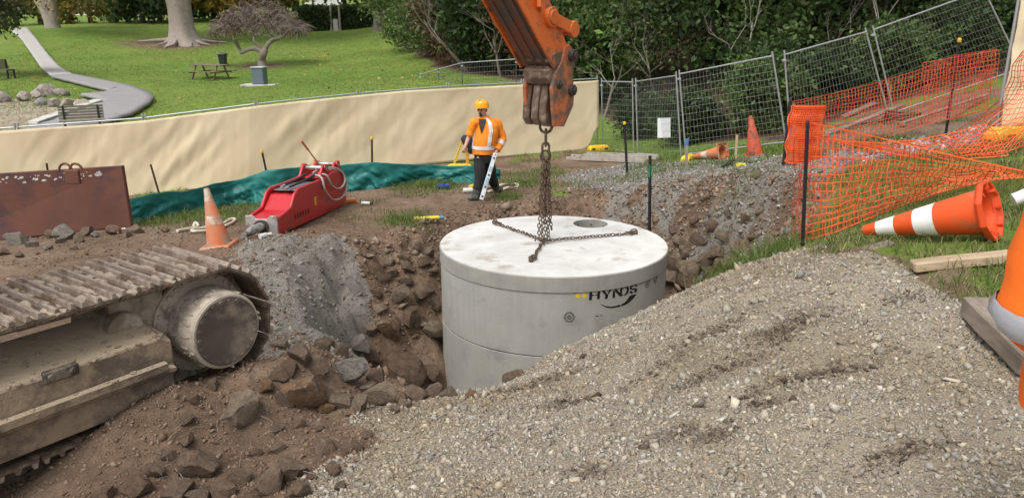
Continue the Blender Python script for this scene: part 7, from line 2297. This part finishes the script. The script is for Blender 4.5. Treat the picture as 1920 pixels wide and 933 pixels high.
X, Y = clumped(170000, -30, 6, 20.5, 62, lambda X, Y: (poly_sd(FENCE_LINE, X, Y) > .3) & (poly_sd(BUSH, X, Y) < 0) & in_view(X, Y, 0., 30), .25, 91., .35)
blades('lawn_grass', X, Y, .045, .030, [(.14, .215, .045), (.16, .235, .05), (.19, .245, .065), (.12, .19, .042)], 'mown lawn grass of the park', rg3, .9, True)
# fallen leaves
X, Y = clumped(5000, -30, 6, 21, 62, lambda X, Y: (poly_sd(FENCE_LINE, X, Y) > .4) & in_view(X, Y, 0., 20), .12, 15., -.1)
n = len(X); Z = ground_z(X, Y) + .05
M_ = rot_from(rg3, n, .25); s_ = .055 * np.exp(rg3.normal(0, .3, n))
a_ = M_[:, :, 0] * s_[:, None]; b_ = M_[:, :, 1] * s_[:, None] * .7
P_ = np.stack([X, Y, Z], -1)
me = raw_mesh('fallen_leaves', np.stack([P_ - a_, P_ - b_, P_ + a_, P_ + b_], 1).reshape(-1, 3), np.arange(n * 4).reshape(n, 4))
point_color(me, 'tint', np.repeat(np.array([(.42, .28, .07), (.34, .19, .06), (.48, .36, .14), (.24, .13, .05)])[rg3.integers(0, 4, n)], 4, 0))
me.materials.append(M_LEAF); tag(link(bpy.data.objects.new('fallen_leaves', me)), 'yellow and brown fallen leaves on the lawn', kind='stuff')
# roots, straw and twigs on the spoil
mb = MB()
for k in range(90):
    g = gpd(random.uniform(280, 700), random.uniform(760, 925)); t = random.uniform(0, 6.28); L = random.uniform(.03, .12)
    p = Vector((g[0], g[1], g[2] + .012)); d = Vector((math.cos(t), math.sin(t), random.uniform(-.1, .35)))
    mb.tube([p, p + d * L * .5 + Vector((0, 0, .01)), p + d * L], .0016, 3, caps=False)
tag(mb.build('rootlets', M_TWIG, fix=False), 'thin roots and straw on the spoil heap', kind='stuff')
# ------------------------------------------------------------------ park furniture, path, playground edge
def ribbon(name, Lp, Rp, m, label, n=60, z=.02, kind='structure', wid=8):
    P = np.zeros((n, wid, 3))
    for i in range(n):
        a, b = along(Lp, i / (n - 1)), along(Rp, i / (n - 1))
        A, B_ = gp(*a), gp(*b)
        for j in range(wid):
            q = A + (B_ - A) * j / (wid - 1); P[i, j] = (q[0], q[1], 0)
    P[:, :, 2] = ground_z(P[:, :, 0].ravel(), P[:, :, 1].ravel()).reshape(n, wid) + z
    F = np.arange(n * wid).reshape(n, wid)
    F = np.stack([F[:-1, :-1], F[:-1, 1:], F[1:, 1:], F[1:, :-1]], -1).reshape(-1, 4)
    me = raw_mesh(name, P.reshape(-1, 3), F); shade(me, 180); me.materials.append(m)
    o = link(bpy.data.objects.new(name, me)); md = o.modifiers.new('depth', 'SOLIDIFY'); md.thickness = .12; md.offset = -1
    return tag(o, label, kind=kind)
M_PATH = mat('worn_asphalt', (.27, .26, .255), (.22, .21, .205), scale=2, rough=.9, bump=.3, bscale=60)
M_PATHL = mat('pale_concrete_path', (.40, .38, .355), (.34, .325, .30), scale=1.5, rough=.9, bump=.2, bscale=50)
ribbon('path', [(20, 60), (40, 76), (62, 108), (78, 132), (97, 148)], [(52, 56), (70, 78), (92, 108), (112, 130), (140, 147)], M_PATHL, 'pale concrete path climbing the lawn', z=.05)
ribbon('path', [(96, 149), (140, 160), (204, 176), (205, 182), (150, 184), (196, 194), (160, 214), (100, 236), (60, 245), (20, 270)], [(141, 146), (200, 158), (256, 170), (284, 182), (289, 190), (280, 202), (250, 220), (215, 232), (190, 246), (150, 270)], M_PATH, 'grey asphalt path bending behind the beige cloth', z=.06)
# concrete edging wall of the playground
M_EDGE = concrete_mat('edging_concrete', (.52, .51, .47), (.40, .39, .36), (.26, .26, .23))
a, b = Vector(gp(64, 243)), Vector(gp(186, 200))
ew = empty('edging_wall', tuple(a), label='low pale concrete edging wall beside the playground stones', cat='wall')
mb = MB(); v = b - a; mb.bar(Vector((0, 0, .02)), v + Vector((0, 0, .02)), .34, .42); mb.build('wall_block', M_EDGE, ew, bevel=.02)
mb = MB(); mb.bar(Vector((0, 0, .24)), v + Vector((0, 0, .24)), .38, .05); mb.build('coping', M_EDGE, ew, bevel=.01)
# boulders round it
random.seed(5)
for i, (x, y, w, lb) in enumerate(((8, 180, 34, 'pale boulder with dry leaves'), (44, 180, 30, 'low cream boulder'), (68, 174, 30, 'pinkish grey boulder'), (92, 168, 34, 'broad grey boulder'), (114, 171, 28, 'rounded blue grey boulder'), (78, 190, 24, 'pinkish round boulder'), (102, 192, 26, 'grey round boulder'), (129, 192, 26, 'cream upright boulder'), (153, 194, 30, 'speckled tan boulder'), (-20, 178, 30, 'grey boulder at the path side'))):
    g = gp(x, y + w * .3); d = g[1] * CP + 3 * SP
    rock(g, w / FPX * d * 1.1, M_RPALE, lb + ' edging the playground', 'boulders edging the playground', seed=20 + i, cuts=4, name='boulder', cat='boulder', tilt=.15, sink=.25)
# slatted bench backs
M_SLAT = mat('grey_slat_timber', (.22, .20, .15), (.15, .135, .10), scale=5, rough=.9, bump=.2)
def bench(px_, py_, L, rz, label):
    g = gp(px_, py_); root = empty('park_bench', tuple(g), (0, 0, rz), label=label, cat='bench')
    for k in range(5):
        mb = MB(); mb.box((0, .22 + .02 * k, .50 + k * .085), (L, .03, .07)); mb.build('back_slat', M_SLAT, root, bevel=.004)
    for k in range(4):
        mb = MB(); mb.box((0, -.16 + .1 * k, .44), (L, .085, .035)); mb.build('seat_slat', M_SLAT, root, bevel=.004)
    for x in (-L / 2 + .15, L / 2 - .15):
        mb = MB(); mb.box((x, .2, .43), (.06, .05, .9)); mb.box((x, -.15, .2), (.06, .05, .44)); mb.box((x, .03, .40), (.05, .42, .05)); mb.build('leg', M_BLKST, root)
    return root
bench(158, 252, 1.25, R(28), 'slatted timber bench with its back to the beige cloth')
bench(2, 150, 1.6, R(80), 'small dark bench on the lawn left of the path')
# picnic table
g = gp(396, 150); pt = empty('picnic_table', tuple(g), (0, 0, R(-18)), label='weathered timber picnic table on the lawn', cat='picnic table')
M_PIC = mat('weathered_red_timber', (.20, .14, .105), (.13, .095, .075), scale=4, rough=.9)
for k in range(5):
    mb = MB(); mb.box((0, -.32 + .16 * k, .74), (1.9, .14, .045)); mb.build('top_plank', M_PIC, pt, bevel=.005)
for s in (-1, 1):
    for k in range(2):
        mb = MB(); mb.box((0, s * (.68 + .14 * k), .44), (1.9, .13, .045)); mb.build('seat_plank', M_PIC, pt, bevel=.005)
    for x in (-.65, .65):
        mb = MB(); mb.bar((x, s * .25, .72), (x, s * .62, 0), .07, .05, up=(1, 0, 0)); mb.build('leg', M_PIC, pt)
for x in (-.65, .65):
    mb = MB(); mb.box((x, 0, .40), (.06, 1.6, .07)); mb.build('cross_beam', M_PIC, pt)
# wheelie bin
g = gp(419, 124); wb = empty('litter_bin', tuple(g), label='black wheeled litter bin on the lawn near the picnic table', cat='bin')
M_BIN = mat('dark_bin_plastic', (.018, .024, .032), rough=.45, bump=.03)
mb = MB(); mb.loft([[Vector((x * k, y * k, z)) for x, y in ((-.2, -.2), (.2, -.2), (.2, .2), (-.2, .2))] for z, k in ((0, .78), (.62, 1.0))]); mb.build('body', M_BIN, wb, bevel=.02)
mb = MB(); mb.loft([[Vector((x * k, y * k, z)) for x, y in ((-.23, -.24), (.23, -.24), (.23, .25), (-.23, .25))] for z, k in ((.62, 1.0), (.66, 1.0), (.72, .8))]); mb.build('lid', M_BIN, wb, bevel=.015)
for s in (-1, 1):
    mb = MB(); mb.cyl((s * .15, .19, .07), (s * .21, .19, .07), .07, n=14); mb.build('wheel', M_BLKST, wb)
# utility cabinet on its slab
g = gp(487, 161); uc = empty('utility_cabinet', tuple(g), label='blue grey utility cabinet with pale lid on a concrete slab', cat='cabinet')
k = g[1] * CP / FPX
mb = MB(); mb.box((0, .1, .02), (65 * k, .9, .09)); mb.build('slab', M_EDGE, uc, bevel=.01)
M_CAB = mat('cabinet_blue_grey', (.115, .15, .18), (.095, .125, .15), rough=.5, bump=.03)
mb = MB(); mb.box((0, .1, .42), (22 * k, .62, .72)); mb.build('body', M_CAB, uc, bevel=.012)
mb = MB(); mb.box((0, .1, .81), (24 * k, .70, .06)); mb.build('lid', mat('cabinet_lid', (.40, .47, .42), rough=.5), uc, bevel=.015)
mb = MB(); mb.box((0, -.215, .42), (18 * k, .012, .60)); mb.build('door', M_CAB, uc, bevel=.004)
# posts and sign board before the hedge, park lamp, house roofs behind
def post(px_, y0, y1, r, m, name, label, cat='post'):
    g = gp(px_, y0); H_ = dep(px_, y1, g[1])[2] - g[2]
    root = empty(name, tuple(g), label=label, cat=cat)
    mb = MB(); mb.cyl((0, 0, -.1), (0, 0, H_), r, r * .85, n=10); mb.build('shaft', m, root, smooth=50)
    mb = MB(); mb.cyl((0, 0, -.05), (0, 0, .12), r * 1.5, n=10); mb.build('base_collar', m, root, smooth=50)
    return root
post(590, 57, -30, .10, M_BARK, 'wooden_pole', 'tall wooden pole before the hedge', 'pole')
post(622, 58, 12, .10, M_WOODGR, 'timber_post', 'timber post left of the grey board before the hedge')
post(638, 58, 12, .10, M_WOODGR, 'timber_post', 'timber post right of the grey board before the hedge')
g = gp(630, 58.5); mb = MB(); mb.box((0, 0, .45), (.40, .06, .98)); o = mb.build('grey_board', mat('grey_board', (.42, .41, .38), rough=.7), loc=tuple(g), bevel=.01); tag(o, 'upright grey board between two timber posts', 'board')
post(258, 42, 16, .07, M_CAB, 'park_lamp', 'slim grey park lamp post among the far trees', 'lamp')
post(190, 38, 14, .12, mat('dark_green_paint', (.02, .07, .05), rough=.5), 'green_post', 'thick dark green post among the far trees')
def house(x0, x1, ybase, Y_, H_, label, roof):
    a, b = dep(x0, ybase, Y_), dep(x1, ybase, Y_)
    W_ = b[0] - a[0]; c = (a + b) / 2; z_ = gz(c[0], c[1])
    root = empty('house', (c[0], c[1], z_), label=label, cat='house')
    zt_ = c[2] - z_
    mb = MB(); mb.box((0, 2, (zt_ + H_) / 2), (W_, 5, zt_ + H_)); mb.build('wall', mat('white_weatherboard', (.76, .76, .74), (.70, .70, .68), rough=.7), root)
    mb = MB(); mb.prism([(-W_ / 2 - .4, zt_ + H_), (W_ / 2 + .4, zt_ + H_), (W_ * .1, zt_ + H_ + 1.0)], (0, 5.8, 0), (0, -.4, 0)); mb.build('roof', roof, root)
    for k in range(3):
        mb = MB(); mb.box((-W_ * .3 + k * W_ * .3, -.52, zt_ + H_ * .55), (W_ * .14, .06, H_ * .5)); w_ = mb.build('window', mat('dark_window_glass', (.04, .05, .06), rough=.1, bump=0), root)
        mb = MB(); mb.box((-W_ * .3 + k * W_ * .3, -.515, zt_ + H_ * .28), (W_ * .16, .1, .06)); mb.build('sill', mat('white_weatherboard', (.76, .76, .74)), w_)
house(575, 640, 22, 110, 1.0, 'white house with pale roof behind the hedge', mat('pale_roof', (.70, .72, .74), rough=.5))
house(120, 175, 30, 130, 2.2, 'white house glimpsed between the far trees', mat('pale_roof', (.70, .72, .74), rough=.5))
